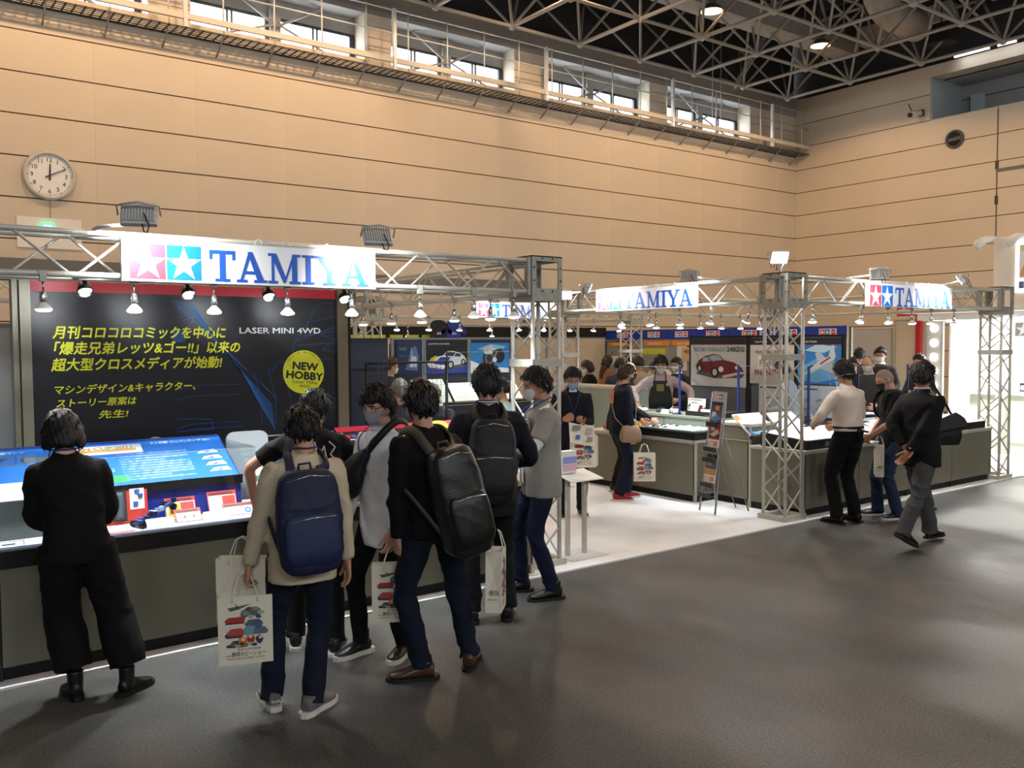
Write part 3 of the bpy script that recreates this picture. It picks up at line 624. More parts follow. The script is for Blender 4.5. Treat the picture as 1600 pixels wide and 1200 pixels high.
# ============================================================= COUNTERS, PANELS, EXHIBITS
OLIVE = mat('olive_panel', '#7d7a69', .38, .15, noise=.04, nscale=2)
SAGE = mat('sage_panel', '#8f9c90', .5)
GREYP = mat('grey_panel', '#8a8f92', .55)
NAVY = mat('navy_panel', '#232a3c', .55)
SLATE = mat('slate_panel', '#5b6068', .6)
WTOP = mat('white_board', '#f1f2f0', .5)
def yM(x, y, z): return basis((x, y, z), (1, 0, 0), (0, -1, 0))          # upright sheet facing -Y
def xM(x, y, z): return basis((x, y, z), (0, -1, 0), (-1, 0, 0))         # upright sheet facing -X
SEAM = mat('seam_black', '#141414', .6)
def counter(o, xd, n, uw, depth, h, label, face=OLIVE, top=ALU, black=0, grp='booth counters', band=0, sides=True):
    """Run of n counter panels of width uw along xd from o; body goes to the left of xd."""
    xd = Vector(xd); M = Matrix(((xd.x, -xd.y, 0, o[0]), (xd.y, xd.x, 0, o[1]), (0, 0, 1, .014), (0, 0, 0, 1)))
    t = empty('display_counter', label, 'counter', M=M, group=grp); L = n * uw; h -= .014
    MB().box((.01, .03, 0), (L - .01, depth - .03, .075)).build('plinth', BLACK_M, t)
    MB().box((.03, .03, .075), (L - .03, depth - .03, h - .03)).build('carcass', BLACK_M, t)
    bt = h - .03 - band
    for i in range(n):
        MB().box((i * uw + (.022 if i == 0 else .007), 0, .08), ((i + 1) * uw - (.022 if i == n - 1 else .007), .028, bt)).build('front_panel', face, t)
        if band: MB().box((i * uw + .022, -.004, bt + .006), ((i + 1) * uw - .022, .028, h - .036)).build('front_panel', top if top is not ALU else face, t)
    for i in range(n + 1):
        for y in ((0,) if 0 < i < n else (0, depth - .03)):
            MB().box((i * uw - .007 if 0 < i < n else (0 if i == 0 else L - .036), y + (.012 if 0 < i < n else 0), .0), (i * uw + .007 if 0 < i < n else (.036 if i == 0 else L), y + .03, h - .03)).build('post', ALU if i in (0, n) else SEAM, t)
    MB().box((.0, .03, .08), (.022, depth - .03, h - .03)).box((L - .022, .03, .08), (L, depth - .03, h - .03)).build('end_panels', face, t, kind='stuff')
    MB().box((-.004, -.012, h - .03 - black), (L + .004, depth, h)).build('worktop', BLACK if black else top, t)
    MB().box((0, -.006, bt - .012), (L, 0, bt)).build('edge_rail', ALU, t)
    return t
def plank(name, label, cat, M, w, h, t, m, parent=None, **k): return MB().box((0, 0, -t), (w, h, 0)).build(name, m, parent, M, label=label, cat=cat, **k)
counter((-3.28, 5.76), (1, 0), 4, 1.95, 1.14, .77, 'long olive counter with a thick black edge under the banner', black=.07)
counter((8.31, 5.80), (1, 0), 4, 1.083, .74, .74, 'olive counter facing the visitors at the right booth')
counter((9.0, 6.56), (1, 0), 3, 1.2, .42, .74, 'rear olive counter carrying the model jets in the right booth')
counter((8.05, 9.10), (0, -1), 2, .99, .50, .76, 'low olive counter jutting into the white aisle behind the leaflet rack')
counter((8.56, 9.12), (0, -1), 2, 1.0, .5, 1.0, 'tall pale green counter behind the low black display table', face=SAGE, top=SAGE)
counter((8.36, 7.10), (0, -1), 1, .54, .5, .98, 'olive side counter with a pale upper band beside the leaflet rack', band=.16)
counter((9.5, 11.6), (0, -1), 2, .98, .5, 1.25, 'high grey green counter behind the red shoed visitor', face=SAGE)
counter((6.9, 12.35), (1, 0), 5, .98, .6, .95, 'dark navy counter under the racing car poster', face=NAVY, top=BLACK)
counter((10.6, 7.45), (1, 0), 2, 1.0, .5, 1.0, 'pale green counter behind the clear screens at the right booth', face=SAGE, top=SAGE)
# --- wall panels of the booths
def shell(name, label, cat, M, w, h, t, m, frame=ALU_D, **k):
    o = empty(name, label, cat, M=M, **k)
    MB().box((.02, 0, -t), (w - .02, h, 0)).build('panel', m, o)
    for x in (0, w - .035): MB().box((x, 0, -t - .008), (x + .035, h + .004, .008)).build('post', frame, o)
    MB().box((.035, h - .03, -t - .004), (w - .035, h, .004)).build('top_rail', frame, o)
    return o
BNAVY = mat('banner_print', '#070b16', .35, noise=.25, nscale=1.2)
bn = empty('banner_wall', 'big dark blue banner with a red top stripe and yellow Japanese lettering', 'banner', M=yM(1.0, 7.0, 0))
# local coordinates: x = world X - 1, y = world z
MB().box((0, .75, -.03), (2.33, 2.335, 0)).build('banner_sheet', BNAVY, bn)
MB().box((0, 2.335, -.03), (2.33, 2.41, .001)).build('top_stripe', mat('banner_red', '#c3202f', .4), bn)
MB().box((-.07, 0, -.06), (-.002, 2.41, .03)).build('side_post', OLIVE, bn); MB().box((-.112, 0, -.12), (-.075, 2.41, .0)).build('side_return', OLIVE, bn)
MB().box((2.332, 0, -.06), (2.43, 2.41, .03)).build('side_post', mat('post_brown', '#6e6552', .5, .2), bn)
MB().box((2.44, 0, -.06), (2.46, 2.41, .02)).build('edge_strip', BLACK_M, bn)
wf = MB(); WFB = pc('#1f6cc0', .6); WFD = pc('#17488c', .6)
def line(mb, pts, w, m, z=.0008):
    for (a, b), (c, d) in zip(pts, pts[1:]):
        L = math.hypot(c - a, d - b) or 1; nx, ny = -(d - b) / L * w / 2, (c - a) / L * w / 2
        mb.prism([(a + nx, b + ny), (c + nx, d + ny), (c - nx, d - ny), (a - nx, b - ny)], .0002, z, m)
for k in range(9):     # wire drawing of a model car behind the lettering
    f = k / 8
    line(wf, [(.96 + .1 * f, 2.05 + .24 * (1 - f) ** .5), (1.12 + .02 * f, 2.27 - .10 * f), (1.36 + .1 * f, 1.89 - .1 * f), (1.75 + .02 * f, 1.45 - .2 * f)], .004, WFB)
for k in range(12): line(wf, [(1.0 + .06 * k, 2.24 - .055 * k), (1.13 + .06 * k, 2.16 - .06 * k)], .003, WFB)
for k in range(7):
    line(wf, [(.97, 1.98 + .012 * k), (1.06, 1.98 + .012 * k)], .003, WFB); line(wf, [(.975 + .013 * k, 1.97), (.975 + .013 * k, 2.07)], .003, WFB)
for ys in (1.6, 1.52, 1.3, 1.26): line(wf, [(.98, ys), (1.1, ys + .03), (1.5, ys + .03)], .003, WFD)
for pts in ([(1.75, 1.72), (1.8, 1.80), (2.0, 1.83), (2.3, 1.82)], [(1.85, 1.80), (1.92, 1.42)], [(2.33, 2.30), (2.2, 2.30), (2.05, 2.10), (1.95, 1.95), (1.92, 1.80)], [(2.33, 2.18), (2.1, 2.14)], [(2.33, 2.06), (2.03, 2.02)],
            [(2.33, 1.96), (1.97, 1.94)], [(2.14, 2.28), (2.06, 2.08), (2.33, 1.98)], [(1.98, 1.98), (2.33, 2.10)], [(2.2, 1.90), (2.33, 2.0), (2.33, 1.88), (2.2, 1.90)], [(1.6, 1.72), (1.66, 1.5), (1.66, 1.3)], [(1.72, 1.76), (1.78, 1.5), (1.78, 1.3)],
            [(2.2, 1.5), (2.33, 1.48)], [(2.2, 1.42), (2.33, 1.4)], [(.98, 1.38), (1.25, 1.36), (1.26, 1.28), (.98, 1.28)]): line(wf, pts, .004, WFD)
wf.build('wire_drawing', None, bn, kind='stuff')
YEL = pc('#dfe321', .45)
def bt(s, x, y, w, size, m=YEL, bold=.026, shear=.18, par=bn, z=.0016): return text(par, s, Matrix.Translation((x, y, z)), size, m, width=w, bold=bold, shear=shear)
bt('月刊コロコロコミックを中心に', .135, 2.008, 1.245, .098); bt('「爆走兄弟レッツ&ゴー!!」以来の', .08, 1.893, 1.35, .098); bt('超大型クロスメディアが始動!', .12, 1.775, 1.225, .098)
bt('マシンデザイン&キャラクター、', .125, 1.605, .99, .072, bold=.018); bt('ストーリー原案は', .14, 1.51, .545, .066, bold=.018); bt('先生!', .42, 1.417, .21, .064, bold=.018)
bt('LASER MINI 4WD', 1.482, 2.04, .70, .066, pc('#e9edf2'), .015, 0)
nb = flat([('#d9dc1e', [(2.03 + .183 * math.cos(a), 1.715 + .183 * math.sin(a)) for a in [2 * PI * i / 40 for i in range(40)]])], .003).build('round_badge', None, bn)
for s, x, y, w, sz, sh in (('NEW', 1.925, 1.745, .23, .088, -6), ('HOBBY', 1.868, 1.672, .33, .088, -6), ('Laser MiNi', 1.925, 1.628, .22, .038, -6), ('4WD', 1.985, 1.588, .1, .036, -6)):
    text(nb, s, Matrix.Translation((x, y, .005)) @ Matrix.Rotation(R(sh), 4, 'Z'), sz, BLACK, width=w, bold=.045 if sz > .05 else 0)
for k, s in enumerate('TAMIYA INC. NEW HOBBY INC.'):
    a = R(150 - k * 4.9); text(nb, s, Matrix.Translation((2.03 + .158 * math.cos(a), 1.715 + .158 * math.sin(a), .005)) @ Matrix.Rotation(a - PI / 2, 4, 'Z'), .02, BLACK) if s != ' ' else None
MB().box((.40, 1.12, 0), (.73, 1.235, .004)).build('yellow_plate', pc('#c9ba2a'), bn); MB().prism([(.82 + .07 * math.cos(R(t)), 1.19 + .06 * math.sin(R(t))) for t in range(0, 360, 20)], 0, .004).build('yellow_roundel', pc('#c9ba2a'), bn)
for k in range(4): MB().box((.405 + .08 * k, 1.125, .004), (.475 + .08 * k, 1.228, .006)).build('yellow_letter_block', pc('#b5a41e'), bn)
# panels left of the banner and the navy box
shell('partition_board', 'pale grey partition panel at the left picture edge', 'panel', yM(-1.35, 7.6, 0), 2.335, 2.12, .04, mat('pale_blue_grey', '#d6dde2', .5))
nv = MB(); nv.box((0, 0, -.35), (.40, 1.985, 0)); o = nv.build('navy_display_box', NAVY, None, yM(3.46, 7.05, .014), label='tall plain navy box standing right of the banner', cat='box')
# mesh screen on posts beside the navy box
ms = empty('wire_mesh_screen', 'black wire mesh screen on posts right of the navy box', 'screen', M=yM(3.55, 6.87, .77))
MB().tube((0, 0, 0), (0, 1.02, 0), .012, BLACK, 6).build('post', None, ms); MB().tube((.82, 0, 0), (.82, 1.02, 0), .014, BLACK, 6).build('post', None, ms)
MB().tube((0, 1.01, 0), (.84, 1.01, 0), .01, BLACK, 6).build('top_rail', None, ms)
g = MB()
for i in range(18): g.tube((.0475 * i, .2, 0), (.0475 * i, 1.0, 0), .0018, BLACK, 4)
for i in range(9): g.tube((0, .2 + .1 * i, 0), (.82, .2 + .1 * i, 0), .0018, BLACK, 4)
g.build('mesh', None, ms, kind='stuff')
# --- posters with painted cars and aircraft (flat prints)
def car2d(cx, cy, s, body, glass='#9db7c4', dark='#17181c', flip=1, trim='#c9ccd0'):
    P = lambda pts: [(cx + flip * x * s * 1.08, cy + y * s * .86) for x, y in pts]
    return [('#55585c', P([(-.52, -.17), (-.1, -.26), (.5, -.24), (.56, -.16), (.2, -.1), (-.4, -.1)])),
            (body, P([(-.5, .02), (-.44, .13), (-.30, .22), (-.12, .27), (.02, .25), (.12, .14), (.34, .09), (.50, -.02), (.54, -.10), (.46, -.19), (.15, -.23), (-.12, -.16), (-.40, -.10), (-.5, -.06)])),
            (glass, P([(-.22, .21), (-.10, .245), (.01, .235), (.09, .14), (-.14, .11)])), (glass, P([(-.34, .18), (-.24, .205), (-.17, .11), (-.36, .10)])),
            (dark, P([(-.08 + .09 * math.cos(R(t)), -.13 + .12 * math.sin(R(t))) for t in range(0, 360, 24)])), (trim, P([(-.08 + .05 * math.cos(R(t)), -.13 + .075 * math.sin(R(t))) for t in range(0, 360, 24)])),
            (dark, P([(-.42 + .06 * math.cos(R(t)), -.05 + .09 * math.sin(R(t))) for t in range(0, 360, 24)])), (trim, P([(-.42 + .03 * math.cos(R(t)), -.05 + .055 * math.sin(R(t))) for t in range(0, 360, 24)])),
            (trim, P([(.08, -.2), (.5, -.1), (.53, -.14), (.12, -.25)])), ('#e8edf0', P([(.06 + .055 * math.cos(R(t)), -.06 + .06 * math.sin(R(t))) for t in range(0, 360, 30)])), ('#e8edf0', P([(.40 + .04 * math.cos(R(t)), -.02 + .04 * math.sin(R(t))) for t in range(0, 360, 30)])),
            ('#d9632a', P([(.22, -.22), (.32, -.19), (.32, -.22), (.24, -.25)]))]
def jet2d(cx, cy, s, a=25, body='#d5dade', acc='#b03038'):
    c, n = math.cos(R(a)), math.sin(R(a)); P = lambda pts: [(cx + (x * c - y * n) * s, cy + (x * n + y * c) * s) for x, y in pts]
    return [(body, P([(-.52, -.01), (-.3, .06), (.1, .09), (.42, .06), (.5, 0), (.40, -.07), (0, -.09), (-.34, -.06)])), ('#b4bcc4', P([(-.05, -.05), (.25, -.36), (.40, -.38), (.28, -.05)])),
            ('#c4ccd2', P([(-.02, .07), (.02, .30), (.14, .30), (.22, .07)])), (body, P([(.28, .04), (.48, .26), (.56, .25), (.48, .02)])), (acc, P([(.02, .03), (.34, .05), (.34, .01), (.02, -.01)])), ('#39424c', P([(-.36, .05), (-.24, .10), (-.12, .085), (-.2, .05)])), (acc, P([(.34, -.3), (.40, -.38), (.44, -.34)]))]
def moto2d(cx, cy, s):
    P = lambda pts: [(cx + x * s, cy + y * s) for x, y in pts]; C = lambda x, y, r, n=16: P([(x + r * math.cos(2 * PI * i / n), y + r * math.sin(2 * PI * i / n)) for i in range(n)])
    return [('#1b1e22', C(-.1, -.05, .28)), ('#5f666c', C(-.1, -.05, .2)), ('#1b1e22', C(-.1, -.05, .12)), ('#16181b', C(.32, .02, .24)), ('#dfe4e8', P([(-.3, .1), (-.36, .3), (-.1, .38), (.2, .3), (.1, .1)])), ('#c8ced3', C(-.22, .28, .11)), ('#d8dee2', C(-.02, .33, .08)), ('#262a2e', P([(.0, .2), (.4, .3), (.5, .15), (.1, 0)])), ('#7b858c', P([(.05, 0), (.2, .2), (.26, .18), (.14, -.05)])), ('#e3e8ec', C(.12, -.1, .09))]
def poster(M, w, h, bg, items, label, head=None, texts=(), foot=None, grp=None):
    t = empty('poster', label, 'poster', M=M, group=grp)
    its = [(bg, rect(0, 0, w, h))] + ([(foot, rect(0, 0, w, h * .25))] if foot else []) + items + ([('#14161b', rect(0, h - .085, w, h)), ('#a3283a', rect(0, h - .092, w, h - .085))] if head else [])
    flat(its, .0015).build('print', None, t)
    for s, x, y, ww, sz, c, b in texts: text(t, s, Matrix.Translation((x, y, .0085)), sz, pc(c), width=ww, bold=b)
    if head: text(t, head, Matrix.Translation((.09, h - .06, .0085)), .04, pc('#e9ecef'), bold=.01)
    return t
shell('poster_board', 'grey panel carrying the maroon sports car poster', 'panel', xM(10.34, 9.27, .014), 1.11, 2.02, .04, SLATE, BLACK_M)
shell('poster_board', 'grey panel carrying the white poster with red lettering', 'panel', xM(10.34, 8.14, .014), .80, 2.02, .04, SLATE, BLACK_M)
shell('poster_board', 'grey panel carrying the blue jet poster', 'panel', xM(10.34, 7.34, .014), .72, 2.02, .04, SLATE, BLACK_M)
poster(xM(10.325, 9.23, 1.28), 1.05, .715, '#c9cdcf', car2d(.54, .30, .80, '#6e1f27') + [('#b4b7b9', [(.02, .12), (.25, .02), (.12, .02), (.02, .08)])], 'poster of a maroon sports car under the heading 240ZG', 'Scale Models', (('NISSAN FAIRLADY', .05, .52, .62, .10, '#8ea4b2', .015), ('240ZG', .70, .52, .32, .10, '#4a535b', .03)))
poster(xM(10.325, 8.11, 1.35), .74, .64, '#dcdad2', [('#f5f5f2', rect(.14, .22, .50, .40))], 'pale poster with red and black lettering behind the tower', 'Scale Models', (('McDONNELL DOUGLAS', .1, .43, .56, .06, '#3a3d42', .01), ('F-4B', .16, .25, .30, .13, '#9aa2a8', .03), ('PHANTOM II', .08, .12, .58, .11, '#b8343c', .02)), foot='#c9c8c2')
poster(xM(10.325, 7.31, 1.37), .66, .62, '#2f7fc4', [('#6fb1e0', [(0, .2), (.3, .35), (.66, .3), (.66, .1), (.3, .02), (0, .05)]), ('#bfe2f4', [(.1, .45), (.3, .54), (.6, .5), (.4, .42)])] + jet2d(.34, .26, .56, 28), 'poster of a white jet flying in a blue sky', 'Scale Models')
for k, (x, w) in enumerate(((7.22, .62), (7.85, .93), (8.78, .96))): shell('poster_board', ['dark panel with the misty blue poster', 'dark panel with the racing car poster', 'dark panel with the motorcycle poster'][k], 'panel', yM(x, 13.05, .014), w, 2.03, .04, NAVY, GREYP)
poster(yM(7.30, 13.035, 1.43) @ Matrix.Scale(1.444, 4), .34, .38, '#1c2f55', [('#5877a8', [(.12, .05), (.2, .3), (.26, .33), (.3, .2), (.28, .04)]), ('#c9d3de', [(.17, .08), (.2, .22), (.27, .2), (.27, .08)]), ('#8fa9c9', [(.18, .2), (.2, .33), (.22, .2)])], 'dark blue poster with a pale misty figure, leftmost of the three', texts=(('2020', .03, .28, .1, .05, '#8fa9c9', 0), ('3 in 1', .03, .2, .1, .05, '#6f8bb0', 0)))
poster(yM(7.88, 13.035, 1.42) @ Matrix.Scale(1.444, 4), .59, .40, '#0d1018', car2d(.30, .16, .50, '#e8ecf2', '#22262e', '#0b0c10', -1) + [('#1d4f9e', [(.1, .12), (.2, .2), (.34, .2), (.28, .1)]), ('#d8c832', [(.05, .18), (.13, .22), (.15, .2), (.08, .15)]), ('#20242c', rect(.42, .28, .57, .295))], 'poster of a white and blue racing car on dark ground', texts=(('1:24 SPORTS CAR SERIES', .02, .35, .3, .028, '#e8ecf2', .01),), foot='#22409a')
poster(yM(8.80, 13.035, 1.41) @ Matrix.Scale(1.444, 4), .60, .375, '#1f86cf', [('#8fd3f0', [(.1, .3), (.3, .36), (.55, .33), (.4, .25)]), ('#e4e8ec', [(0, .16), (.2, .09), (.6, .05), (.6, 0), (0, 0)])] + moto2d(.32, .2, .36), 'poster of a green and white motorcycle on sky blue', texts=(('QUALITY', .04, .03, .2, .055, '#1d2b72', .03),))
# --- clear screens on blue posts
def screen(M, w, h, label, n=2, col='#1c2c66', grp='clear acrylic screens on the counters'):
    t = empty('acrylic_screen', label, 'screen', M=M, group=grp)
    for i in range(n):
        x = i * w / (n - 1); MB().box((x - .011, 0, -.011), (x + .011, h + .01, .011)).build('post', pc(col), t)
        MB().box((x - .03, 0, -.04), (x + .03, .006, .04)).build('foot', pc(col), t)
    MB().box((.015, .12, -.002), (w - .015, h, .002)).build('clear_sheet', GLASS, t)
    MB().box((.015, h - .003, -.003), (w - .015, h, .003)).build('sheet_edge', EDGE, t)
    return t
screen(xM(8.62, 8.9, 1.0), 1.0, .62, 'clear screen on dark blue posts in front of the man in the apron')
screen(xM(8.75, 7.05, .99), 1.0, .66, 'clear screen on dark blue posts behind the tower')
screen(yM(9.6, 6.95, .74), 1.3, .85, 'clear screen on dark blue posts behind the white shirted waiter')
screen(yM(11.2, 6.95, .74), 1.3, .85, 'clear screen on a dark post before the cream wall')
screen(yM(7.9, 12.4, .95), 1.3, .85, 'clear screen before the racing car poster', col='#3a4254')
# --- blue header boards, cream walls and the farther booths
for k in range(7):
    y1 = [16.2, 14.98, 14.12, 13.25, 12.3, 11.3, 10.35][k]; y0 = [14.985, 14.125, 13.255, 12.305, 11.305, 10.355, 9.55][k]
    t = shell('header_board', ['first blue header board from the left', 'second blue header board from the left', 'third blue header board, above the orange tag', 'fourth blue header board, above the white screen', 'fifth blue header board, right of the middle', 'sixth blue header board, behind the tower', 'last blue header board, at the right end'][k], 'header board', xM(15, y1, 0), y1 - y0, 2.235, .04, GREYP, ALU_D, group='blue header boards at the back')
    MB().box((.0, 2.01, 0), (y1 - y0, 2.235, .01)).build('blue_fascia', mat('header_blue', '#1c3ca8', .4), t)
    s = .10; lx = (y1 - y0) / 2 - .17
    it = [('#f4f5f6', rect(lx - .02, 2.055, lx + .36, 2.185)), (LOGO_R, rect(lx, 2.07, lx + .1, 2.17)), (LOGO_B, rect(lx + .11, 2.07, lx + .21, 2.17)), ('#f4f5f6', star(lx + .05, 2.115, .05)), ('#f4f5f6', star(lx + .16, 2.115, .05)), ('#d3344a', [(lx + .29 + .055 * math.cos(R(a)), 2.12 + .055 * math.sin(R(a))) for a in range(0, 360, 20)]), ('#f4f5f6', rect(lx + .235, 2.112, lx + .345, 2.128))]
    flat(it, .001).build('star_emblem', None, t, Matrix.Translation((0, 0, .011)))
    if k < 4:
        MB().bbox((.15, -.02, 1.86), (.95 if k else .8, 0, 1.97), .05).build('orange_tag', pc('#e8912c'), t, Matrix(((1, 0, 0, 0), (0, 0, 1, 0), (0, -1, 0, 0), (0, 0, 0, 1))))
        text(t, ['SHOP', 'OUTLET', 'NEW ITEM', 'SALE'][k], Matrix.Translation((.3, 1.885, .022)), .06, pc('#f8e6c0'), width=.4, bold=.02)
    if k == 1: MB().box((.05, 1.66, 0), (.8, 1.80, .01)).build('yellow_strip', pc('#c8cc3a'), t)
    if k == 2: MB().box((.3, 1.3, 0), (.6, 1.86, .012)).build('white_notice', pc('#dfe6ea'), t)
CREAMW = mat('cream_partition', '#c9bda6', .6)
for k, x in enumerate((7.4, 8.35, 9.3, 10.25, 11.2, 12.15, 13.1, 14.05)):
    t = shell('partition_board', 'cream partition panel under the black fascia, %s from the left' % ['first', 'second', 'third', 'fourth', 'fifth', 'sixth', 'seventh', 'eighth'][k], 'panel', yM(x, 16.2, 0), .95, 2.08, .04, CREAMW, GREYP, group='cream partition panels at the back')
MB().box((0, 2.08, -.06), (15.0 - 3.0, 2.31, .02)).build('black_fascia', BLACK_M, None, yM(3.0, 16.2, 0), label='long black fascia above the cream partitions', cat='fascia')
for k in range(4): shell('partition_board', 'dark partition panel behind the hanging goods, %s from the left' % ['first', 'second', 'third', 'fourth'][k], 'panel', yM(3.6 + .95 * k, 15.0, 0), .95, 2.1, .04, GREYP, BLACK_M, group='dark partition panels behind the goods')
for k, (x, w) in enumerate(((6.2, .3), (6.56, .34), (6.92, .4), (7.38, .28), (7.7, .28), (8.02, .24))):
    t = empty('price_shelf', 'yellow price strip with hanging bags, %s from the left' % ['first', 'second', 'third', 'fourth', 'fifth', 'sixth'][k], 'shelf', M=yM(x, 13.4, 0), group='yellow price strips with hanging goods')
    MB().box((0, 0, -.03), (w, 1.95, -.01)).build('back_board', pc('#4a4c4e'), t)
    MB().box((0, 1.98, 0), (w - .03, 2.1, .012)).build('price_strip', pc('#cfd64a'), t)
    for j in range(4): MB().box((.02 + j * (w - .06) / 4, 1.985, .012), (.05 + j * (w - .06) / 4, 1.998, .014)).build('price_mark', pc('#5a6010'), t)
    for j in range(3):
        for i in range(2): MB().box((.02 + i * w / 2, 1.2 + j * .24, 0), (w / 2 - .03 + i * w / 2, 1.4 + j * .24, .03)).build('hanging_bag', pc(['#b9b9b4', '#8d9296', '#a89f8c', '#3c4046'][(i + j + k) % 4]), t)
for k, (x, c) in enumerate(((8.3, '#14151a'), (8.62, '#1f3fae'))):   # shirts hung high
    t = empty('hanging_shirt', ['black shirt hung high by the fascia', 'blue shirt hung high by the fascia'][k], 'shirt', M=yM(x, 13.3, 1.98))
    MB().prism([(-.14, 0), (.14, 0), (.14, .22), (.24, .12), (.28, .18), (.12, .36), (.05, .38), (-.05, .38), (-.12, .36), (-.28, .18), (-.24, .12), (-.14, .22)], -.02, .02, pc(c)).build('shirt_body', None, t)
    logo(t, Matrix.Translation((-.05, .12, .021)), .05)
for k, (x, y, z) in enumerate(((15, 9.5, 0), (17, 10.9, 0), (17, 9.75, 0))):
    w, h, m = [(.05, 2.2, GREYP), (1.1, 2.2, mat('pale_lit_panel', '#b8b6b0', .5)), (.95, 2.37, CREAMW)][k]  # the middle one is a plain pale grey
    shell('partition_board', ['narrow grey panel ending the blue header row', 'pale partition panel right of the blue headers', 'cream partition panel left of the red column'][k], 'panel', xM(x, y, z), w, h, .04, m, ALU_D)
t = empty('red_column', 'slim red column beside the white disc panel', 'column', M=xM(16.8, 9.2, .014)); MB().box((0, 0, -.1), (.10, 2.62, 0)).build('shaft', mat('red_paint', '#b0222c', .4), t); MB().box((-.4, 2.42, -.1), (0, 2.68, -.02)).build('arm_panel', mat('red_paint', 0), t)
# --- the bright white booth at the right
WB = mat('booth_white', '#f2f3f0', .5)
t = shell('lamp_board', 'grey panel with a column of round white lamps', 'light panel', xM(16.5, 8.83, .014), .34, 2.34, .05, mat('disc_panel_grey', '#b9b7b0', .5), ALU_D)
for z in (2.165, 1.885, 1.615, 1.347, 1.08, .81): MB().lathe([(.075, 0), (.075, .02), (.0005, .022)], mat('lit_disc', '#fffdf6', .5, emit=3.2), 24).build('round_lamp', None, t, Matrix.Translation((.17, z, 0)))
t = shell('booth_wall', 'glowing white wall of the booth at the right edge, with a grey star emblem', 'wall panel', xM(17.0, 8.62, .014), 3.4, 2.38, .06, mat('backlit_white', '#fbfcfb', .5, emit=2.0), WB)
it = [('#9a9c9e', rect(1.2, 2.0, 1.5, 2.25)), ('#9a9c9e', rect(1.515, 2.0, 1.82, 2.25)), ('#fbfcfb', star(1.35, 2.115, .14)), ('#fbfcfb', star(1.67, 2.115, .14))]
flat(it, .002).build('grey_emblem', None, t, Matrix.Translation((0, 0, .001))); slab_word('TAMIYA', .2, pc('#9a9c9e')).build('lettering', None, t, Matrix.Translation((1.86, 2.02, .001)))
MB().box((0, 2.3, .5), (3.2, 2.42, 1.2)).build('canopy', WB, t)
for k in range(3): MB().lathe([(.0, 0), (.06, .0), (.06, .02)], BULB, 14).build('downlight', None, t, Matrix.Translation((.4 + k * .9, 2.29, .8)) @ Matrix.Rotation(R(90), 4, 'X'))
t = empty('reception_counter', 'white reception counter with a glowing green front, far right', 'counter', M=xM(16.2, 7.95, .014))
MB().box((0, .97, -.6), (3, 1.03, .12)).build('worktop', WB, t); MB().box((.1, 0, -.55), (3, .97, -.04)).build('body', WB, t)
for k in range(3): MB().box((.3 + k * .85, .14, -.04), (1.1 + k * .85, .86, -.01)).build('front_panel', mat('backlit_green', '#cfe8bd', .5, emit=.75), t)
for k, (x, c) in enumerate(((.75, '#d7dbe0'), (.95, '#2a2730'), (1.1, '#1d1e24'), (1.25, '#3d6fc4'))):
    t2 = empty('kit_box', ['pale kit box on the reception counter', 'dark maroon kit box on the reception counter', 'black kit box on the reception counter', 'blue and white kit box on the reception counter'][k], 'box', M=xM(16.25, 7.95 - x, 1.046), group='kit boxes on the reception counter')
    MB().box((0, 0, -.1), (.12, .15, 0)).build('carton', pc(c), t2); MB().box((.02, .03, 0), (.1, .11, .001)).build('print', pc('#e7e9ea'), t2)
t = empty('tall_light_tower', 'tall white tower of the far right booth with a framed picture', 'tower', M=xM(15.5, 7.13, .014))
MB().box((0, 2.45, -.6), (1.4, 3.66, 0)).build('tower_body', mat('tower_white', '#e6e0d6', .5), t); MB().box((0.05, 0, -.2), (.2, 2.45, -.05)).build('tower_leg', WB, t)
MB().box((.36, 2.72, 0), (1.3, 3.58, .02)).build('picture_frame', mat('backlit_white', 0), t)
flat([('#e9eef0', rect(.42, 2.95, 1.25, 3.5)), ('#d9a878', [(.42, 2.98), (.5, 3.2), (.6, 3.3), (.6, 2.98)]), ('#cfe3a0', rect(.42, 3.4, .6, 3.5)), ('#cf7a4a', [(.62, 3.0), (.7, 3.4), (.8, 3.4), (.8, 3.0)]), ('#5a6f9a', rect(.42, 2.78, .5, 2.9))], .002).build('picture', None, t, Matrix.Translation((0, 0, .021)))
for k in range(2): MB().path([(-.12 + .5 * k, 3.52, .35), (-.05 + .5 * k, 3.62, .2), (.05 + .5 * k, 3.66, 0)], [.09, .06, .02], WHITE, 8).build('picture_light', None, t)
MB().box((-1.6, 2.42, -.2), (1.6, 2.5, .15)).build('white_lintel', WB, t)
lamp('AREA', 'white_booth_light', (15.6, 6.9, 2.35), 150, (1, .98, .94), 2.2, target=(15.2, 6.4, 0), sizey=.5)
# --- model kits: boxes, cards, cars
def kit_box(M, w, h, d, art, label, side='#1b1c20', grp='kit boxes on display'):
    t = empty('kit_box', label, 'box', M=M, group=grp); MB().box((0, 0, -d), (w, h, 0)).build('carton', pc(side), t)
    flat(art, .0006).build('box_art', None, t, Matrix.Translation((0, 0, .0004))); return t
def card(M, w, h, label, art=(), bg='#f3f2ec', grp='white display cards', bord=None):
    t = empty('display_card', label, 'card', M=M, group=grp); MB().box((0, 0, -.002), (w, h, 0)).build('sheet', pc(bg), t)
    b = MB().add([(0, 0, -.002), (w, 0, -.002), (w, .0, -h * .5), (0, 0, -h * .5)], [(0, 1, 2, 3)], pc(bg)); b.build('foot', None, t)
    its = list(art)
    if bord: its = [(bord, rect(0, 0, w, h)), (bg, rect(.006, .006, w - .006, h - .03)), ('#5a2a26', rect(.012, h - .026, w - .02, h - .008))] + its
    if its: flat(its, .0004).build('print', None, t, Matrix.Translation((0, 0, .0003)))
    return t
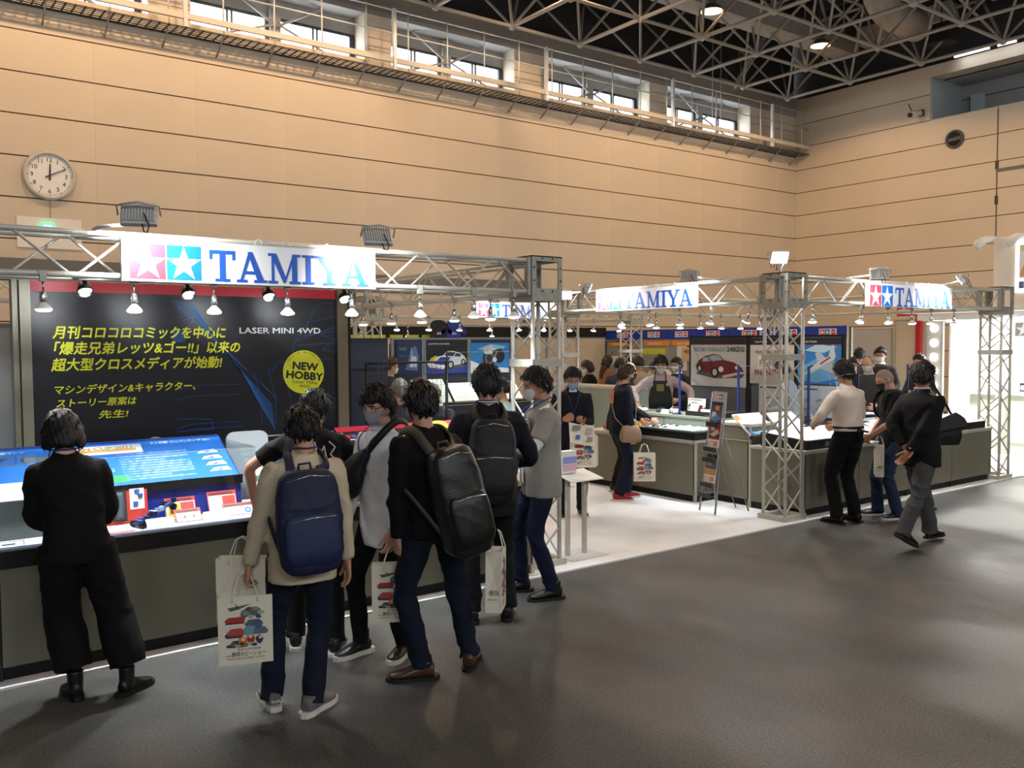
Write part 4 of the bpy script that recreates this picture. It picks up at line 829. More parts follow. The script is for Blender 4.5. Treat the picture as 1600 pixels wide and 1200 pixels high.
def tiltM(x, y, z, rz, tilt):   # sheet leaning back by tilt from upright, facing direction rz (deg) in the plan
    f = Vector((math.cos(R(rz)), math.sin(R(rz)), 0)); xx = Vector((-f.y, f.x, 0)) ; n = (f * math.cos(R(tilt)) + Vector((0, 0, math.sin(R(tilt)))))
    return basis((x, y, z), xx, n)
_car = {}
def model_car(x, y, z, rz, col, label, s=1.0, grp='model cars on the counters'):
    t = empty('model_car', label, 'model car', M=Matrix.Translation((x, y, z)) @ Matrix.Rotation(R(rz), 4, 'Z') @ Matrix.Scale(s, 4), group=grp)
    k = col
    if k not in _car:
        prof = [(-.09, .014), (-.092, .034), (-.07, .042), (-.045, .045), (-.02, .062), (.012, .063), (.036, .046), (.075, .038), (.092, .026), (.09, .012)]
        vs = []; n = len(prof)
        for y0, sq, dz in ((-.040, .9, 0), (-.036, 1, .002), (.036, 1, .002), (.040, .9, 0)):
            for px, pz in prof: vs.append((px * sq, y0 * (.78 if pz > .047 else 1), pz * (.94 if abs(y0) > .038 else 1) + dz))
        fs = [(r * n + i, r * n + (i + 1) % n, (r + 1) * n + (i + 1) % n, (r + 1) * n + i) for r in range(3) for i in range(n)] + [list(range(n))[::-1], list(range(3 * n, 4 * n))]
        b = MB().add(vs, fs, pc(col, .25)); w = MB().add([(-.043, -.0285, .048), (-.021, -.0285, .0625), (.013, -.0285, .0635), (.034, -.0295, .049), (-.043, .0285, .048), (-.021, .0285, .0625), (.013, .0285, .0635), (.034, .0295, .049)], [(0, 1, 2, 3), (7, 6, 5, 4), (3, 2, 6, 7), (4, 5, 1, 0)], pc('#20262c', .15))
        for v in range(len(w.v)): w.v[v] = (w.v[v][0] * 1.01, w.v[v][1] * 1.05, w.v[v][2] + .001)
        wl_ = MB().tube((0, -.042, 0), (0, -.030, 0), .0155, BLACK, 12).tube((0, -.043, 0), (0, -.04, 0), .009, CHROME, 10)
        _car[k] = (mesh_of(b, 'body'), mesh_of(w, 'windows'), mesh_of(wl_, 'wheel'))
    a, b_, c = _car[k]
    share('body', a, t, Matrix()); share('windows', b_, t, Matrix())
    for px in (-.055, .058):
        for sg in (0, 180): share('wheel', c, t, Matrix.Translation((px, 0, .0155)) @ Matrix.Rotation(R(sg), 4, 'Z'))
    return t
# left counter: blue slanted information desk inside a clear cover
dk = empty('information_desk', 'blue slanted information board inside a clear cover on the left counter', 'display', M=Matrix.Translation((.42, 6.14, .77)))
MB().add([(0, 0, 0), (1.75, 0, 0), (1.75, .5, 0), (0, .5, 0), (0, 0, .25), (1.75, 0, .25), (1.75, .46, .505), (0, .46, .505), (1.75, .5, .505), (0, .5, .505)], [(0, 1, 5, 4), (4, 5, 6, 7), (7, 6, 8, 9), (9, 8, 2, 3), (0, 4, 7, 9, 3), (1, 2, 8, 6, 5), (3, 2, 1, 0)], pc('#1d2a86')).build('desk_body', None, dk)
MB().box((-.01, -.012, .20), (1.76, -.001, .262)).build('black_lip', BLACK, dk)
SM = basis((0, 0, .252), (1, 0, 0), Vector((0, -.255, .46))); sl = math.hypot(.46, .255)
its = [('#1a63b4', rect(.02, .01, 1.74, sl - .02)), ('#10316e', rect(.02, sl - .03, 1.74, sl - .005)), ('#f0e8d6', rect(.62, .375, 1.18, .475)), ('#f6f2e6', rect(.63, .38, 1.17, .47)), ('#e0b060', rect(.72, .40, 1.14, .43)), ('#2fa34a', rect(.86, .05, 1.02, .12)), ('#f0f4f6', rect(.88, .17, .95, .2)), (LOGO_R, rect(.885, .173, .915, .197)), (LOGO_B, rect(.918, .173, .947, .197))]
its += [('#d9b27a', [(.66, .20), (.72, .3), (.80, .33), (.86, .31), (.84, .28), (.76, .26), (.72, .2)]), ('#274a9a', [(.7, .22), (.74, .28), (.84, .27), (.8, .2)]), ('#10245c', [(.05, .30), (.3, .42), (.35, .40), (.1, .26)])]
for k in range(4): its += [('#cfd9f2', [(1.53 + .03 * k * .3, .30 - .075 * k), (1.68 + .01 * k, .30 - .075 * k), (1.66 + .01 * k, .345 - .075 * k), (1.56 + .01 * k, .335 - .075 * k)]), ('#5c4f9a', [(1.56 + .01 * k, .305 - .075 * k), (1.63 + .01 * k, .305 - .075 * k), (1.61 + .01 * k, .33 - .075 * k)])]
flat(its, .0006).build('board_print', None, dk, SM)
for s, x, y, w, sz, c in (('JAPAN CUP 2021', .67, .425, .45, .05, '#c8862e'), ('ミニ四駆 ジャパンカップ 2021', 1.24, .455, .42, .03, '#dbe6fa'), ('ミニ四駆PRO 最新マシン', .05, .45, .4, .03, '#dbe6fa'), ('ELEGLITTER', .10, .47, .0, .04, '#40b8e8')):
    if w: text(dk, s, SM @ Matrix.Translation((x, y, .004)), sz, pc(c), width=w, bold=.015)
random.seed(4)
for k in range(11):
    s = 'レーシングホビーの祭典ミニ四駆公式大会は全国各地で開催され毎年多くの選手が参加しています'
    text(dk, s[k % 7:k % 7 + 30], SM @ Matrix.Translation((1.0 + .0 * k, .345 - .029 * k, .004)), .02, pc('#cfe0fa'), width=(.46 if k not in (3, 9) else .3))
def acr(M, w, y0, y1, z0, z1, label):
    t = empty('clear_cover', label, 'cover', M=M, group='clear acrylic covers')
    MB().box((0, y0, z0), (w, y0 + .004, z1)).build('front_sheet', GLASS, t); MB().box((0, y0, z1), (w, y1, z1 + .004)).build('top_sheet', GLASS, t)
    for x in (0, w - .004): MB().box((x, y0, z0), (x + .004, y1, z1)).build('end_sheet', GLASS, t)
    MB().box((0, y0 - .001, z1 - .001), (w, y0 + .004, z1 + .004)).build('bright_edge', EDGE, t); MB().box((0, y1 - .004, z1 - .001), (w, y1 + .001, z1 + .006)).build('bright_edge', EDGE, t)
    return t
acr(Matrix.Translation((-.1, 0, 0)), 2.28, 5.86, 6.75, .775, 1.25, 'long clear cover over the blue information board')
acr(Matrix.Translation((2.6, 0, 0)), 1.85, 6.25, 6.95, .775, 1.2, 'clear cover behind the white shirted visitor')
sh = MB().box((-.1, 5.80, .771), (2.62, 6.13, .779)).build('display_sheet', pc('#eceff2'), None, label='white printed sheet lying along the front of the left counter', cat='sheet')
MB().box((-.1, 5.80, .7795), (2.62, 5.806, .7802)).box((-.1, 5.812, .7795), (2.62, 5.822, .7802)).build('blue_lines', pc('#3a6fc8'), sh, kind='stuff')
rb = empty('red_parts_board', 'red board holding a kit chassis and parts, upright on the left counter', 'display board', M=tiltM(1.53, 6.10, .78, -90, 8) @ Matrix.Translation((-.52, 0, 0)))
flat([('#c8352e', rect(0, 0, .52, .235)), ('#f2f2ee', rect(.12, .10, .29, .22)), ('#26282b', rect(.30, .02, .39, .22)), ('#f2f2ee', rect(.41, .09, .50, .225)), ('#f2f2ee', rect(.10, .03, .28, .09)), ('#e9e9e4', rect(.0, .02, .09, .09))], .002).build('board_face', None, rb)
MB().add([(.315, .03, .004), (.375, .03, .004), (.37, .21, .004), (.32, .21, .004), (.33, .05, .03), (.36, .05, .03), (.355, .19, .02), (.335, .19, .02)], [(0, 1, 5, 4), (1, 2, 6, 5), (2, 3, 7, 6), (3, 0, 4, 7), (4, 5, 6, 7)], mat('clear_blister', '#50585e', .1)).build('blister_shell', None, rb)
ch = MB()
for a, b in (((.13, .12), (.28, .14)), ((.14, .18), (.27, .2)), ((.2, .11), (.2, .21)), ((.255, .11), (.26, .215))): ch.box((a[0], a[1], .004), (b[0], b[1], .018), pc('#23252c'))
for c in ((.43, .12), (.46, .17), (.44, .2), (.13, .05), (.17, .06), (.23, .055)): ch.box((c[0], c[1], .004), (c[0] + .03, c[1] + .02, .012), pc('#3453b0'))
ch.build('chassis_parts', None, rb, kind='stuff')
ch = empty('model_chassis', 'blue model car chassis standing on its clear stand, left counter', 'model', M=Matrix.Translation((1.42, 5.92, .78)) @ Matrix.Rotation(R(18), 4, 'Z'))
m = MB(); random.seed(8)
m.box((-.02, -.03, .02), (.20, .03, .035), pc('#2a3c78'))
for k in range(26):
    x = random.uniform(0, .27); z = .02 + x * .42; m.box((x - .012, random.uniform(-.045, .02), z), (x + .014, random.uniform(.0, .045), z + random.uniform(.01, .03)), pc(['#2f55b8', '#1b2440', '#9fb4d8', '#39404e'][k % 4]))
m.build('frame', None, ch)
for p in ((0, -.05, .022), (0, .05, .022), (.22, -.05, .11), (.22, .05, .11)): MB().tube((p[0], p[1] - .012, p[2]), (p[0], p[1] + .012, p[2]), .022, BLACK, 14).build('wheel', None, ch)
MB().box((-.0, -.04, 0), (.27, .04, .004)).tube((.2, 0, 0), (.2, 0, .08), .005, None, 6).build('stand', EDGE, ch)
card(tiltM(1.22, 5.815, .78, -90, 60), .16, .03, 'low red and white name card in front of the blue chassis', [('#c8352e', rect(0, 0, .16, .02))])
for k, (x, y, w, h, ti, lab, kind) in enumerate(((1.63, 6.04, .20, .15, 22, 'red bordered card with a yellow kit picture', 1), (1.92, 6.06, .20, .16, 22, 'red bordered card with white text box, rearmost', 2), (1.66, 5.92, .17, .10, 40, 'red bordered card with an axle drawing, in front', 3), (1.98, 5.93, .22, .10, 40, 'red bordered card with a blue wheel drawing', 4), (1.46, 5.84, .17, .08, 50, 'plain white card beside the chassis', 0), (1.83, 5.86, .17, .08, 50, 'plain white card with a yellow edge between red cards', 5), (2.14, 5.98, .18, .10, 35, 'plain white card at the right end of the row', 0))):
    art = {0: [('#d9d9d4', rect(.02, .02, w - .03, .022)), ('#d9d9d4', rect(.02, .04, w - .05, .042))], 1: [('#c8453c', rect(.1, .02, w - .01, h - .035)), ('#e0a42e', rect(.015, .015, .095, h - .04)), ('#3a3428', rect(.03, .04, .07, .08))], 2: [('#c8453c', rect(.1, .02, w - .01, h - .035)), ('#f5f3ee', rect(.015, .015, .095, h - .04))], 3: [('#8a4a42', rect(.03, .03, w - .03, .034)), ('#8a4a42', [(.05, .03), (.06, .06), (.07, .03)]), ('#8a4a42', [(.11, .03), (.12, .06), (.13, .03)])], 4: [('#2c66b8', [(.17 + .024 * math.cos(R(a)), .035 + .024 * math.sin(R(a))) for a in range(0, 360, 24)]), ('#dfe7ee', [(.17 + .01 * math.cos(R(a)), .035 + .01 * math.sin(R(a))) for a in range(0, 360, 40)])], 5: [('#e8c34a', rect(0, 0, .006, h))]}[kind]
    card(tiltM(x, y, .78, -90, ti), w, h, lab, art, bord='#c8352e' if kind in (1, 2, 3, 4) else None, grp='cards on the left counter')
# left end: aircraft style box, turntable and small cards
kit_box(basis((.93, 6.02, .775), (1, 0, 0), (0, -1, 0)), .16, .215, .03, [('#e6e6e2', rect(.0, 0, .16, .215)), ('#6f7478', rect(.0, .13, .16, .215)), ('#d8a92a', [(.02, .12), (.05, .13), (.10, .02), (.06, .01)]), ('#e8e8e4', [(.05, .14), (.08, .13), (.12, .04), (.09, .04)]), ('#f4f4f2', star(.03, .185, .02))], 'small kit box with a yellow shape, left of the black suited woman')
tt = empty('turntable', 'clear round turntable with a green rim at the left end of the counter', 'turntable', (1.02, 5.90, .775))
MB().lathe([(.115, .035), (.115, .04), (.0005, .041)], mat('clear_green_edge', '#8fd0a0', .15, alpha=.55), 32).build('disc', None, tt); MB().lathe([(.07, .041), (.07, .055), (.03, .06)], WHITE, 24).build('pad', None, tt); MB().lathe([(.06, 0), (.06, .034)], EDGE, 20).build('base', None, tt)
card(tiltM(.60, 5.83, .775, -90, 55), .17, .05, 'small grey framed card at the left end of the counter', [('#8d9290', rect(0, 0, .17, .05)), ('#f1f1ed', rect(.01, .006, .16, .044)), ('#30363a', rect(.05, .018, .12, .03))], grp='cards on the left counter')
card(tiltM(.38, 5.84, .775, -90, 45), .18, .09, 'green edged card cut by the left picture edge', [('#9fd6a4', rect(.15, 0, .18, .09))], grp='cards on the left counter')
card(tiltM(.66, 6.0, 1.02, -90, 20), .20, .11, 'blank white card standing above the grey ledge', grp='cards on the left counter')
MB().box((.3, 6.02, .775), (1.1, 6.13, 1.02)).build('grey_riser', GREYP, None, label='grey display riser at the left end of the counter', cat='riser')
kit_box(basis((.84, 6.35, 1.06), (1, 0, 0), (0, -.8, .6)), .34, .20, .03, [('#14161c', rect(0, 0, .34, .20)), ('#1c7fc0', rect(0, 0, .34, .035)), ('#aab2b8', [(.08, .08), (.18, .14), (.24, .12), (.22, .06)])], 'black kit box lettered in light blue behind the clear cover')
text(None, 'ELEGLITTER', basis((.87, 6.235, 1.205), (1, 0, 0), (0, -.8, .6)), .036, pc('#3fb4e6'), width=.26, bold=.01, label='light blue lettering on the black kit box', cat='lettering') if False else None
# right of the board: stacked boxes, black sloped board, white cards
def toy_boxes():
    M = Matrix.Translation((2.26, 6.30, .77)) @ Matrix.Rotation(R(-12), 4, 'Z')
    t = empty('display_stand', 'red based clear stand holding the stacked kit box', 'stand', M=M); MB().box((0, -.03, 0), (.20, .14, .02)).build('base', pc('#d8483c'), t)
    kit_box(M @ basis((.02, .0, .022), (1, 0, 0), (0, -1, 0)), .17, .24, .11, [('#e9e6dc', rect(0, 0, .17, .24)), ('#a33a30', rect(0, .0, .022, .24)), ('#66756a', [(.04, .15), (.05, .19), (.08, .2), (.09, .225), (.11, .21), (.12, .16)]), ('#c9a13a', rect(.03, .02, .12, .075)), ('#39414a', [(.035, .04), (.06, .06), (.1, .06), (.115, .04)]), ('#8a5a40', rect(.03, .08, .12, .12)), ('#cfcfca', rect(.13, .02, .165, .225)), ('#6d7478', rect(.135, .03, .16, .05)), ('#6d7478', rect(.135, .08, .16, .1)), ('#6d7478', rect(.135, .13, .16, .15)), ('#6d7478', rect(.135, .18, .16, .2))], 'stacked kit box with tank and car pictures', '#c9c7be', 'kit boxes on the left counter')
toy_boxes()
MB().bbox((2.18, 6.46, .77), (2.50, 6.48, 1.30), .06, GREYP).build('grey_backboard', None, None, label='grey round cornered backboard behind the stacked kit box', cat='board')
kit_box(basis((2.56, 6.50, .775), (1, 0, 0), (0, -1, .1)), .20, .42, .05, [('#eef0f2', rect(0, 0, .2, .42)), ('#2b62b8', [(.01, .14), (.01, .38), (.19, .38), (.19, .2)]), ('#c8452f', rect(.03, .37, .13, .40)), ('#e0c53a', [(.1 + .03 * math.cos(R(a)), .29 + .03 * math.sin(R(a))) for a in range(0, 360, 30)]), ('#d8c65a', rect(.02, .05, .14, .11))], 'tall white and blue kit box beside the grey backboard', grp='kit boxes on the left counter')
kit_box(basis((3.02, 6.62, .775), (1, 0, 0), (0, -1, .1)), .20, .44, .05, [('#c9b45a', rect(0, 0, .2, .44)), ('#7d8a4a', rect(.02, .22, .12, .42)), ('#b8564a', rect(.08, .1, .18, .2)), ('#e8e2c8', rect(.02, .02, .18, .08))], 'tall yellow green kit box left of the black sloped board', grp='kit boxes on the left counter')
bs = empty('sloped_display_board', 'black sloped board with red strip and yellow lettering', 'display board', M=basis((3.18, 6.35, .95), (1, 0, 0), Vector((0, -.6, .8))))
flat([('#16171b', rect(0, 0, 1.25, .5)), ('#b3273a', rect(0, .44, 1.25, .5)), ('#1f5d8c', rect(.6, 0, 1.25, .12)), ('#c7b92c', rect(.22, .36, .52, .40)), ('#c7b92c', rect(.12, .29, .52, .33)), ('#e8e4dc', rect(.24, .22, .36, .26)), (LOGO_R, rect(.06, .36, .1, .4)), (LOGO_B, rect(.11, .36, .15, .4)), ('#e8e02a', [(1.0 + .09 * math.cos(R(a)), .44 + .06 * math.sin(R(a))) for a in range(0, 360, 24)])], .002).build('board_face', None, bs)
MB().add([(0, 0, -.001), (1.25, 0, -.001), (1.25, .5, -.001), (0, .5, -.001), (0, -.11, -.14), (1.25, -.11, -.14), (1.25, .3, -.45), (0, .3, -.45)], [(4, 5, 1, 0), (0, 3, 7, 4), (1, 5, 6, 2), (3, 2, 6, 7)], BLACK_M).build('board_support', None, bs)
MB().box((3.0, 6.2, .772), (3.5, 6.9, .79)).build('white_plinth', mat('pale_mint_top', '#dfeeea', .4), None, label='pale mint display slab behind the white shirted visitor', cat='slab')
for k, (x, y, w, d, c) in enumerate(((2.55, 5.82, .34, .24, '#f4f3ee'), (2.92, 5.84, .34, .22, '#f1eedc'), (3.3, 5.82, .3, .26, '#f4f3ee'))):
    t = empty('leaflet_stack', ['white leaflets lying at the counter edge beside the crossbody bag', 'cream leaflets lying at the counter edge', 'white leaflets near the black jacket visitor'][k], 'leaflets', M=Matrix.Translation((x, y, .771)) @ Matrix.Rotation(R([-6, 4, -3][k]), 4, 'Z'), group='leaflets on the left counter')
    for j in range(3): MB().box((0, 0, .004 * j), (w - .01 * j, d - .006 * j, .004 * j + .0035)).build('sheet', pc(c), t)
card(tiltM(2.74, 6.10, .775, -90, 30), .30, .13, 'blue framed card behind the white leaflets', [('#3a3fa8', rect(0, 0, .3, .13)), ('#e9e8f4', rect(.01, .01, .29, .12)), ('#3a52c8', rect(.02, .02, .27, .075)), ('#e9e8f4', rect(.04, .03, .08, .06)), ('#c83c3c', rect(.03, .085, .18, .1))], grp='cards on the left counter')
for k in range(5): t = MB().box((0, 0, 0), (.02, .02, .035)); t.tube((.01, .01, .035), (.01, .01, .05), .005, None, 6); t.build('paint_bottle', pc(['#b43c9a', '#d33', '#6a3bb0', '#e6e2dc', '#c9484f'.replace('#d33', '#d33333')][k] if k != 1 else '#d33333'), None, Matrix.Translation((2.56 + .03 * k, 6.06, .772)), label=['purple paint bottle on the left counter', 'red paint bottle on the left counter', 'violet paint bottle on the left counter', 'white paint bottle on the left counter', 'rose paint bottle on the left counter'][k], cat='bottle', group='paint bottles on the left counter')
# left block interior: tables seen between the heads
for k, (x, y, w, h) in enumerate(((7.45, 12.5, .62, .5), (8.15, 12.55, .5, .4), (9.1, 12.55, .5, .4), (6.95, 12.45, .45, .4))):
    t = empty('sloped_board', ['pale green instruction board standing on slope', 'white instruction board behind the balding man', 'cream edged instruction board right of the balding man', 'pale instruction board in front of the balding man'][k], 'display board', M=basis((x, y, .96), (1, 0, 0), Vector((0, -.75, .65))), group='sloped instruction boards of the left booth')
    MB().box((0, 0, -.01), (w, h, 0)).build('board', pc(['#cfe6dc', '#eef1ee', '#f0e8d4', '#e4f0ea'][k]), t); flat([('#b4c4bc', rect(.03, h * (.2 + .2 * j), w - .05, h * (.2 + .2 * j) + .008)) for j in range(3)], .0005).build('print', None, t)
model_car(8.9, 12.45, .95, 160, '#e9ebec', 'white model racing car on a stand under the poster', 1.3)
# right block: low black table with white parts
t = empty('parts_tray', 'black display table topped with white parts sheets under clear plastic', 'display table', M=Matrix.Translation((8.06, 7.14, .76)))
MB().box((0, 0, 0), (.48, .96, .085)).build('black_base', BLACK_M, t); MB().box((-.01, -.01, .085), (.49, .97, .105)).build('clear_top', mat('smoked_acrylic', '#4c5654', .12), t)
m = MB().box((.05, .1, .106), (.46, .9, .112), pc('#e9f0ee')); m.build('white_sheet', None, t)
m = MB(); random.seed(3)
for k in range(46):
    x, y = random.uniform(.06, .42), random.uniform(.12, .85); m.box((x, y, .112), (x + random.uniform(.01, .04), y + random.uniform(.01, .05), .112 + random.uniform(.004, .02)), pc('#f6f8f8' if y < .55 else '#5f6b66'))
m.build('kit_parts', None, t, kind='stuff')
def redcar(lab, x, y, z, w, h, bg, items, rz=180, g='kit boxes on the aisle counter'): return kit_box(basis((x, y, z), (0, -1, 0), (-1, 0, .12)), w, h, .07, [(bg, rect(0, 0, w, h))] + items, lab, '#2a2b2e', g)
redcar('kit box with a yellow sports car picture', 8.30, 8.44, .77, .24, .20, '#eef0f0', car2d(.12, .10, .21, '#d8a01e'))
redcar('kit box with a red racing car picture', 8.28, 8.68, .77, .20, .20, '#23252a', car2d(.1, .14, .18, '#c02a2c') + car2d(.1, .05, .18, '#c02a3c'))
redcar('kit box with a yellow racing car picture, in front', 8.12, 8.62, .77, .2, .09, '#e9e5d6', car2d(.1, .055, .16, '#d8c01e'))
redcar('kit box with a maroon sports car picture, on the pale green counter', 8.80, 7.93, 1.0, .30, .21, '#e2dfd2', car2d(.15, .10, .27, '#5d2028') + [('#8a5a5e', rect(.02, .185, .24, .195))])
model_car(8.66, 8.62, 1.0, 250, '#f0f1f2', 'white model car left of the blue screen post', 1.1); model_car(8.70, 8.05, 1.0, 235, '#f0ece6', 'cream model car on a clear stand before the maroon box', 1.35)
model_car(8.75, 8.35, 1.0, 200, '#4a4e52', 'grey model car by the apron man', 1.0); model_car(8.85, 7.45, 1.06, 240, '#a04040', 'red and white model car on the black box by the rack', 1.0)
model_car(8.15, 8.75, .77, 240, '#c8262c', 'red model car on the low aisle counter', 1.2)
for k, (x, y, z, w, h) in enumerate(((8.62, 8.85, 1.0, .2, .07), (8.60, 8.22, 1.0, .13, .06), (8.62, 7.75, 1.03, .14, .13), (8.60, 7.55, 1.0, .16, .10))):
    card(basis((x, y, z), (0, -1, 0), (-1, 0, .5)), w, h, ['long white caption card above the red car box', 'small white caption card before the apron man', 'white caption card beside the maroon car box', 'white caption sheet on the black box'][k], [('#b9bcbe', rect(.02, h * .5, w - .04, h * .5 + .004))], grp='caption cards on the pale green counter')
MB().box((8.60, 7.14, 1.0), (9.0, 7.78, 1.06)).build('black_riser', BLACK_M, None, label='black riser box on the pale green counter by the rack', cat='riser')
# front right counter: black bases with white sloped boards
for k, (x, w, d, z1, lab) in enumerate(((8.40, 1.25, .62, .10, 'large white sloped board on a black base, at the counter corner'), (9.85, 1.1, .5, .09, 'white board on a black base behind the walking man'), (11.1, 1.4, .55, .09, 'white board on a black base near the farthest tower'))):
    t = empty('sloped_table', lab, 'display table', M=Matrix.Translation((x, 5.82, .74)))
    MB().add([(0, 0, 0), (w, 0, 0), (w, d, 0), (0, d, 0), (0, 0, z1), (w, 0, z1), (w, d, z1 + .06), (0, d, z1 + .06)], [(3, 2, 1, 0), (4, 5, 6, 7), (0, 1, 5, 4), (1, 2, 6, 5), (2, 3, 7, 6), (3, 0, 4, 7)]).build('black_base', BLACK_M, t)
    sm = basis((0, 0, z1 + .001), (1, 0, 0), Vector((0, -.06, d)).normalized())
    MB().box((.012, .012, 0), (w - .012, d - .01, .006)).build('white_sheet', WTOP, t, sm)
    flat([('#c9ccce', rect(.1, .08 + .03 * j, .1 + [.3, .42, .36][j], .086 + .03 * j)) for j in range(3)] + [('#8d9294', rect(.02, .03, .1, .036))], .0006).build('print', None, t, sm @ Matrix.Translation((0, 0, .0065)))
    if k == 0: flat([('#6d6f70', rect(.34, .025, .41, .075)), ('#15161a', star(.3575, .05, .014)), ('#15161a', star(.3925, .05, .014))], .0008).build('small_emblem', None, t, basis((0, 0, 0), (1, 0, 0), (0, -1, 0)))
for k, (x, y, w, h, its) in enumerate(((8.33, 6.52, .50, .36, [('#f4e6dc', rect(0, 0, .5, .36)), ('#e88a3a', rect(0, .26, .08, .34)), ('#3f9ae0', [(0, 0), (.5, 0), (.5, .14), (.2, .2), (0, .12)]), ('#cfeaf8', [(.1, .1), (.3, .12), (.45, .08), (.2, .04)]), ('#20304a', [(0, .08), (.1, .0), (.02, .0)])]), (8.93, 6.52, .52, .34, []))):
    t = empty('sloped_board', ['colourful box lid standing on the side counter behind the tower', 'blank white sloped board behind the tower'][k], 'display board', M=basis((x, y, .86), (1, 0, 0), Vector((0, -.62, .78))))
    MB().box((0, 0, -.02), (w, h, 0)).build('board', WTOP, t); MB().box((0, -.03, -.05), (w, .0, .01)).build('black_ledge', BLACK, t)
    if its: flat(its, .0008).build('print', None, t)
for k, (y, w) in enumerate(((7.95, .62), (7.3, .62))):
    t = empty('information_sheet', ['pale panel with small aircraft drawings, left half', 'pale panel with small aircraft drawings, right half'][k], 'panel', M=xM(10.32, y, .93)); MB().box((0, 0, -.01), (w, .42, 0)).build('sheet', pc('#cfd8e2'), t)
    flat([('#8e9aaa', [(.08 + .18 * i, .1 + .12 * j), (.2 + .18 * i, .13 + .12 * j), (.19 + .18 * i, .1 + .12 * j), (.12 + .18 * i, .08 + .12 * j)]) for i in range(3) for j in range(2)] + [('#3c4656', rect(.02, .36, .3, .38))], .0006).build('print', None, t)
def jet(x, y, z, rz, lab, s=1):
    t = empty('model_jet', lab, 'model aircraft', M=Matrix.Translation((x, y, z)) @ Matrix.Rotation(R(rz), 4, 'Z') @ Matrix.Scale(s, 4)); W = pc('#e4e6e6', .35)
    MB().path([(-.14, 0, .06), (-.1, 0, .062), (0, 0, .066), (.1, 0, .064), (.15, 0, .07)], [.003, .013, .018, .016, .009], W, 10).build('fuselage', None, t)
    for s_ in (-1, 1): MB().prism([(.0, s_ * .015), (.08, s_ * .015), (.1, s_ * .1), (.07, s_ * .1)], .056, .061, W).build('wing', None, t); MB().prism([(.11, s_ * .01), (.15, s_ * .01), (.16, s_ * .05), (.145, s_ * .05)], .066, .069, W).build('tailplane', None, t)
    MB().add([(.1, -.002, .07), (.15, -.002, .075), (.16, -.002, .115), (.145, -.002, .115), (.1, .002, .07), (.15, .002, .075), (.16, .002, .115), (.145, .002, .115)], [(0, 1, 2, 3), (7, 6, 5, 4), (0, 4, 5, 1), (1, 5, 6, 2), (2, 6, 7, 3), (3, 7, 4, 0)], W).build('fin', None, t)
    for p in ((-.08, 0), (.05, -.04), (.05, .04)): MB().tube((p[0], p[1], 0), (p[0], p[1], .055), .004, BLACK, 6).build('gear_leg', None, t)
jet(9.75, 6.62, .90, 60, 'white model jet on the black box left of the waiter')
MB().box((9.4, 6.4, .74), (10.3, 6.9, .90)).build('black_riser', BLACK_M, None, label='black riser box carrying the white model jet', cat='riser')
jet(10.9, 6.6, .90, 120, 'white model jet on the right counter behind the bald man', 1.1)
MB().box((10.6, 6.45, .74), (12.4, 6.7, .90)).build('grey_riser', GREYP, None, label='grey riser box along the rear of the right counter', cat='riser')
for k, (x, y) in enumerate(((10.15, 6.05), (10.5, 6.2))): kit_box(basis((x, y, .86), (1, 0, 0), (0, -.3, 1)), .26, .18, .02, [('#dfe3e6', rect(0, 0, .26, .18)), ('#8894a0', [(.03, .05), (.2, .12), (.22, .1), (.06, .03)])], ['pale kit lid lying on the white board, left', 'pale kit lid lying on the white board, right'][k], '#9aa0a6', 'kit lids on the right counter')
# --- leaflet rack
rk = empty('leaflet_rack', 'wire leaflet rack on splayed legs with four magazines', 'rack', M=basis((7.79, 6.76, .014), (-.08, -.31, 0), (0, 0, 1)))
RS = mat('rack_steel', '#8d8f90', .35, .6)
def rp(u, h): return (u, -.02 + h * -.10, h)      # leans back (away from the aisle)
wr_ = .30
def rk_y(h): return -.06 + .16 * h / 1.34
for u in (0, wr_): MB().path([(u * (1 + .0), rk_y(0), 0), (.02 + u * .86, rk_y(1.36), 1.36)], .011, RS, 8).build('front_leg', None, rk)
for u in (.03, wr_ - .03): MB().path([(u, .42, 0), (u, rk_y(.95), .95)], .008, RS, 8).build('back_leg', None, rk)
MB().path([(.03, .40, .14), (wr_ - .03, .40, .14)], .005, RS, 6).build('back_rail', None, rk); MB().path([(.0, rk_y(.2) + .01, .2), (.03, .385, .2)], .005, RS, 6).build('side_rail', None, rk)
hp = basis((.03, rk_y(1.26), 1.24), (1, 0, 0), (0, -1, .12)); hd = MB().box((-.01, 0, -.004), (.26, .13, .0)).build('header_plate', pc('#a9b2ba'), rk, hp)
logo(rk, hp @ Matrix.Translation((.075, .045, .001)), .05, False, LOGO_R, '#202226')
mg = [('#2c4f7a', [('#c8d4de', rect(.02, .02, .1, .12)), ('#d9852a', rect(.08, .14, .15, .19)), ('#7f3a44', rect(.14, .05, .19, .13)), ('#16181c', rect(0, .2, .21, .235)), ('#5a8fc0', [(.02, .04), (.12, .1), (.2, .05), (.1, .0)])]), ('#8f3a3e', [('#d9c6b4', rect(.03, .1, .1, .2)), ('#4a1c22', rect(.02, .02, .2, .08)), ('#c9c2ba', [(.02, .05), (.15, .12), (.2, .08), (.1, .03)]), ('#a32a34', rect(.13, .12, .2, .22))]), ('#5c4e40', [('#b08f5a', rect(.0, .0, .21, .07)), ('#3d5f9e', rect(.13, .07, .2, .13)), ('#1c1e22', rect(0, .2, .21, .235)), ('#8e8478', rect(.02, .1, .12, .17))])]
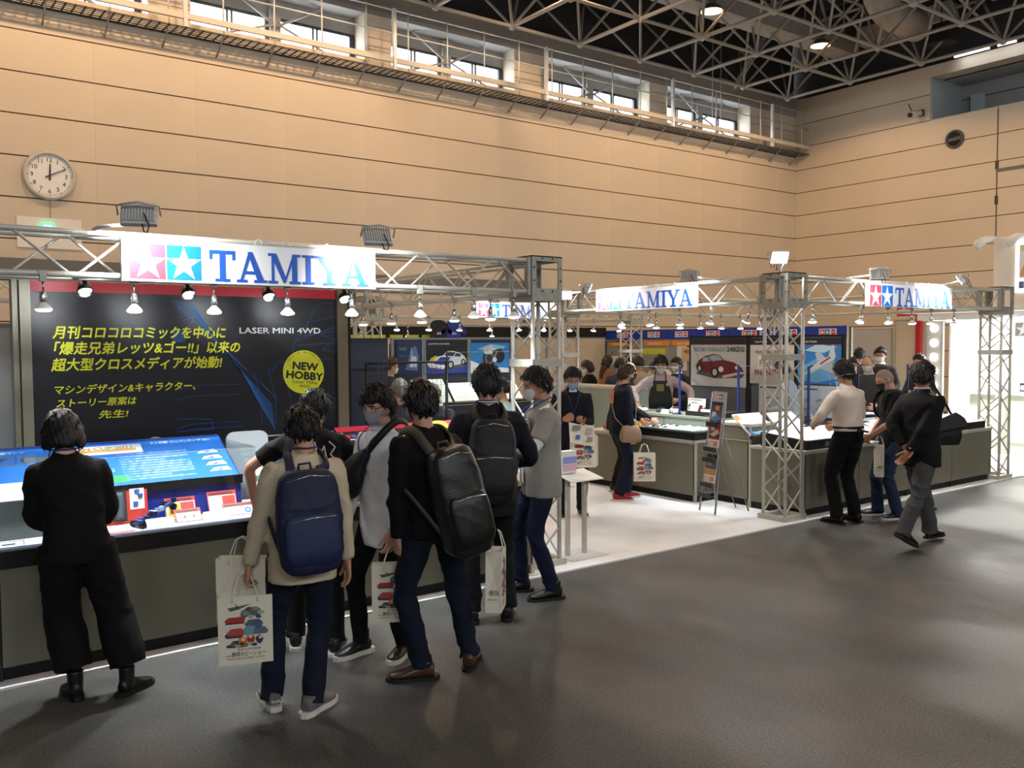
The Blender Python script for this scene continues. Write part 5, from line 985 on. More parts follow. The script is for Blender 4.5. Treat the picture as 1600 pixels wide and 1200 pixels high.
for k, (z, a) in enumerate(((1.02, mg[0]), (.74, mg[1]), (.34, mg[2]))):
    M = basis((.05, rk_y(z) - .02, z), (1, 0, 0), (0, -1, .14)); y0 = .09 if k else 0
    t = empty('magazine', ['blue covered magazine in the top rack pocket', 'red covered magazine in the second rack pocket', 'sand coloured magazine in the lower rack pocket'][k], 'magazine', M=rk.matrix_basis @ M, group='magazines in the leaflet rack')
    MB().box((0, 0, -.008), (.21, .235 + y0, 0)).build('pages', pc('#ececea'), t)
    flat([(a[0], rect(0, y0, .21, y0 + .235))] + [(c, [(x, y + y0) for x, y in p]) for c, p in a[1]] + ([('#ead9d6', rect(0, 0, .21, .088)), ('#c98a86', rect(.12, .02, .18, .07))] if k else []), .0004).build('cover_print', None, t, Matrix.Translation((0, 0, .0003)))
for z in (1.0, .72, .60, .32, .20):
    m = MB(); y = rk_y(z)
    m.path([(.0, y, z + .02), (.0, y - .045, z), (wr_ - .01, y - .045, z), (wr_ - .01, y, z + .02)], .0035, RS, 5).path([(.0, y - .05, z + .09), (wr_ - .01, y - .05, z + .09)], .0035, RS, 5).path([(.02, y, z - .02), (.02, y - .048, z + .05)], .003, RS, 4).path([(.1, y, z - .02), (.1, y - .05, z + .09)], .003, RS, 4).path([(.19, y, z - .02), (.19, y - .05, z + .09)], .003, RS, 4)
    m.build('wire_pocket', None, rk)
    MB().box((.02, -.002, 0), (wr_ - .04, 0, .05)).build('label_strip', pc('#26282b'), rk, Matrix.Translation((0, y - .052, z - .03)))
# --- small white stand by the grey polo shirt with a pamphlet holder
t = empty('sanitizer_stand', 'small white two post stand with pink and blue pamphlets beside the first tower', 'stand', (5.22, 6.02, .014))
MB().box((-.2, -.18, 0), (.22, .18, .008)).build('base_plate', pc('#d3d4d4'), t)
for x in (-.11, .09): MB().box((x - .02, -.015, .008), (x + .015, .02, .72)).build('post', ALU, t)
MB().add([(-.2, -.16, .70), (.18, -.16, .70), (.18, .12, .76), (-.2, .12, .76), (-.2, -.16, .708), (.18, -.16, .708), (.18, .12, .768), (-.2, .12, .768)], [(3, 2, 1, 0), (4, 5, 6, 7), (0, 1, 5, 4), (1, 2, 6, 5), (2, 3, 7, 6), (3, 0, 4, 7)], WHITE).build('tray', None, t)
t2 = empty('pamphlet_box', 'white box of pink and blue pamphlets on the small stand', 'box', (5.14, 6.06, .77)); MB().box((-.08, -.03, 0), (.08, .05, .2)).build('box_body', WHITE, t2); MB().box((-.08, -.034, .02), (.08, -.03, .08)).build('pink_band', pc('#e6b8c8'), t2); MB().box((-.08, -.034, .09), (.08, -.03, .15)).build('blue_band', pc('#9aa6dc'), t2)
# --- goods hanging before the blue header boards
for k, (y, z) in enumerate(((15.75, 1.55), (12.55, 1.62))):
    t = empty('hanging_goods', ['cream shoulder bags hung on the black rack', 'black apron hung on the black rack'][k], 'hanging goods', M=xM(14.6, y, 0))
    for x in (0, .75): MB().box((x, 0, 0), (x + .02, 1.97, .02)).build('rack_post', BLACK, t)
    MB().box((0, 1.95, 0), (.77, 1.97, .02)).build('rack_rail', BLACK, t)
    if k == 0: MB().prism([(.15, 1.42), (.5, 1.42), (.52, 1.58), (.4, 1.62), (.14, 1.6)], .03, .08, pc('#d9cdb0')).build('bag_body', None, t); MB().path([(.2, 1.6, .05), (.27, 1.72, .05), (.36, 1.6, .05)], .008, BLACK, 5).build('strap', None, t)
    else: MB().prism([(.2, 1.2), (.55, 1.2), (.56, 1.6), (.46, 1.85), (.3, 1.85), (.2, 1.6)], .03, .06, pc('#15161a')).build('apron_body', None, t); MB().path([(.3, 1.85, .04), (.38, 1.94, .04), (.46, 1.85, .04)], .008, BLACK, 5).build('strap', None, t)
for k, (y, z) in enumerate(((13.05, 1.52), (11.9, 1.45))):
    t = empty('paper_sign', ['tan sign card with dark lettering by the hanging apron', 'tan sign card right of the hanging apron'][k], 'sign', M=xM(14.95, y * 1.045, z)); MB().box((0, 0, -.01), (.4, .3, 0)).build('sheet', pc('#d6b795'), t); text(t, '40th' if k == 0 else 'SALE', Matrix.Translation((.06, .17, .001)), .12, pc('#3a3a3a'), width=.28, bold=.02)
t = empty('red_notice', 'red and white notice stand beside the man holding brochures', 'sign', M=yM(7.55, 9.0, 1.12)); MB().box((0, .0, -.01), (.09, .2, 0)).build('sheet', pc('#f0e4e0'), t); MB().box((0, .08, 0), (.09, .2, .002)).build('red_field', pc('#c8302e'), t); MB().tube((.045, 0, -.01), (.045, -1.1, -.01), .01, ALU, 6).build('pole', None, t); MB().box((-.06, -1.106, -.1), (.15, -1.1, .08)).build('base', ALU, t)
# ============================================================= PEOPLE
DG = bpy.context.evaluated_depsgraph_get
def remeshed(vs, fs, voxel, smooth=2, name='m', adapt=0):
    me = bpy.data.meshes.new(name); me.from_pydata(vs, [], fs); o = bpy.data.objects.new(name, me); COL.objects.link(o)
    r = o.modifiers.new('r', 'REMESH'); r.mode = 'VOXEL'; r.voxel_size = voxel; r.adaptivity = adapt
    if smooth: s = o.modifiers.new('s', 'SMOOTH'); s.factor = .5; s.iterations = smooth
    out = bpy.data.meshes.new_from_object(o.evaluated_get(DG())); bpy.data.objects.remove(o); bpy.data.meshes.remove(me); return out
def crom(P, n):
    """Catmull-Rom through rows of P (list of float tuples), n steps per span."""
    P = np.array(P, float); out = []
    for i in range(len(P) - 1):
        p0, p1, p2, p3 = P[max(i - 1, 0)], P[i], P[i + 1], P[min(i + 2, len(P) - 1)]
        for t in np.arange(n) / n: out.append(.5 * (2 * p1 + (p2 - p0) * t + (2 * p0 - 5 * p1 + 4 * p2 - p3) * t * t + (3 * p1 - p0 - 3 * p2 + p3) * t ** 3))
    out.append(P[-1]); return np.array(out)
class Soup:
    def __init__(s): s.v = []; s.f = []
    def loft(s, rows, side=(1, 0, 0), n=16, steps=4, sq=2.0):
        """rows of (x, y, z, half width along side, half depth); closed with rounded caps."""
        rows = crom(rows, steps) if len(rows) > 2 else np.array(rows, float); N = len(rows); b = len(s.v); side = np.array(side, float)
        for i, r in enumerate(rows):
            d = rows[min(i + 1, N - 1)][:3] - rows[max(i - 1, 0)][:3]; d /= np.linalg.norm(d) + 1e-9
            a = side - side.dot(d) * d; a /= np.linalg.norm(a) + 1e-9; c = np.cross(d, a)
            for k in range(n):
                t = 2 * PI * k / n; ct, st_ = math.cos(t), math.sin(t); e = 2 / sq
                x = math.copysign(abs(ct) ** e, ct); y = math.copysign(abs(st_) ** e, st_)
                s.v.append(tuple(r[:3] + a * r[3] * x + c * r[4] * y))
        for i in range(N - 1):
            for k in range(n): s.f.append((b + i * n + k, b + i * n + (k + 1) % n, b + (i + 1) * n + (k + 1) % n, b + (i + 1) * n + k))
        s.f.append([b + k for k in range(n)][::-1]); s.f.append([b + (N - 1) * n + k for k in range(n)]); return s
    def limb(s, pts, rad, n=12, steps=4):
        rows = [tuple(p) + (r, r) if not isinstance(r, tuple) else tuple(p) + r for p, r in zip(pts, rad)]
        d = np.array(pts[-1], float) - np.array(pts[0], float); side = (1, 0, 0) if abs(d[0]) < .7 * np.linalg.norm(d) else (0, 1, 0)
        return s.loft(rows, side, n, steps)
    def ball(s, c, r, n=12):
        r = r if isinstance(r, tuple) else (r, r, r); b = len(s.v); m = n // 2
        for i in range(1, m):
            for k in range(n):
                a, t = PI * i / m, 2 * PI * k / n; s.v.append((c[0] + r[0] * math.sin(a) * math.cos(t), c[1] + r[1] * math.sin(a) * math.sin(t), c[2] + r[2] * math.cos(a)))
        for i in range(m - 2):
            for k in range(n): s.f.append((b + i * n + k, b + (i + 1) * n + k, b + (i + 1) * n + (k + 1) % n, b + i * n + (k + 1) % n))
        s.f.append([b + k for k in range(n)]); s.f.append([b + (m - 2) * n + k for k in range(n)][::-1]); return s
def ik(a, b, l1, l2, pole):
    a, b, pole = Vector(a), Vector(b), Vector(pole); d = b - a; D = d.length
    if D > (l1 + l2) * .998: d = d * ((l1 + l2) * .998 / D); D = d.length; b = a + d
    x = (D * D + l1 * l1 - l2 * l2) / (2 * D); h = math.sqrt(max(l1 * l1 - x * x, 0)); n = d.normalized(); p = pole - pole.dot(n) * n
    p = p.normalized() if p.length > 1e-6 else n.orthogonal(); return a + n * x + p * h, b
def wrinkle(me, amp, seed, zones=(), fr=9.0):
    """Soft cloth folds: ridges across the garment, stronger near the given points (elbows, knees, waist)."""
    n = len(me.vertices); co = np.empty(n * 3); me.vertices.foreach_get('co', co); co = co.reshape(-1, 3); nr = np.empty(n * 3); me.vertices.foreach_get('normal', nr); nr = nr.reshape(-1, 3)
    rs = np.random.RandomState(seed); ph = rs.uniform(0, 6.28, 12); x, y, z = co.T
    w1 = np.sin(fr * .6 * x + fr * 1.1 * z + ph[0]) + np.sin(fr * .9 * y - fr * .5 * z + ph[1]); w2 = np.sin(fr * 1.3 * x - fr * .7 * y + ph[2] + .8 * w1)
    rid = 1 - np.abs(np.sin(fr * 2.0 * z + fr * .9 * (x + y) * np.sign(ph[3] - 3) + 1.6 * w1 + ph[4])); rid2 = 1 - np.abs(np.sin(fr * 1.1 * x - fr * 1.4 * z + 1.3 * w2 + ph[5])); rid3 = np.sin(fr * 4 * z + fr * 3 * x + 2.2 * w2 + ph[6])
    k = np.full(n, .35)
    for (c, r) in zones: k += 1.1 * np.exp(-((co - np.array(c)) ** 2).sum(1) / (r * r))
    d = amp * k * (rid ** 2 + .7 * rid2 ** 2 + .25 * rid3 - .55)
    co += nr * d[:, None]; me.vertices.foreach_set('co', co.ravel()); me.update()
def smooth_on(me): me.polygons.foreach_set('use_smooth', [True] * len(me.polygons))
# --- head: a star-shaped surface round the head centre, face towards +Y, unit = metres for a 1.70 m person
def head_r(D, skin=True):
    """radius along unit directions D (n,3)"""
    x, y, z = D.T; a, b, c = .0745, .094, .113
    b_ = np.where(y > 0, .092, .100); r = 1 / np.sqrt((x / a) ** 2 + (y / b_) ** 2 + (z / c) ** 2)
    az = np.arctan2(x, y); el = np.arcsin(np.clip(z, -1, 1))
    g = lambda A, E, sa, se: np.exp(-((np.abs(az) - A) / sa) ** 2 - ((el - E) / se) ** 2)
    r = r * (1 - .13 * np.exp(-((el + 1.0) / .55) ** 2) * (np.abs(az) > .9) * np.clip((np.abs(az) - .9) * 2, 0, 1))      # under the ears, nape
    r += .012 * g(0, -.78, .42, .30)                   # chin
    r -= .010 * g(1.0, -.75, .35, .35)                 # jaw narrows
    if skin:
        r += .020 * np.exp(-(az / .10) ** 2) * np.exp(-((el + .20) / .13) ** 2) + .009 * np.exp(-(az / .09) ** 2 - ((el - .02) / .16) ** 2)    # nose
        r -= .0085 * g(.36, .06, .17, .13)              # eye sockets
        r += .0035 * g(.36, .27, .28, .08); r += .004 * g(.55, -.18, .25, .18)
        r += .006 * g(0, -.475, .26, .05) + .005 * g(0, -.56, .22, .045) - .004 * g(0, -.515, .28, .018)
    return r
def sph_dirs(nu, nv):
    el = np.linspace(-PI / 2 + .04, PI / 2 - .04, nv); az = np.linspace(-PI, PI, nu, endpoint=False); E, A = np.meshgrid(el, az, indexing='ij')
    return np.stack([np.cos(E) * np.sin(A), np.cos(E) * np.cos(A), np.sin(E)], -1).reshape(-1, 3), A.ravel(), E.ravel()
def sph_faces(nu, nv): return [(i * nu + k, i * nu + (k + 1) % nu, (i + 1) * nu + (k + 1) % nu, (i + 1) * nu + k) for i in range(nv - 1) for k in range(nu)] + [list(range(nu))[::-1], [(nv - 1) * nu + k for k in range(nu)]]
def hair_mesh(style, mt, hi, seed):
    nu, nv = (88, 60) if hi else (36, 26); D, az, el = sph_dirs(nu, nv); aa = np.abs(az); rs = np.random.RandomState(seed); ph = rs.uniform(0, 6.28, 8)
    r = head_r(D, False)
    line = np.interp(aa, [0, .5, .95, 1.15, 1.35, 1.55, 1.75, 2.1, 2.6, PI], {'short': [.62, .60, .50, .28, .10, -.02, -.35, -.62, -.78, -.80], 'fringe': [.34, .34, .34, .05, -.10, -.15, -.40, -.66, -.82, -.84], 'bob': [.45, .42, .1, -.2, -.75, -.9, -.98, -1.0, -1.0, -1.0], 'balding': [1.6, 1.6, 1.5, .75, .35, .05, -.3, -.6, -.75, -.78], 'shaved': [.75, .7, .55, .3, .1, -.02, -.35, -.6, -.75, -.78], 'long': [.45, .42, .1, -.2, -.9, -1.2, -1.2, -1.2, -1.2, -1.2]}[style])
    line = line + .05 * np.sin(9 * az + ph[0]) * (style != 'shaved')
    k = np.clip((el - line) / (.16 if style != 'shaved' else .10), 0, 1); k = k * k * (3 - 2 * k)
    th = {'short': .020, 'fringe': .026, 'bob': .022, 'balding': .010, 'shaved': .0035, 'long': .024}[style]
    strand = .0030 * np.sin(34 * az + 3 * np.sin(5 * el + ph[1]) + ph[2]) + .0022 * np.sin(61 * az + 6 * el + ph[3]) + .003 * np.sin(7 * az + 9 * el + ph[4])
    if style == 'shaved': strand *= .1
    if style == 'balding': th = th * (1 - .85 * np.exp(-((el - 1.35) / .5) ** 2))
    top = .006 * np.clip(np.sin(el), 0, 1) * (style in ('short', 'fringe'))
    low = 0
    if style in ('bob', 'long'): low = .034 * np.exp(-((el + .75) / .5) ** 2) * (aa > 1.0) * np.clip((aa - 1.0) * 1.5, 0, 1) + .012 * (aa > 1.0)
    rr = r - .008 + k * (.008 + th + top + low + strand)
    V = D * rr[:, None]; F = sph_faces(nu, nv); V = [tuple(p) for p in V]
    if style == 'long':
        S = Soup().loft([(0, -.055, -.02, .088, .06), (0, -.07, -.12, .095, .05), (0, -.08, -.22, .10, .045), (0, -.08, -.32, .085, .035), (0, -.08, -.38, .05, .02)], n=20); b = len(V); V += S.v; F += [tuple(i + b for i in f) for f in S.f]
    if style in ('short', 'fringe', 'bob', 'balding'):
        n = {True: {'short': 300, 'fringe': 330, 'bob': 90, 'balding': 90}, False: {'short': 50, 'fringe': 50, 'bob': 40, 'balding': 16}}[hi][style]
        idx = np.where((k > .55) & (el > (-1.1)))[0]
        for i in rs.choice(idx, n):
            d = D[i]; p = d * (rr[i] - .004); down = np.array([rs.uniform(-.35, .35), rs.uniform(-.3, .3) - (.0 if d[1] > 0 else 0), -1.0]); tg = down - down.dot(d) * d
            if el[i] > 1.0: a_ = rs.uniform(0, 6.28); tg = np.array([math.cos(a_), math.sin(a_), -.2]); tg = tg - tg.dot(d) * d
            tg /= np.linalg.norm(tg) + 1e-9; sd = np.cross(d, tg); L = rs.uniform(.025, .05) * (.85 if style == 'fringe' else .9 if style == 'bob' else 1); w = rs.uniform(.004, .008); out = rs.uniform(.004, .014) * (.35 if style == 'bob' else 1)
            b = len(V)
            for t, ww, o_ in ((0, w, .004), (.5, w * .9, out * .9 + .003), (1, .0006, out * .8)):
                q = p + tg * L * t + d * o_ - d * (L * t) ** 2 * 5.0
                V += [tuple(q - sd * ww), tuple(q + sd * ww), tuple(q + d * ww * .7)]
            for j in (0, 1): F += [(b + 3 * j, b + 3 * j + 1, b + 3 * j + 4, b + 3 * j + 3), (b + 3 * j + 1, b + 3 * j + 2, b + 3 * j + 5, b + 3 * j + 4), (b + 3 * j + 2, b + 3 * j, b + 3 * j + 3, b + 3 * j + 5)]
    me = bpy.data.meshes.new('hair'); me.from_pydata(V, [], F); me.materials.append(mt); smooth_on(me); me.update(); return me
SKIN = mat('skin', '#c08e72', .5, noise=.05, nscale=30); SKIN2 = mat('skin_tan', '#a8755a', .5, noise=.05, nscale=30); SKIN3 = mat('skin_fair', '#d2a58c', .5, noise=.04, nscale=30)
HBLK = mat('hair_black', '#0b0a0b', .42, bump=.4, bscale=300); HBRN = mat('hair_brown', '#3d2a1f', .45, bump=.4, bscale=300); HGRY = mat('hair_grey', '#6d6a66', .5, bump=.4, bscale=300); HWHT = mat('hair_shaved_grey', '#a08d7a', .6, bump=.4, bscale=400)
HDKG = mat('hair_dark_grey', '#26231f', .45, bump=.4, bscale=300)
def cloth(name, col, rough=.85, b=.35, sc=220, noise=.06): return mat('cloth_' + name, col, rough, bump=b, bscale=sc, noise=noise, nscale=6, spec=.25)
def add_meshes(meshes, mt, name):
    bm = bmesh.new()
    for m in meshes: bm.from_mesh(m)
    me = bpy.data.meshes.new(name); bm.to_mesh(me); bm.free(); me.materials.append(mt); smooth_on(me)
    for m in meshes: bpy.data.meshes.remove(m)
    return me
def hand_soup(wr, el, s, side, curl=.55, palm=None, point=None):
    """Five separate bent fingers on a palm at wrist wr, forearm coming from el. side +1 = right hand. palm: direction the palm faces."""
    w, e = Vector(wr), Vector(el); d = (Vector(point) if point else (w - e)).normalized(); pf = Vector(palm) if palm else Vector((-side, 0, 0)); pf = (pf - pf.dot(d) * d)
    pf = pf.normalized() if pf.length > 1e-4 else d.orthogonal().normalized(); th = d.cross(pf) * side          # thumb side
    q = Soup(); P = lambda a, b, c: tuple(w + (d * a + th * b + pf * c) * s)
    sd = tuple(th)
    q.loft([P(-.035, 0, 0) + (.027 * s, .021 * s), P(0, 0, 0) + (.029 * s, .019 * s), P(.04, 0, .002) + (.040 * s, .015 * s), P(.082, 0, .003) + (.041 * s, .013 * s)], sd, 14, 3)
    for k, (b, L) in enumerate(((.030, .072), (.011, .080), (-.009, .075), (-.028, .060))):
        a, c = .078, .003; pts = [P(.05, b * .9, c), P(a, b, c)]; ang = 0; seg = (L * .45, L * .31, L * .24)
        for j, l in enumerate(seg):
            ang += curl * (1.05, 1.15, .8)[j]; a += l * math.cos(ang); c += l * math.sin(ang); pts.append(P(a, b * (1 + .1 * (1 - curl)), c))
        r0 = (.0092, .0092, .0086, .0080, .0066); q.limb(pts, [r * s for r in r0], 8, 2)
    q.limb([P(.005, .020, .004), P(.035, .040, .014), P(.062, .052, .026), P(.085, .054, .040 + .01 * curl)], [.013 * s, .0125 * s, .0105 * s, .0085 * s], 8, 2)
    return q
def person(label, x, y, face, h=1.70, hi=True, skin=SKIN, hair=('short', HBLK), lean=0, side=0, twist=0, head=(0, 0, 0), feet=((-.11, .0, 4), (.11, .0, -4)), hands=((-.27, .06, .78), (.27, .06, .78)), epole=((-.5, -1, -.2), (.5, -1, -.2)),
           curl=(.5, .5), palm=(None, None), point=(None, None), top=None, legs=None, shoe=None, mask=None, glasses=None, seed=1, build=1.0, hip=(0, 0), z0=.0, kz=(None, None), lift=((0, 0), (0, 0)), cat='person', bare=False):
    """Standing figure. Local frame: faces +Y, right is +X; joint targets are metres for a 1.70 m person and scale with h."""
    s = h / 1.70; T = empty('person', label, cat, (x, y, z0), face - 90); T.scale = (s, s, s); vx = (.011 if hi else .022); B = build
    # joints
    hipc = Vector((hip[0], hip[1], .915)); l = R(lean); tw = R(twist)
    up = Vector((0, math.sin(l), math.cos(l))); upm = Vector((0, math.sin(l * .6), math.cos(l * .6)))
    side = R(side); lat = Vector((math.sin(side), 0, 0)); up = (up + lat).normalized(); upm = (upm + lat * .7).normalized()
    waist = hipc + upm * .17; chest = waist + up * .20; neck = chest + up * .152; sh = chest + up * .105
    rt = Vector((math.cos(tw), math.sin(tw), 0)); fw = Vector((-math.sin(tw), math.cos(tw), 0))
    S = [sh - up * .042 - rt * .168 * B, sh - up * .042 + rt * .168 * B]
    hy, hp, hr = [R(a) for a in head]
    hm = Matrix.Rotation(tw - hy, 3, 'Z') @ Matrix.Rotation(-hp, 3, 'X') @ Matrix.Rotation(hr, 3, 'Y')
    hc = neck + up * .035 + hm @ Vector((0, .018, .105))
    arms, legj = [], []
    for i in (0, 1):
        el, wr = ik(S[i], hands[i], .285, .255, epole[i]); arms.append((S[i], el, wr))
        fx, fy, fa = feet[i]; lz, la = lift[i]; ank = Vector((fx, fy, .085 + lz)); H = hipc + Vector(((-.09, .09)[i], 0, -.02))
        kn, an = ik(H, ank, .415, .425, (math.sin(R(-fa)) * .6, 1, .0)); legj.append((H, kn, an, fa, la))
    # skin body: torso and legs lie inside the clothes
    q = Soup(); tp = lambda p: (p.x, p.y, p.z)
    q.loft([tp(hipc - Vector((0, 0, .08))) + (.13 * B, .085), tp(hipc) + (.145 * B, .10), tp(waist) + (.118 * B, .085), tp(chest) + (.14 * B, .095), tp(sh) + (.14 * B, .075), tp(neck) + (.055, .055)], tuple(rt), 14, 2)
    q.limb([tp(neck - up * .06), tp(neck + up * .02), tp(hc - hm @ Vector((0, .02, .05)))], [.062, .056, .054], 12, 3)
    for i in (0, 1):
        a, e, w = arms[i]; q.limb([tp(a), tp(a.lerp(e, .5)), tp(e), tp(e.lerp(w, .3)), tp(w)], [.045, .043, .038, .037, .026], 10, 2)
        H, kn, an, fa, la = legj[i]; q.limb([tp(H), tp(H.lerp(kn, .5)), tp(kn), tp(kn.lerp(an, .35)), tp(an)], [.08, .068, .05, .05, .034], 10, 2)
    body = remeshed(q.v, q.f, .014 if hi else .025, 1)
    parts = [body]
    q = Soup(); nu, nv = (84, 64) if hi else (30, 24); D, az, el = sph_dirs(nu, nv); rr = head_r(D); q.v = [tuple(hc + hm @ Vector(p)) for p in D * rr[:, None]]; q.f = sph_faces(nu, nv)
    for sg in (-1, 1):      # ears
        ec = Vector((sg * .0735, -.008, -.012)); q.loft([tuple(hc + hm @ (ec + Vector((sg * a, b, c)))) + (w_, w_ * .35) for a, b, c, w_ in ((.0, .004, -.034, .006), (.004, .002, -.018, .012), (.008, -.004, .004, .017), (.009, -.006, .020, .015), (.004, -.002, .032, .007))], tuple(hm @ Vector((sg * .4, -1, 0))), 10, 2)
    hdm = bpy.data.meshes.new('h'); hdm.from_pydata(q.v, [], q.f); parts.append(hdm)
    for i in (0, 1):
        a, e, w = arms[i]; q = hand_soup(w, e, 1.0, (-1, 1)[i], curl[i], palm[i], point[i]); m_ = remeshed(q.v, q.f, .0048 if hi else .010, 1); parts.append(m_)
    link('body', add_meshes(parts, skin, 'body'), T)
    link('hair', hair_mesh(hair[0], hair[1], hi, seed), T, Matrix.Translation(hc) @ hm.to_4x4())
    if mask or hi or glasses:
        def fp(a, e, off=.0): d = np.array([[math.cos(e) * math.sin(a), math.cos(e) * math.cos(a), math.sin(e)]]); return Vector(d[0] * (head_r(d)[0] + off))
        HM = Matrix.Translation(hc) @ hm.to_4x4()
        if hi or glasses or mask:
            for sg in (-1, 1):
                c = fp(sg * .37, .05, -.004); m = MB(); k = 10
                m.add([tuple(c + Vector((.0135 * math.cos(2 * PI * j / k), .005, .0052 * math.sin(2 * PI * j / k)))) for j in range(k)] + [tuple(c + Vector((0, .008, 0)))], [(j, k, (j + 1) % k) for j in range(k)], mat('eye_white', '#d8d0c8', .3))
                m.add([tuple(c + Vector((.0052 * math.cos(2 * PI * j / k), .0088, .0050 * math.sin(2 * PI * j / k)))) for j in range(k)], [list(range(k))[::-1]], mat('iris_dark', '#1a0f0a', .2)); m.build('eye', None, T, HM)
                MB().path([fp(sg * a, e, .0012) for a, e in ((.16, .22), (.36, .29), (.58, .22))], [.0028, .0036, .0016], hair[1] if hair[1] is not HWHT else HGRY, 5).build('eyebrow', None, T, HM)
                MB().path([fp(sg * a, e, .0015) for a, e in ((.22, .085), (.36, .12), (.52, .07))], .0016, mat('eyelid', '#5a3a2c', .6), 4).build('eyelid', None, T, HM)
    if mask:
        D2 = []; U, V_ = (15, 9); F = []
        for j in range(V_):
            for i in range(U):
                u, v = 2 * i / (U - 1) - 1, j / (V_ - 1); top_e = -.10 + .10 * (1 - abs(u)) ** 1.5; bot = -1.02 + .30 * abs(u); e = bot + (top_e - bot) * v; a = u * (1.02 - .18 * abs(2 * v - 1))
                off = .009 + .006 * math.exp(-(u / .35) ** 2) + (.003 * math.sin(v * 18) if mask[1] == 'pleat' else .004 * math.exp(-(u / .1) ** 2)); d = np.array([[math.cos(e) * math.sin(a), math.cos(e) * math.cos(a), math.sin(e)]]); D2.append(tuple(d[0] * (head_r(d, False)[0] + off + .006 * math.exp(-(u / .3) ** 2) * (v > .3))))
        for j in range(V_ - 1):
            for i in range(U - 1): F.append((j * U + i, j * U + i + 1, (j + 1) * U + i + 1, (j + 1) * U + i))
        n0 = len(D2); D2 += [tuple(Vector(p) * .965) for p in D2]; F += [tuple(n0 + k for k in f[::-1]) for f in F[:]]
        m = MB().add(D2, F, mask[0], True)
        for sg in (-1, 1):
            for e in (-.18, -.62): m.path([fp(sg * .95, e, .004), Vector((sg * .079, .01, -.03 + .02 * (e > -.4))), Vector((sg * .082, -.018, -.005 - .03 * (e < -.4)))], .0012, mask[0], 4)
        m.build('face_mask', None, T, HM)
    if glasses:
        m = MB()
        for sg in (-1, 1):
            c = fp(sg * .40, .03, .012); m.path([c + Vector((.024 * math.cos(t), -.006 * abs(math.cos(t)) * (1 if sg * math.cos(t) > 0 else 0), .021 * math.sin(t))) for t in [2 * PI * k / 16 for k in range(16)]], .0018, glasses, 5, close=True)
            m.path([c + Vector((sg * .024, -.006, .004)), Vector((sg * .079, .03, .012)), Vector((sg * .081, -.02, .006))], .0018, glasses, 5)
        m.path([fp(-.12, .06, .014), fp(0, .08, .016), fp(.12, .06, .014)], .0018, glasses, 5); m.build('glasses', None, T, HM)
    J = dict(T=T, hipc=hipc, waist=waist, chest=chest, neck=neck, sh=sh, S=S, arms=arms, legs=legj, hc=hc, hm=hm, up=up, rt=rt, fw=fw, s=s, seed=seed, hi=hi, B=B)
    if legs: trousers(J, **legs)
    if shoe: shoes(J, **shoe)
    if top: garment(J, **top)
    return J
def trousers(J, m, w=1.0, cuff=.062, length=.07, flare=0, fold=.006, skirt=0):
    q = Soup(); h = J['hipc']; B = J['B']; tp = lambda p: (p.x, p.y, p.z); z = []
    q.loft([tp(h + Vector((0, 0, .135))) + (.145 * B, .108), tp(h + Vector((0, .0, .03))) + (.165 * B, .122), tp(h - Vector((0, 0, .06))) + (.170 * B, .122), tp(h - Vector((0, 0, .12))) + (.14 * B, .10)], tuple(J['rt']), 18, 3)
    for H, kn, an, fa, la in J['legs']:
        e = an + Vector((0, 0, length - .085)) if not la else an + (kn - an).normalized() * .0
        q.limb([tp(H + Vector((0, 0, .01))), tp(H.lerp(kn, .45)), tp(kn), tp(kn.lerp(e, .45)), tp(e.lerp(kn, .08)), tp(e)], [.100 * w, .090 * w, .070 * w + flare * .35, .066 * w + flare * .65, cuff + flare * .9, cuff + flare], 14, 3)
        z += [(tp(kn), .12), (tp(e), .13)]
    me = remeshed(q.v, q.f, .012 if J['hi'] else .024, 2); wrinkle(me, fold, J['seed'] + 5, z + [(tp(h - Vector((0, -.1, .1))), .12)], 9); me.materials.append(m); smooth_on(me); link('trousers', me, J['T'])
def shoes(J, m, sole, kind='shoe', sole_t=.022, boot=0, scale=1.0, lace=None):
    for H, kn, an, fa, la in J['legs']:
        q = Soup(); k = scale
        rows = [(0, -.065, .050, .030, .036), (0, -.045, .052, .038, .042), (0, 0, .055, .040, .046), (0, .05, .050, .042, .036), (0, .10, .040, .048, .026), (0, .155, .034, .044, .020), (0, .185, .030, .026, .012)]
        q.loft([tuple(np.array(r) * k) for r in rows], (1, 0, 0), 14, 3); q.limb([(0, -.012, .05), (0, -.012, .11 + boot)], [.044, .046], 12, 1)
        me = remeshed(q.v, q.f, .008 if J['hi'] else .014, 2)
        for v in me.vertices:
            if v.co.z < .012: v.co.z = .012
        me.materials.append(m); smooth_on(me)
        M = Matrix.Translation((an.x, an.y, an.z - .085)) @ Matrix.Rotation(R(fa), 4, 'Z') @ (Matrix.Translation((0, .12, 0)) @ Matrix.Rotation(R(-la), 4, 'X') @ Matrix.Translation((0, -.12, 0)) if la else Matrix())
        o = link('shoe', me, J['T'], M)
        out = [(.030, -.085), (.043, -.04), (.040, .02), (.049, .10), (.046, .155), (.030, .19), (0, .205), (-.030, .19), (-.044, .155), (-.047, .10), (-.037, .02), (-.042, -.04), (-.030, -.085), (0, -.098)]
        MB().prism([(a * k, b * k) for a, b in out], 0, sole_t, sole).build('sole', None, o)
        if lace:
            mb = MB()
            for i in range(4): mb.path([(-.022, .045 + .018 * i, .088 - .009 * i), (0, .05 + .018 * i, .093 - .009 * i), (.022, .045 + .018 * i, .088 - .009 * i)], .0025, lace, 4)
            mb.build('laces', None, o)
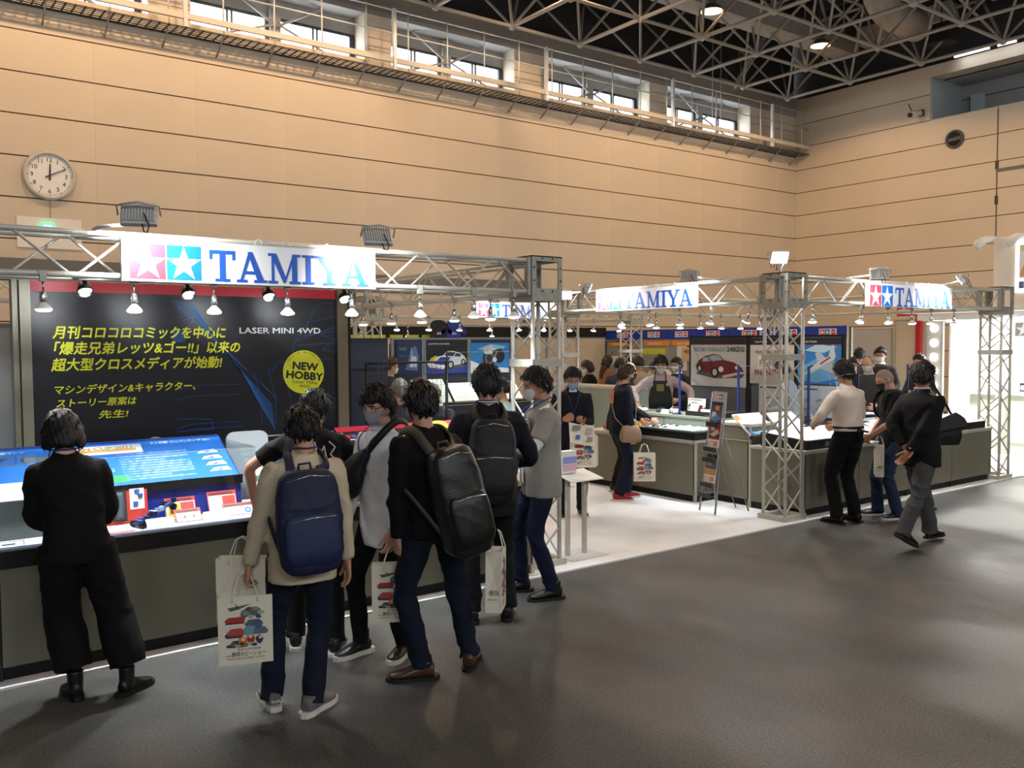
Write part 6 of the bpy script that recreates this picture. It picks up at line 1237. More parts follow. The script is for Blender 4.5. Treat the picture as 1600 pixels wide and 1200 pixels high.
def garment(J, m, kind='jacket', hem=-.10, sleeve=1.0, fit=1.0, fold=.007, collar=None, name=None, cuff=None, waistw=None, open_front=None):
    """Upper garment: torso, shoulders and sleeves as one folded surface; sleeve = fraction of the arm covered."""
    q = Soup(); B = J['B']; tp = lambda p: (p.x, p.y, p.z); up, rt, fw = J['up'], J['rt'], J['fw']; hp, wa, ch, sh, nk = J['hipc'], J['waist'], J['chest'], J['sh'], J['neck']; f = fit
    hemp = hp + Vector((0, 0, hem)); ww = waistw or 1.0
    rows = [tp(hemp) + (.178 * B * f, .128 * f)]
    if hem < -.03: rows.append(tp(hp) + (.176 * B * f, .128 * f))
    rows += [tp(wa) + (.160 * B * f * ww, .116 * f * ww), tp(ch) + (.178 * B * f, .122 * f), tp(sh - up * .045) + (.180 * B * f, .110 * f), tp(sh + up * .004) + (.150 * B, .090), tp(sh + up * .030) + (.100 * B, .074), tp(nk + up * .004) + (.070, .064)]
    q.loft(rows, tuple(rt), 22, 4, 2.35)
    zz = [(tp(wa), .14)]
    for i in (0, 1):
        a, e, w = J['arms'][i]; a2 = a - rt * (-1, 1)[i] * .035
        if sleeve >= .9: q.ball(tp(a - up * .004), .062 * f); q.ball(tp(a2), .060 * f); pts, rad = [a, a.lerp(e, .22), a.lerp(e, .5), e, e.lerp(w, .5), w.lerp(e, .06)], [.060 * f, .064 * f, .060 * f, .053 * f, .047 * f, .040 * f]
        else:
            t = sleeve * 2; q.ball(tp(a - up * .004), .062 * f); q.ball(tp(a2), .060 * f); pts, rad = [a, a.lerp(e, t * .2), a.lerp(e, t * .5), a.lerp(e, t)], [.060 * f, .063 * f, .064 * f, .064 * f]
        q.limb([tp(p) for p in pts], rad, 14, 3); zz += [(tp(e), .10), (tp(a), .10)]
        if cuff and sleeve >= .9: c = MB(); d = (w - e).normalized(); c.tube(w - d * .012, w + d * .012, .037, cuff, 14).build('cuff', None, J['T'])
    me = remeshed(q.v, q.f, .012 if J['hi'] else .023, 5 if J['hi'] else 2); wrinkle(me, fold * 1.15, J['seed'], zz, 8); me.materials.append(m); smooth_on(me); o = link(name or kind, me, J['T'])
    if collar:
        n = 20; pts = []; vs = []; N = nk + up * .0
        for k in range(n + 1):
            t = R(-90 + 22 + (316) * k / n) - PI / 2 + PI      # opening at the front (+fw)
            c, s_ = math.sin(2 * PI * k / n * .94 + .19), -math.cos(2 * PI * k / n * .94 + .19)
            b_ = N + rt * (c * .068) - fw * (s_ * -.066) * 1 + up * (-.012 - .02 * (s_ < -.5)); t_ = N + rt * (c * .061) - fw * (s_ * -.058) + up * (.030 - .02 * max(0, -s_))
            o_ = N + rt * (c * .078) - fw * (s_ * -.076) + up * (-.008 - .02 * max(0, -s_)); vs += [tp(b_), tp(t_), tp(o_)]
        fs = [(3 * k, 3 * k + 3, 3 * k + 4, 3 * k + 1) for k in range(n)] + [(3 * k + 1, 3 * k + 4, 3 * k + 5, 3 * k + 2) for k in range(n)]
        MB().add(vs, fs, collar, True).build('collar', None, J['T'])
    return o
def L2W(J, p): J['T'].location; T = J['T']; return (Matrix.Translation(T.location) @ T.rotation_euler.to_matrix().to_4x4() @ Matrix.Diagonal((J['s'],) * 3 + (1,))) @ Vector(p)
def lanyard(J, m, drop=.34, front=1, card_=None):
    n, rt, fw, up = J['neck'], J['rt'], J['fw'], J['up']; c = J['chest'] + fw * .145 - up * (drop - .22)
    pts = [c, J['chest'] + fw * .150 - rt * .05 + up * .06, n - up * .02 + fw * .08 - rt * .075, n + up * .035 - rt * .072 - fw * .02, n + up * .04 - fw * .075, n + up * .035 + rt * .072 - fw * .02, n - up * .02 + fw * .08 + rt * .075, J['chest'] + fw * .150 + rt * .05 + up * .06, c]
    pts = [Vector(p) for p in crom([tuple(p) for p in pts], 4)]; MB().path(pts, .0042, m, 5).build('lanyard', None, J['T'])
    if card_: M = basis(tuple(c - up * .13 - rt * .045 + fw * .006), tuple(rt), tuple(fw)); MB().box((0, 0, 0), (.09, .12, .004)).build('name_card', card_, J['T'], M)
def backpack(J, label, m, w=.30, h=.46, d=.17, drop=.0, strap=None, accent=None, pocket=None, off=0, tilt=0, logo_=None):
    """Backpack worn on the back, a thing of its own; built in the wearer's frame then placed in the world."""
    strap = strap or m; rt, fw, up = J['rt'], J['fw'], J['up']; base = J['chest'] - fw * (.125 + d / 2) + up * (.10 - drop) + rt * off
    T = empty('backpack', label, 'backpack', M=Matrix.Translation(J['T'].location) @ J['T'].rotation_euler.to_matrix().to_4x4() @ Matrix.Diagonal((J['s'],) * 3 + (1,)))
    q = Soup(); tl = Matrix.Rotation(R(tilt), 3, fw) ; U = tl @ up; X = tl @ rt; tp = lambda p: (p.x, p.y, p.z); P = lambda a, b, c: tp(base + X * a + U * b - fw * c)
    q.loft([P(0, .02, 0) + (w * .30, d * .34), P(0, -.03, 0) + (w * .43, d * .46), P(0, -h * .35, .01) + (w * .5, d * .52), P(0, -h * .75, .015) + (w * .5, d * .56), P(0, -h * .96, .01) + (w * .46, d * .5), P(0, -h, .005) + (w * .38, d * .4)], tp(X), 20, 4, 3)
    me = remeshed(q.v, q.f, .010, 2); wrinkle(me, .006, J['seed'] + 9, [(P(0, -h * .5, d), .2)], 9); me.materials.append(m); smooth_on(me); link('pack_body', me, T)
    pk = Soup().loft([P(0, -h * .42, d * .42) + (w * .36, d * .18), P(0, -h * .50, d * .50) + (w * .42, d * .2), P(0, -h * .80, d * .52) + (w * .43, d * .24), P(0, -h * .93, d * .44) + (w * .38, d * .18)], tp(X), 16, 3, 3)
    me = remeshed(pk.v, pk.f, .010, 2); wrinkle(me, .004, J['seed'] + 3, (), 10); me.materials.append(pocket or m); smooth_on(me); link('front_pocket', me, T)
    MB().path([P(-w * .36, -h * .46, d * .62), P(0, -h * .435, d * .71), P(w * .36, -h * .46, d * .62)], .004, accent or CHROME, 5).build('zip', None, T)
    MB().path([P(-w * .40, -.02, d * .1), P(-w * .30, -.02, d * .42), P(0, .0, d * .48), P(w * .30, -.02, d * .42), P(w * .40, -.02, d * .1)], .0035, accent or BLACK, 5).build('zip', None, T)
    MB().path([P(-.035, .0, -d * .2), P(-.03, .05, -d * .2), P(.03, .05, -d * .2), P(.035, .0, -d * .2)], .008, strap, 6).build('grab_handle', None, T)
    for sg in (-1, 1):
        a = J['S'][0 if sg < 0 else 1]; s0 = J['sh'] + rt * sg * .095
        pts = [base + X * sg * .07 - U * .0 + fw * d * .35, s0 - fw * .118 - up * .01, s0 - fw * .05 + up * .036, s0 + fw * .05 + up * .034, s0 + fw * .122 - up * .02 + rt * sg * .01, J['chest'] + fw * .15 + rt * sg * .115 - up * .03, J['waist'] + fw * .10 + rt * sg * .165 + up * .05, J['waist'] - fw * .06 + rt * sg * .185 - up * .0, base - U * h * .85 + X * sg * w * .42]
        pp = crom([tuple(p) for p in pts], 4); mb = MB(); vs = []; fs = []
        for i, p in enumerate(pp):
            t = Vector(pp[min(i + 1, len(pp) - 1)] - pp[max(i - 1, 0)]).normalized(); cen = Vector(J['chest']); nrm = (Vector(p) - (cen + up * max(min((Vector(p) - cen).dot(up), .1), -.2))); nrm = (nrm - nrm.dot(t) * t).normalized(); sd = t.cross(nrm); W = .026 if i < len(pp) * .68 else .012
            for a_, b_ in ((-W, 0), (W, 0), (W, .010), (-W, .010)): vs.append(tuple(Vector(p) + sd * a_ + nrm * b_))
        for i in range(len(pp) - 1):
            for k in range(4): fs.append((4 * i + k, 4 * i + (k + 1) % 4, 4 * i + 4 + (k + 1) % 4, 4 * i + 4 + k))
        mb.add(vs, fs, strap, True).build('shoulder_strap', None, T)
    if logo_: MB().box((-.012, -.012, 0), (.012, .012, .003)).build('badge', logo_, T, basis(P(w * .25, -h * .88, d * .62), tuple(X), tuple(-fw)))
    return T
def paper_bag(pos, rz, label, w=.26, h=.34, d=.09, hand=None, art=True, tilt=(0, 0), grp='show paper bags', s=1.0):
    """Carrier bag hanging from pos (world, handle top); front faces local -Y."""
    M = Matrix.Translation(pos) @ Matrix.Rotation(R(rz), 4, 'Z') @ Matrix.Rotation(R(tilt[0]), 4, 'X') @ Matrix.Rotation(R(tilt[1]), 4, 'Y') @ Matrix.Scale(s, 4); T = empty('paper_bag', label, 'bag', M=M, group=grp); top = -.11
    PB = mat('bag_paper', '#e4dcc6', .6); z0, z1 = top - h, top
    m = MB().add([(-w / 2, -d / 2, z0), (w / 2, -d / 2, z0), (w / 2, d / 2, z0), (-w / 2, d / 2, z0), (-w / 2, -d / 2, z1), (w / 2, -d / 2, z1), (w / 2, d / 2, z1), (-w / 2, d / 2, z1), (-w / 2 + .008, 0, (z0 + z1) / 2 + .05), (w / 2 - .008, 0, (z0 + z1) / 2 + .05)],
                 [(3, 2, 1, 0), (0, 1, 5, 4), (2, 3, 7, 6), (1, 2, 9), (2, 6, 9), (6, 5, 9), (5, 1, 9), (3, 0, 8), (0, 4, 8), (4, 7, 8), (7, 3, 8)], PB); m.build('bag_body', None, T)
    for y in (-d / 2 - .002, d / 2 + .002): MB().path([(-.06, y, z1 - .03), (-.058, y, z1 + .01), (-.03, y * .5, -.015), (0, y * .2, 0), (.03, y * .5, -.015), (.058, y, z1 + .01), (.06, y, z1 - .03)], .0035, mat('bag_cord', '#e9e5da', .7), 6).build('cord_handle', None, T)
    if art:
        rs = random.Random(5); FM = basis((-w / 2, -d / 2 - .0006, z0), (1, 0, 0), (0, -1, 0)); it = []
        def blob(c, x, y, a, b, n=9, j=.25): it.append((c, [(x + a * math.cos(2 * PI * k / n) * (1 + rs.uniform(-j, j)), y + b * math.sin(2 * PI * k / n) * (1 + rs.uniform(-j, j))) for k in range(n)]))
        it.append(('#4f6444', [(.045, .285), (.10, .292), (.16, .30), (.10, .276), (.06, .268)])); it.append(('#3f5238', [(.08, .31), (.095, .29), (.10, .27), (.088, .288)])); it.append(('#6a6f6c', [(.11, .265), (.15, .285), (.20, .275), (.21, .245), (.15, .235), (.105, .245)]))
        for k in range(8): blob(['#5b605e', '#83898a', '#44484a', '#a6aaac'][k % 4], .12 + .012 * k, .235 + .02 * (k % 3), .016, .010)
        it += [('#a8342c', [(.03, .222), (.05, .238), (.12, .238), (.13, .222), (.12, .208), (.04, .208)]), ('#2a2224', rect(.035, .204, .125, .210))]
        it += [(c, [(x + .0, y), (x + .02, y + .02), (x + .07, y + .022), (x + .09, y), (x + .08, y - .014), (x + .01, y - .014)]) for c, x, y in (('#d5d3cd', .03, .175), ('#3c3d42', .03, .148), ('#b8443c', .04, .160), ('#3b3b40', .05, .10), ('#55606a', .125, .20), ('#5d6c7c', .15, .16))]
        blob('#6d9aa8', .145, .165, .026, .026, 12, .1); blob('#3d5f78', .19, .195, .022, .020); blob('#d8702c', .115, .115, .022, .024, 10, .12); blob('#a8322c', .155, .125, .020, .024, 10, .12); blob('#333c60', .195, .12, .018, .02); blob('#e8c8a0', .118, .125, .010, .010, 8, .05); blob('#e8c8a0', .153, .137, .010, .010, 8, .05); blob('#e8c8a0', .2, .13, .009, .009, 8, .05)
        for k in range(7): blob(['#2b2d31', '#6d7176', '#9fa4a8'][k % 3], .05 + .02 * k, .095 + .008 * (k % 2), .014, .007)
        sc = w / .26; it = [(c, [(x * sc, y * h / .34) for x, y in p]) for c, p in it]
        flat(it, .0003).build('bag_print', None, T, FM)
        text(T, '静岡ホビーショー', FM @ Matrix.Translation((.062 * sc, .042, .0006)), .026, pc('#3a332c'), width=.16 * sc, bold=.01, name='bag_lettering'); text(T, 'SHIZUOKA HOBBY SHOW', FM @ Matrix.Translation((.04 * sc, .026, .0006)), .012, pc('#3a332c'), width=.18 * sc, name='bag_lettering'); text(T, '模型の世界首都', FM @ Matrix.Translation((.09 * sc, .070, .0006)), .012, pc('#3a332c'), width=.11 * sc, name='bag_lettering')
        text(T, '第60回', FM @ Matrix.Translation((.035 * sc, .042, .0006)), .010, pc('#3a332c'), width=.024 * sc, name='bag_lettering')
    SM_ = basis((-w / 2 - .001, d / 2, z0), (0, -1, 0), (-1, 0, 0)); text(T, '模型', SM_ @ Matrix.Translation((.02, .10, 0)), .03, pc('#3a332c'), name='bag_lettering'); text(T, 'SHIZUOKA', SM_ @ Matrix.Translation((.012, .07, 0)), .012, pc('#3a332c'), name='bag_lettering')
    return T
# ============================================================= THE VISITORS AND STAFF
C_BLK = cloth('black', '#0a0a0c'); C_BLK2 = cloth('black_suit', '#101014', .8); C_NVY = cloth('navy_suit', '#14161f', .8); C_JEAN = cloth('dark_jeans', '#121a2b', .85, .4, 300, .12); C_JEAN2 = cloth('blue_jeans', '#26354f', .85, .4, 300, .15)
C_BEI = cloth('beige_linen', '#cdbfa2', .85, .3, 160, .05); C_WHT = cloth('white_cotton', '#f3f3f4', .8, .25, 160, .03); C_GRY = cloth('grey_polo', '#9a968d', .85, .3, 260, .05); C_CHA = cloth('charcoal', '#34353a', .85); C_PNK = cloth('pale_pink', '#cdb8bc', .8, .25)
C_GTR = cloth('grey_trousers', '#4a4a4b', .85, .3, 200, .08); C_MINT = cloth('mint_shirt', '#9cc0b8', .8, .25); C_SAND = cloth('sand_shirt', '#c3ab92', .85); C_BRN = cloth('brown_coat', '#8a5c3c', .85); C_PAT = cloth('patterned_shirt', '#9c8e88', .85, .3, 160, .35); C_WARM = cloth('warm_white', '#e6d6c6', .8, .3, 160, .04)
SH_BLK = mat('shoe_black', '#0d0c0c', .4, bump=.1); SH_BRN = mat('shoe_brown', '#4a2c20', .35, bump=.1); SH_GRY = mat('shoe_grey_knit', '#6c6a68', .8, bump=.5, bscale=300); SH_RED = mat('shoe_red', '#8f1420', .7, bump=.2); SOLE_W = mat('sole_white', '#d8d4c8', .6); SOLE_B = mat('sole_black', '#0b0b0b', .6)
M_WHT = mat('mask_white', '#e3e4e4', .8, bump=.1); M_LAV = mat('mask_lavender', '#a39fae', .8, bump=.1); M_BLK = mat('mask_black', '#0e0e10', .7); M_BLU = mat('mask_blue', '#8fa9c4', .8); M_GRN = mat('mask_green', '#58a3b4', .8)
BLU = mat('lanyard_blue', '#24357c', .6); COR = mat('white_collar', '#dadade', .8)
# 1 woman in black at the far left
p = person('person with a black bob, black jacket and wide black trousers, leaning on the counter', 1.03, 5.24, 90, 1.60, hip=(-.09, .05), side=-4, hair=('bob', HBLK), skin=SKIN3, lean=9, head=(0, 22, 0), feet=((-.12, .06, 6), (.15, -.06, -58)), hands=((-.12, .32, .94), (.04, .34, .95)), epole=((-1, -.5, -.8), (.5, -.6, -1)), seed=3, build=.98,
           top=dict(m=C_BLK, hem=-.10, fit=1.06, fold=.008, collar=C_BLK), legs=dict(m=C_BLK, w=1.25, flare=.05, length=.17, fold=.010), shoe=dict(m=SH_BLK, sole=SOLE_B, sole_t=.03, boot=.06, scale=.95))
lanyard(p, BLU)
# 2 man in the beige jacket
p = person('person in a beige linen jacket wearing a navy backpack, seen from behind', 1.84, 4.38, 78, 1.62, hip=(.03, 0), side=3, hair=('short', HBLK), lean=3, head=(-4, 18, 0), feet=((-.13, .12, 6), (.06, -.06, -48)), hands=((-.27, .05, .76), (.29, -.02, .745)), epole=((-.6, -1, 0), (.6, -1, 0)), curl=(.9, .35), seed=7,
           top=dict(m=C_BEI, hem=-.175, fit=1.06, fold=.008, collar=C_BEI), legs=dict(m=C_JEAN, w=1.0, cuff=.068, length=.05, fold=.009), shoe=dict(m=SH_GRY, sole=SOLE_W, sole_t=.03, scale=1.05, lace=SOLE_W))
lanyard(p, BLU)
backpack(p, 'navy blue backpack with a sloping flap, on the man in the beige jacket', mat('pack_navy', '#121b3c', .65, bump=.3, bscale=200), .35, .50, .16, drop=.03, strap=mat('pack_navy_strap', '#1a2448', .7), accent=CHROME, pocket=mat('pack_blue', '#15244f', .6, bump=.3, bscale=200), off=-.03, tilt=-5, logo_=mat('badge_grey', '#c8ccd0', .5))
text(p['T'], 'PUMA', basis((-.145, .12 - .079, .045), (1, 0, 0), (0, -1, .1)), .024, SOLE_W, bold=.02, name='shoe_lettering')
# 3 man in black T-shirt leaning over the counter
p = person('person in a black T-shirt leaning far over the left counter, seen from behind', 2.30, 5.22, 62, 1.70, hair=('short', HBLK), lean=28, head=(10, 18, 0), feet=((-.12, .05, 6), (.14, -.10, -10)), hands=((-.40, .30, .92), (.32, .50, .93)), epole=((-1, -.3, .2), (1, -.4, 0)), seed=11,
           top=dict(m=C_BLK, kind='tshirt', hem=-.12, sleeve=.36, fit=1.08, fold=.008), legs=dict(m=C_BLK2, fold=.008), shoe=dict(m=SH_BLK, sole=SOLE_W), mask=(M_WHT, 'pleat'))
m = MB()
for pts in ([(-.10, .05), (-.06, -.02), (-.09, -.08), (-.02, -.05)], [(0, .06), (.03, -.06), (.06, .03), (.08, -.07)], [(.09, .06), (.13, .02), (.10, -.03), (.14, -.07)]): line(m, pts, .008, pc('#d9dadb'), .004)
m.build('back_print', None, p['T'], basis(tuple(p['chest'] - p['fw'] * .137 - p['up'] * .0 + Vector((.02, 0, .02))), tuple(-p['rt']) if False else tuple(p['rt']), tuple(p['rt'].cross(p['up']))))
# 4 white shirt, glasses, crossbody bag
p = person('person in a long white shirt with round glasses, lavender mask and black crossbody bag', 2.62, 4.85, 192, 1.69, hair=('fringe', HBLK), skin=SKIN3, lean=2, head=(-8, 10, 0), feet=((.03 - .13, -.06, 22), (.13, .10, -4)), hands=((-.25, .16, .80), (.24, .14, .80)), seed=17, build=.96, glasses=mat('glasses_dark', '#120f0f', .3), mask=(M_LAV, 'fold'),
           top=dict(m=C_WHT, kind='shirt', hem=-.21, fit=1.03, fold=.008, collar=COR), legs=dict(m=C_BLK, w=.88, cuff=.054, fold=.006), shoe=dict(m=SH_BLK, sole=SOLE_W, boot=.05, sole_t=.03, lace=SH_BLK))
lanyard(p, BLU, card_=None)
def world_of(J): return Matrix.Translation(J['T'].location) @ J['T'].rotation_euler.to_matrix().to_4x4() @ Matrix.Diagonal((J['s'],) * 3 + (1,))
def crossbag(J, label, m, body_rows, strap, cat='bag'):
    T = empty('crossbody_bag', label, cat, M=world_of(J)); q = Soup(); q.loft(body_rows, (1, 0, .4), 18, 4, 2.4); me = remeshed(q.v, q.f, .009, 2); wrinkle(me, .005, 5, (), 12); me.materials.append(m); smooth_on(me); link('bag_body', me, T)
    pp = crom(strap, 4); vs, fs = [], []; cen = J['chest']
    for i, P in enumerate(pp):
        t = Vector(pp[min(i + 1, len(pp) - 1)] - pp[max(i - 1, 0)]).normalized(); nrm = Vector(P) - Vector((cen.x, cen.y, min(P[2], cen.z + .1))); nrm = (nrm - nrm.dot(t) * t).normalized(); sd = t.cross(nrm)
        for a_, b_ in ((-.022, 0), (.022, 0), (.022, .008), (-.022, .008)): vs.append(tuple(Vector(P) + sd * a_ + nrm * b_))
    for i in range(len(pp) - 1):
        for k in range(4): fs.append((4 * i + k, 4 * i + (k + 1) % 4, 4 * i + 4 + (k + 1) % 4, 4 * i + 4 + k))
    MB().add(vs, fs, m, True).build('strap', None, T); return T
crossbag(p, 'black crossbody sling bag hanging across the white shirt', mat('nylon_black', '#08080a', .55, bump=.2, bscale=200),
         [(-.02, .15, 1.30, .035, .025), (.05, .175, 1.22, .075, .040), (.10, .185, 1.13, .105, .052), (.14, .18, 1.05, .085, .045), (.155, .17, 1.02, .04, .025)],
         [(.05, .16, 1.22), (-.06, .145, 1.34), (-.13, .09, 1.44), (-.14, 0, 1.485), (-.12, -.09, 1.44), (.02, -.15, 1.26), (.15, -.11, 1.08), (.185, .0, 1.02), (.15, .14, 1.05)])
# 5 black jacket with large dark backpack
p = person('person in a black jacket and jeans with a large dark backpack, seen from behind', 2.74, 4.32, 92, 1.73, hip=(-.07, .02), side=-5, hair=('short', HBLK), lean=5, head=(16, 12, 0), feet=((-.15, .04, 62), (.17, .02, -46)), hands=((-.27, .10, .77), (.30, .0, .84)), epole=((-1, -.6, 0), (1, -.8, 0)), curl=(1.0, 1.0), seed=23, glasses=mat('glasses_dark', 0), mask=(M_WHT, 'fold'),
           top=dict(m=C_BLK, hem=-.09, fit=1.05, fold=.008, collar=C_BLK), legs=dict(m=C_JEAN, w=.98, cuff=.060, length=.07, fold=.010), shoe=dict(m=SH_BRN, sole=SOLE_B, scale=1.02, lace=SH_BRN))
backpack(p, 'large dark green roll top backpack with a brown flap, slung on one side', mat('pack_dark_green', '#141a19', .35, bump=.25, bscale=120), .31, .56, .18, drop=.06, strap=mat('pack_brown_strap', '#4a4237', .7), accent=CHROME, pocket=mat('pack_black_green', '#0d1110', .4), off=.0, tilt=-6)
# 6 suit with black backpack
p = person('person in a black suit wearing a black backpack, beside the grey polo shirt', 3.52, 5.00, 62, 1.79, hair=('short', HBLK), lean=2, head=(0, 8, 0), feet=((-.12, .0, 8), (.12, .02, -8)), hands=((-.20, .24, 1.0), (.22, .24, 1.02)), seed=29, build=1.04,
           top=dict(m=C_NVY, hem=-.20, fit=1.07, fold=.007, collar=C_NVY), legs=dict(m=C_BLK2, w=1.02, cuff=.070, fold=.008), shoe=dict(m=SH_BLK, sole=SOLE_B))
lanyard(p, BLU)
MB().path([p['neck'] + p['up'] * .030 + Vector((.066 * math.cos(a), .062 * math.sin(a), 0)) for a in [2 * PI * k / 20 for k in range(20)]], .008, COR, 6, close=True).build('shirt_collar', None, p['T'])
backpack(p, 'black backpack with zipped front pocket on the suited man by the tower', mat('pack_black', '#0b0b0d', .6, bump=.3, bscale=200), .31, .48, .17, drop=.04, strap=mat('pack_olive_strap', '#24221c', .8), accent=CHROME)
# 7 grey polo over white sleeves
p = person('person in a grey polo over white sleeves with a white mask, in profile', 4.20, 5.26, 158, 1.76, hair=('short', HBLK), lean=-1, head=(0, 14, 0), feet=((-.12, -.05, 4), (.14, .12, -4)), hands=((-.17, .36, 1.08), (.04, .38, 1.08)), epole=((-1.2, -.5, -.6), (.5, -.6, -1)), curl=(.6, .6), palm=((1, 0, 0), (-1, 0, 0)), seed=31, mask=(M_WHT, 'fold'),
           top=dict(m=C_WHT, kind='shirt', hem=.06, fit=.97, fold=.009, name='white_sleeves'), legs=dict(m=cloth('navy_chino', '#131a33'), w=.94, cuff=.056, fold=.009), shoe=dict(m=SH_BLK, sole=SOLE_B, boot=.03, lace=SH_BLK))
garment(p, C_GRY, 'polo_shirt', hem=-.16, sleeve=.42, fit=1.10, fold=.006, collar=C_GRY)
lanyard(p, mat('lanyard_violet', '#2b2f96', .6), drop=.40, card_=mat('card_white', '#dfe4ea', .4))
T = p['T']; M = basis(tuple(p['chest'] + p['fw'] * .130 + Vector((-.115, .012, .045))), (-.95, -.25, 0), (-.25, .95, 0)); 
M = basis(tuple(p['chest'] + Vector((-.045, .143, .03))), (-.97, -.15, 0), (-.15, .97, 0)); MB().box((-.01, -.09, -.003), (.08, .03, .002)).build('pocket', C_GRY, T, M)
flat([('#f1f1f0', rect(.0, -.03, .06, .02)), ('#50504e', star(.018, .0, .013)), ('#50504e', star(.042, .0, .013))], .0012).build('star_emblem', None, T, M @ Matrix.Translation((0, .0, .003)))
# 8 suited man with brochures
p = person('person in a dark suit with blue mask reading brochures, paper bag on his arm', 6.38, 7.45, 238, 1.67, z0=.014, hair=('short', HBLK), skin=SKIN2, lean=4, head=(0, 24, 0), feet=((-.11, .0, 6), (.11, .06, -8)), hands=((-.07, .33, 1.10), (.12, .30, 1.13)), epole=((-.5, -.5, -1), (.5, -.5, -1)), curl=(.8, .8), palm=((0, 0, 1), (-1, 0, 0)), seed=37, mask=(M_BLU, 'pleat'),
           top=dict(m=C_NVY, hem=-.17, fit=1.05, fold=.006, collar=C_NVY), legs=dict(m=C_BLK2, fold=.007), shoe=dict(m=SH_BLK, sole=SOLE_W))
lanyard(p, BLU); MB().prism([(-.045, 0), (.045, 0), (.02, -.22), (-.02, -.22)], 0, .004, COR).build('shirt_front', None, p['T'], basis(tuple(p['neck'] + p['fw'] * .085 - p['up'] * .02), (1, 0, 0), (0, 1, .25)))
W = world_of(p); t = empty('brochure', 'open brochure with car pictures held by the suited man', 'brochure', M=W @ basis((-.06, .36, 1.08), (1, .15, .25), (-.1, 1, .7)))
MB().add([(-.14, 0, 0), (0, 0, -.02), (0, .26, -.02), (-.14, .27, .01), (.15, 0, .0), (.15, .27, .02)], [(0, 1, 2, 3), (1, 4, 5, 2)], pc('#e0dacb')).build('pages', None, t)
flat([('#a8a6a0', [(-.11, .05), (-.04, .06), (-.03, .14), (-.10, .13)]), ('#3b62a8', [(.03, .16), (.08, .17), (.09, .22), (.04, .22)]), ('#7d7a76', [(.02, .04), (.11, .05), (.12, .12), (.03, .10)]), ('#8f8a84', [(-.11, .17), (-.05, .17), (-.04, .23), (-.1, .23)])], .001).build('print', None, t, Matrix.Translation((0, 0, .022)))
# 9 navy jacket with red shoes
p = person('person in a navy jacket and red sneakers with a black mask, facing the counter', 7.52, 7.86, -28, 1.66, z0=.014, hair=('short', HBRN), lean=4, head=(-6, 16, 0), feet=((-.10, .10, 6), (.11, -.06, -4)), hands=((-.20, .34, .98), (.24, .10, .74)), epole=((-1, -.5, 0), (1, -.8, 0)), curl=(.5, 1.0), seed=41, build=1.02, mask=(M_BLK, 'fold'),
           top=dict(m=cloth('navy_work', '#0f1626'), hem=-.09, fit=1.06, fold=.006, collar=cloth('navy_work', 0)), legs=dict(m=C_JEAN, w=1.0, cuff=.070, fold=.008), shoe=dict(m=SH_RED, sole=SOLE_W, lace=SOLE_W))
MB().prism([(-.09, -.10), (.09, -.10), (.09, .07), (-.09, .07)], 0, .003, mat('back_print_pink', '#c8766a', .7)).build('back_print', None, p['T'], basis(tuple(p['chest'] - p['fw'] * .132), (-1, 0, 0), (0, -1, .05)))
for k, (s_, y) in enumerate((('MASTER', .085), ('CREW', -.02), ('MODEL', -.14))): text(p['T'], s_, basis(tuple(p['chest'] - p['fw'] * .138 + Vector((.09, 0, y))), (-1, 0, 0), (0, -1, .05)), .05, pc('#d8d2bc' if k != 1 else '#7a2a26'), width=.17, bold=.02) if False else None
W = world_of(p); t = empty('shoulder_bag', 'tan shoulder bag on a thin strap at the hip of the navy jacket', 'bag', M=W)
q = Soup().loft([(.23, .06, .95, .035, .10), (.25, .06, .88, .055, .13), (.25, .06, .80, .06, .14), (.24, .06, .76, .05, .12)], (1, 0, 0), 16, 3, 4); me = remeshed(q.v, q.f, .010, 1); me.materials.append(mat('tan_leather', '#8a7152', .5)); smooth_on(me); link('bag_body', me, t)
MB().path([(.24, .12, .94), (.20, .15, 1.2), (-.05, .16, 1.42), (-.09, .0, 1.50), (0, -.14, 1.32), (.18, -.12, 1.05), (.24, -.03, .94)], .005, mat('strap_tan', '#a89a80', .6), 5).build('strap', None, t)
# 10 second man behind him, bald with black mask
person('bald person with a black mask leaning to the counter beside the navy jacket', 7.80, 8.22, -30, 1.70, z0=.014, hair=('shaved', HWHT), skin=SKIN3, lean=14, head=(0, 12, 0), hands=((-.2, .40, .95), (.2, .40, .95)), seed=43, mask=(M_BLK, 'fold'), hi=False,
       top=dict(m=C_BLK2), legs=dict(m=C_BLK2), shoe=dict(m=SH_BLK, sole=SOLE_W))
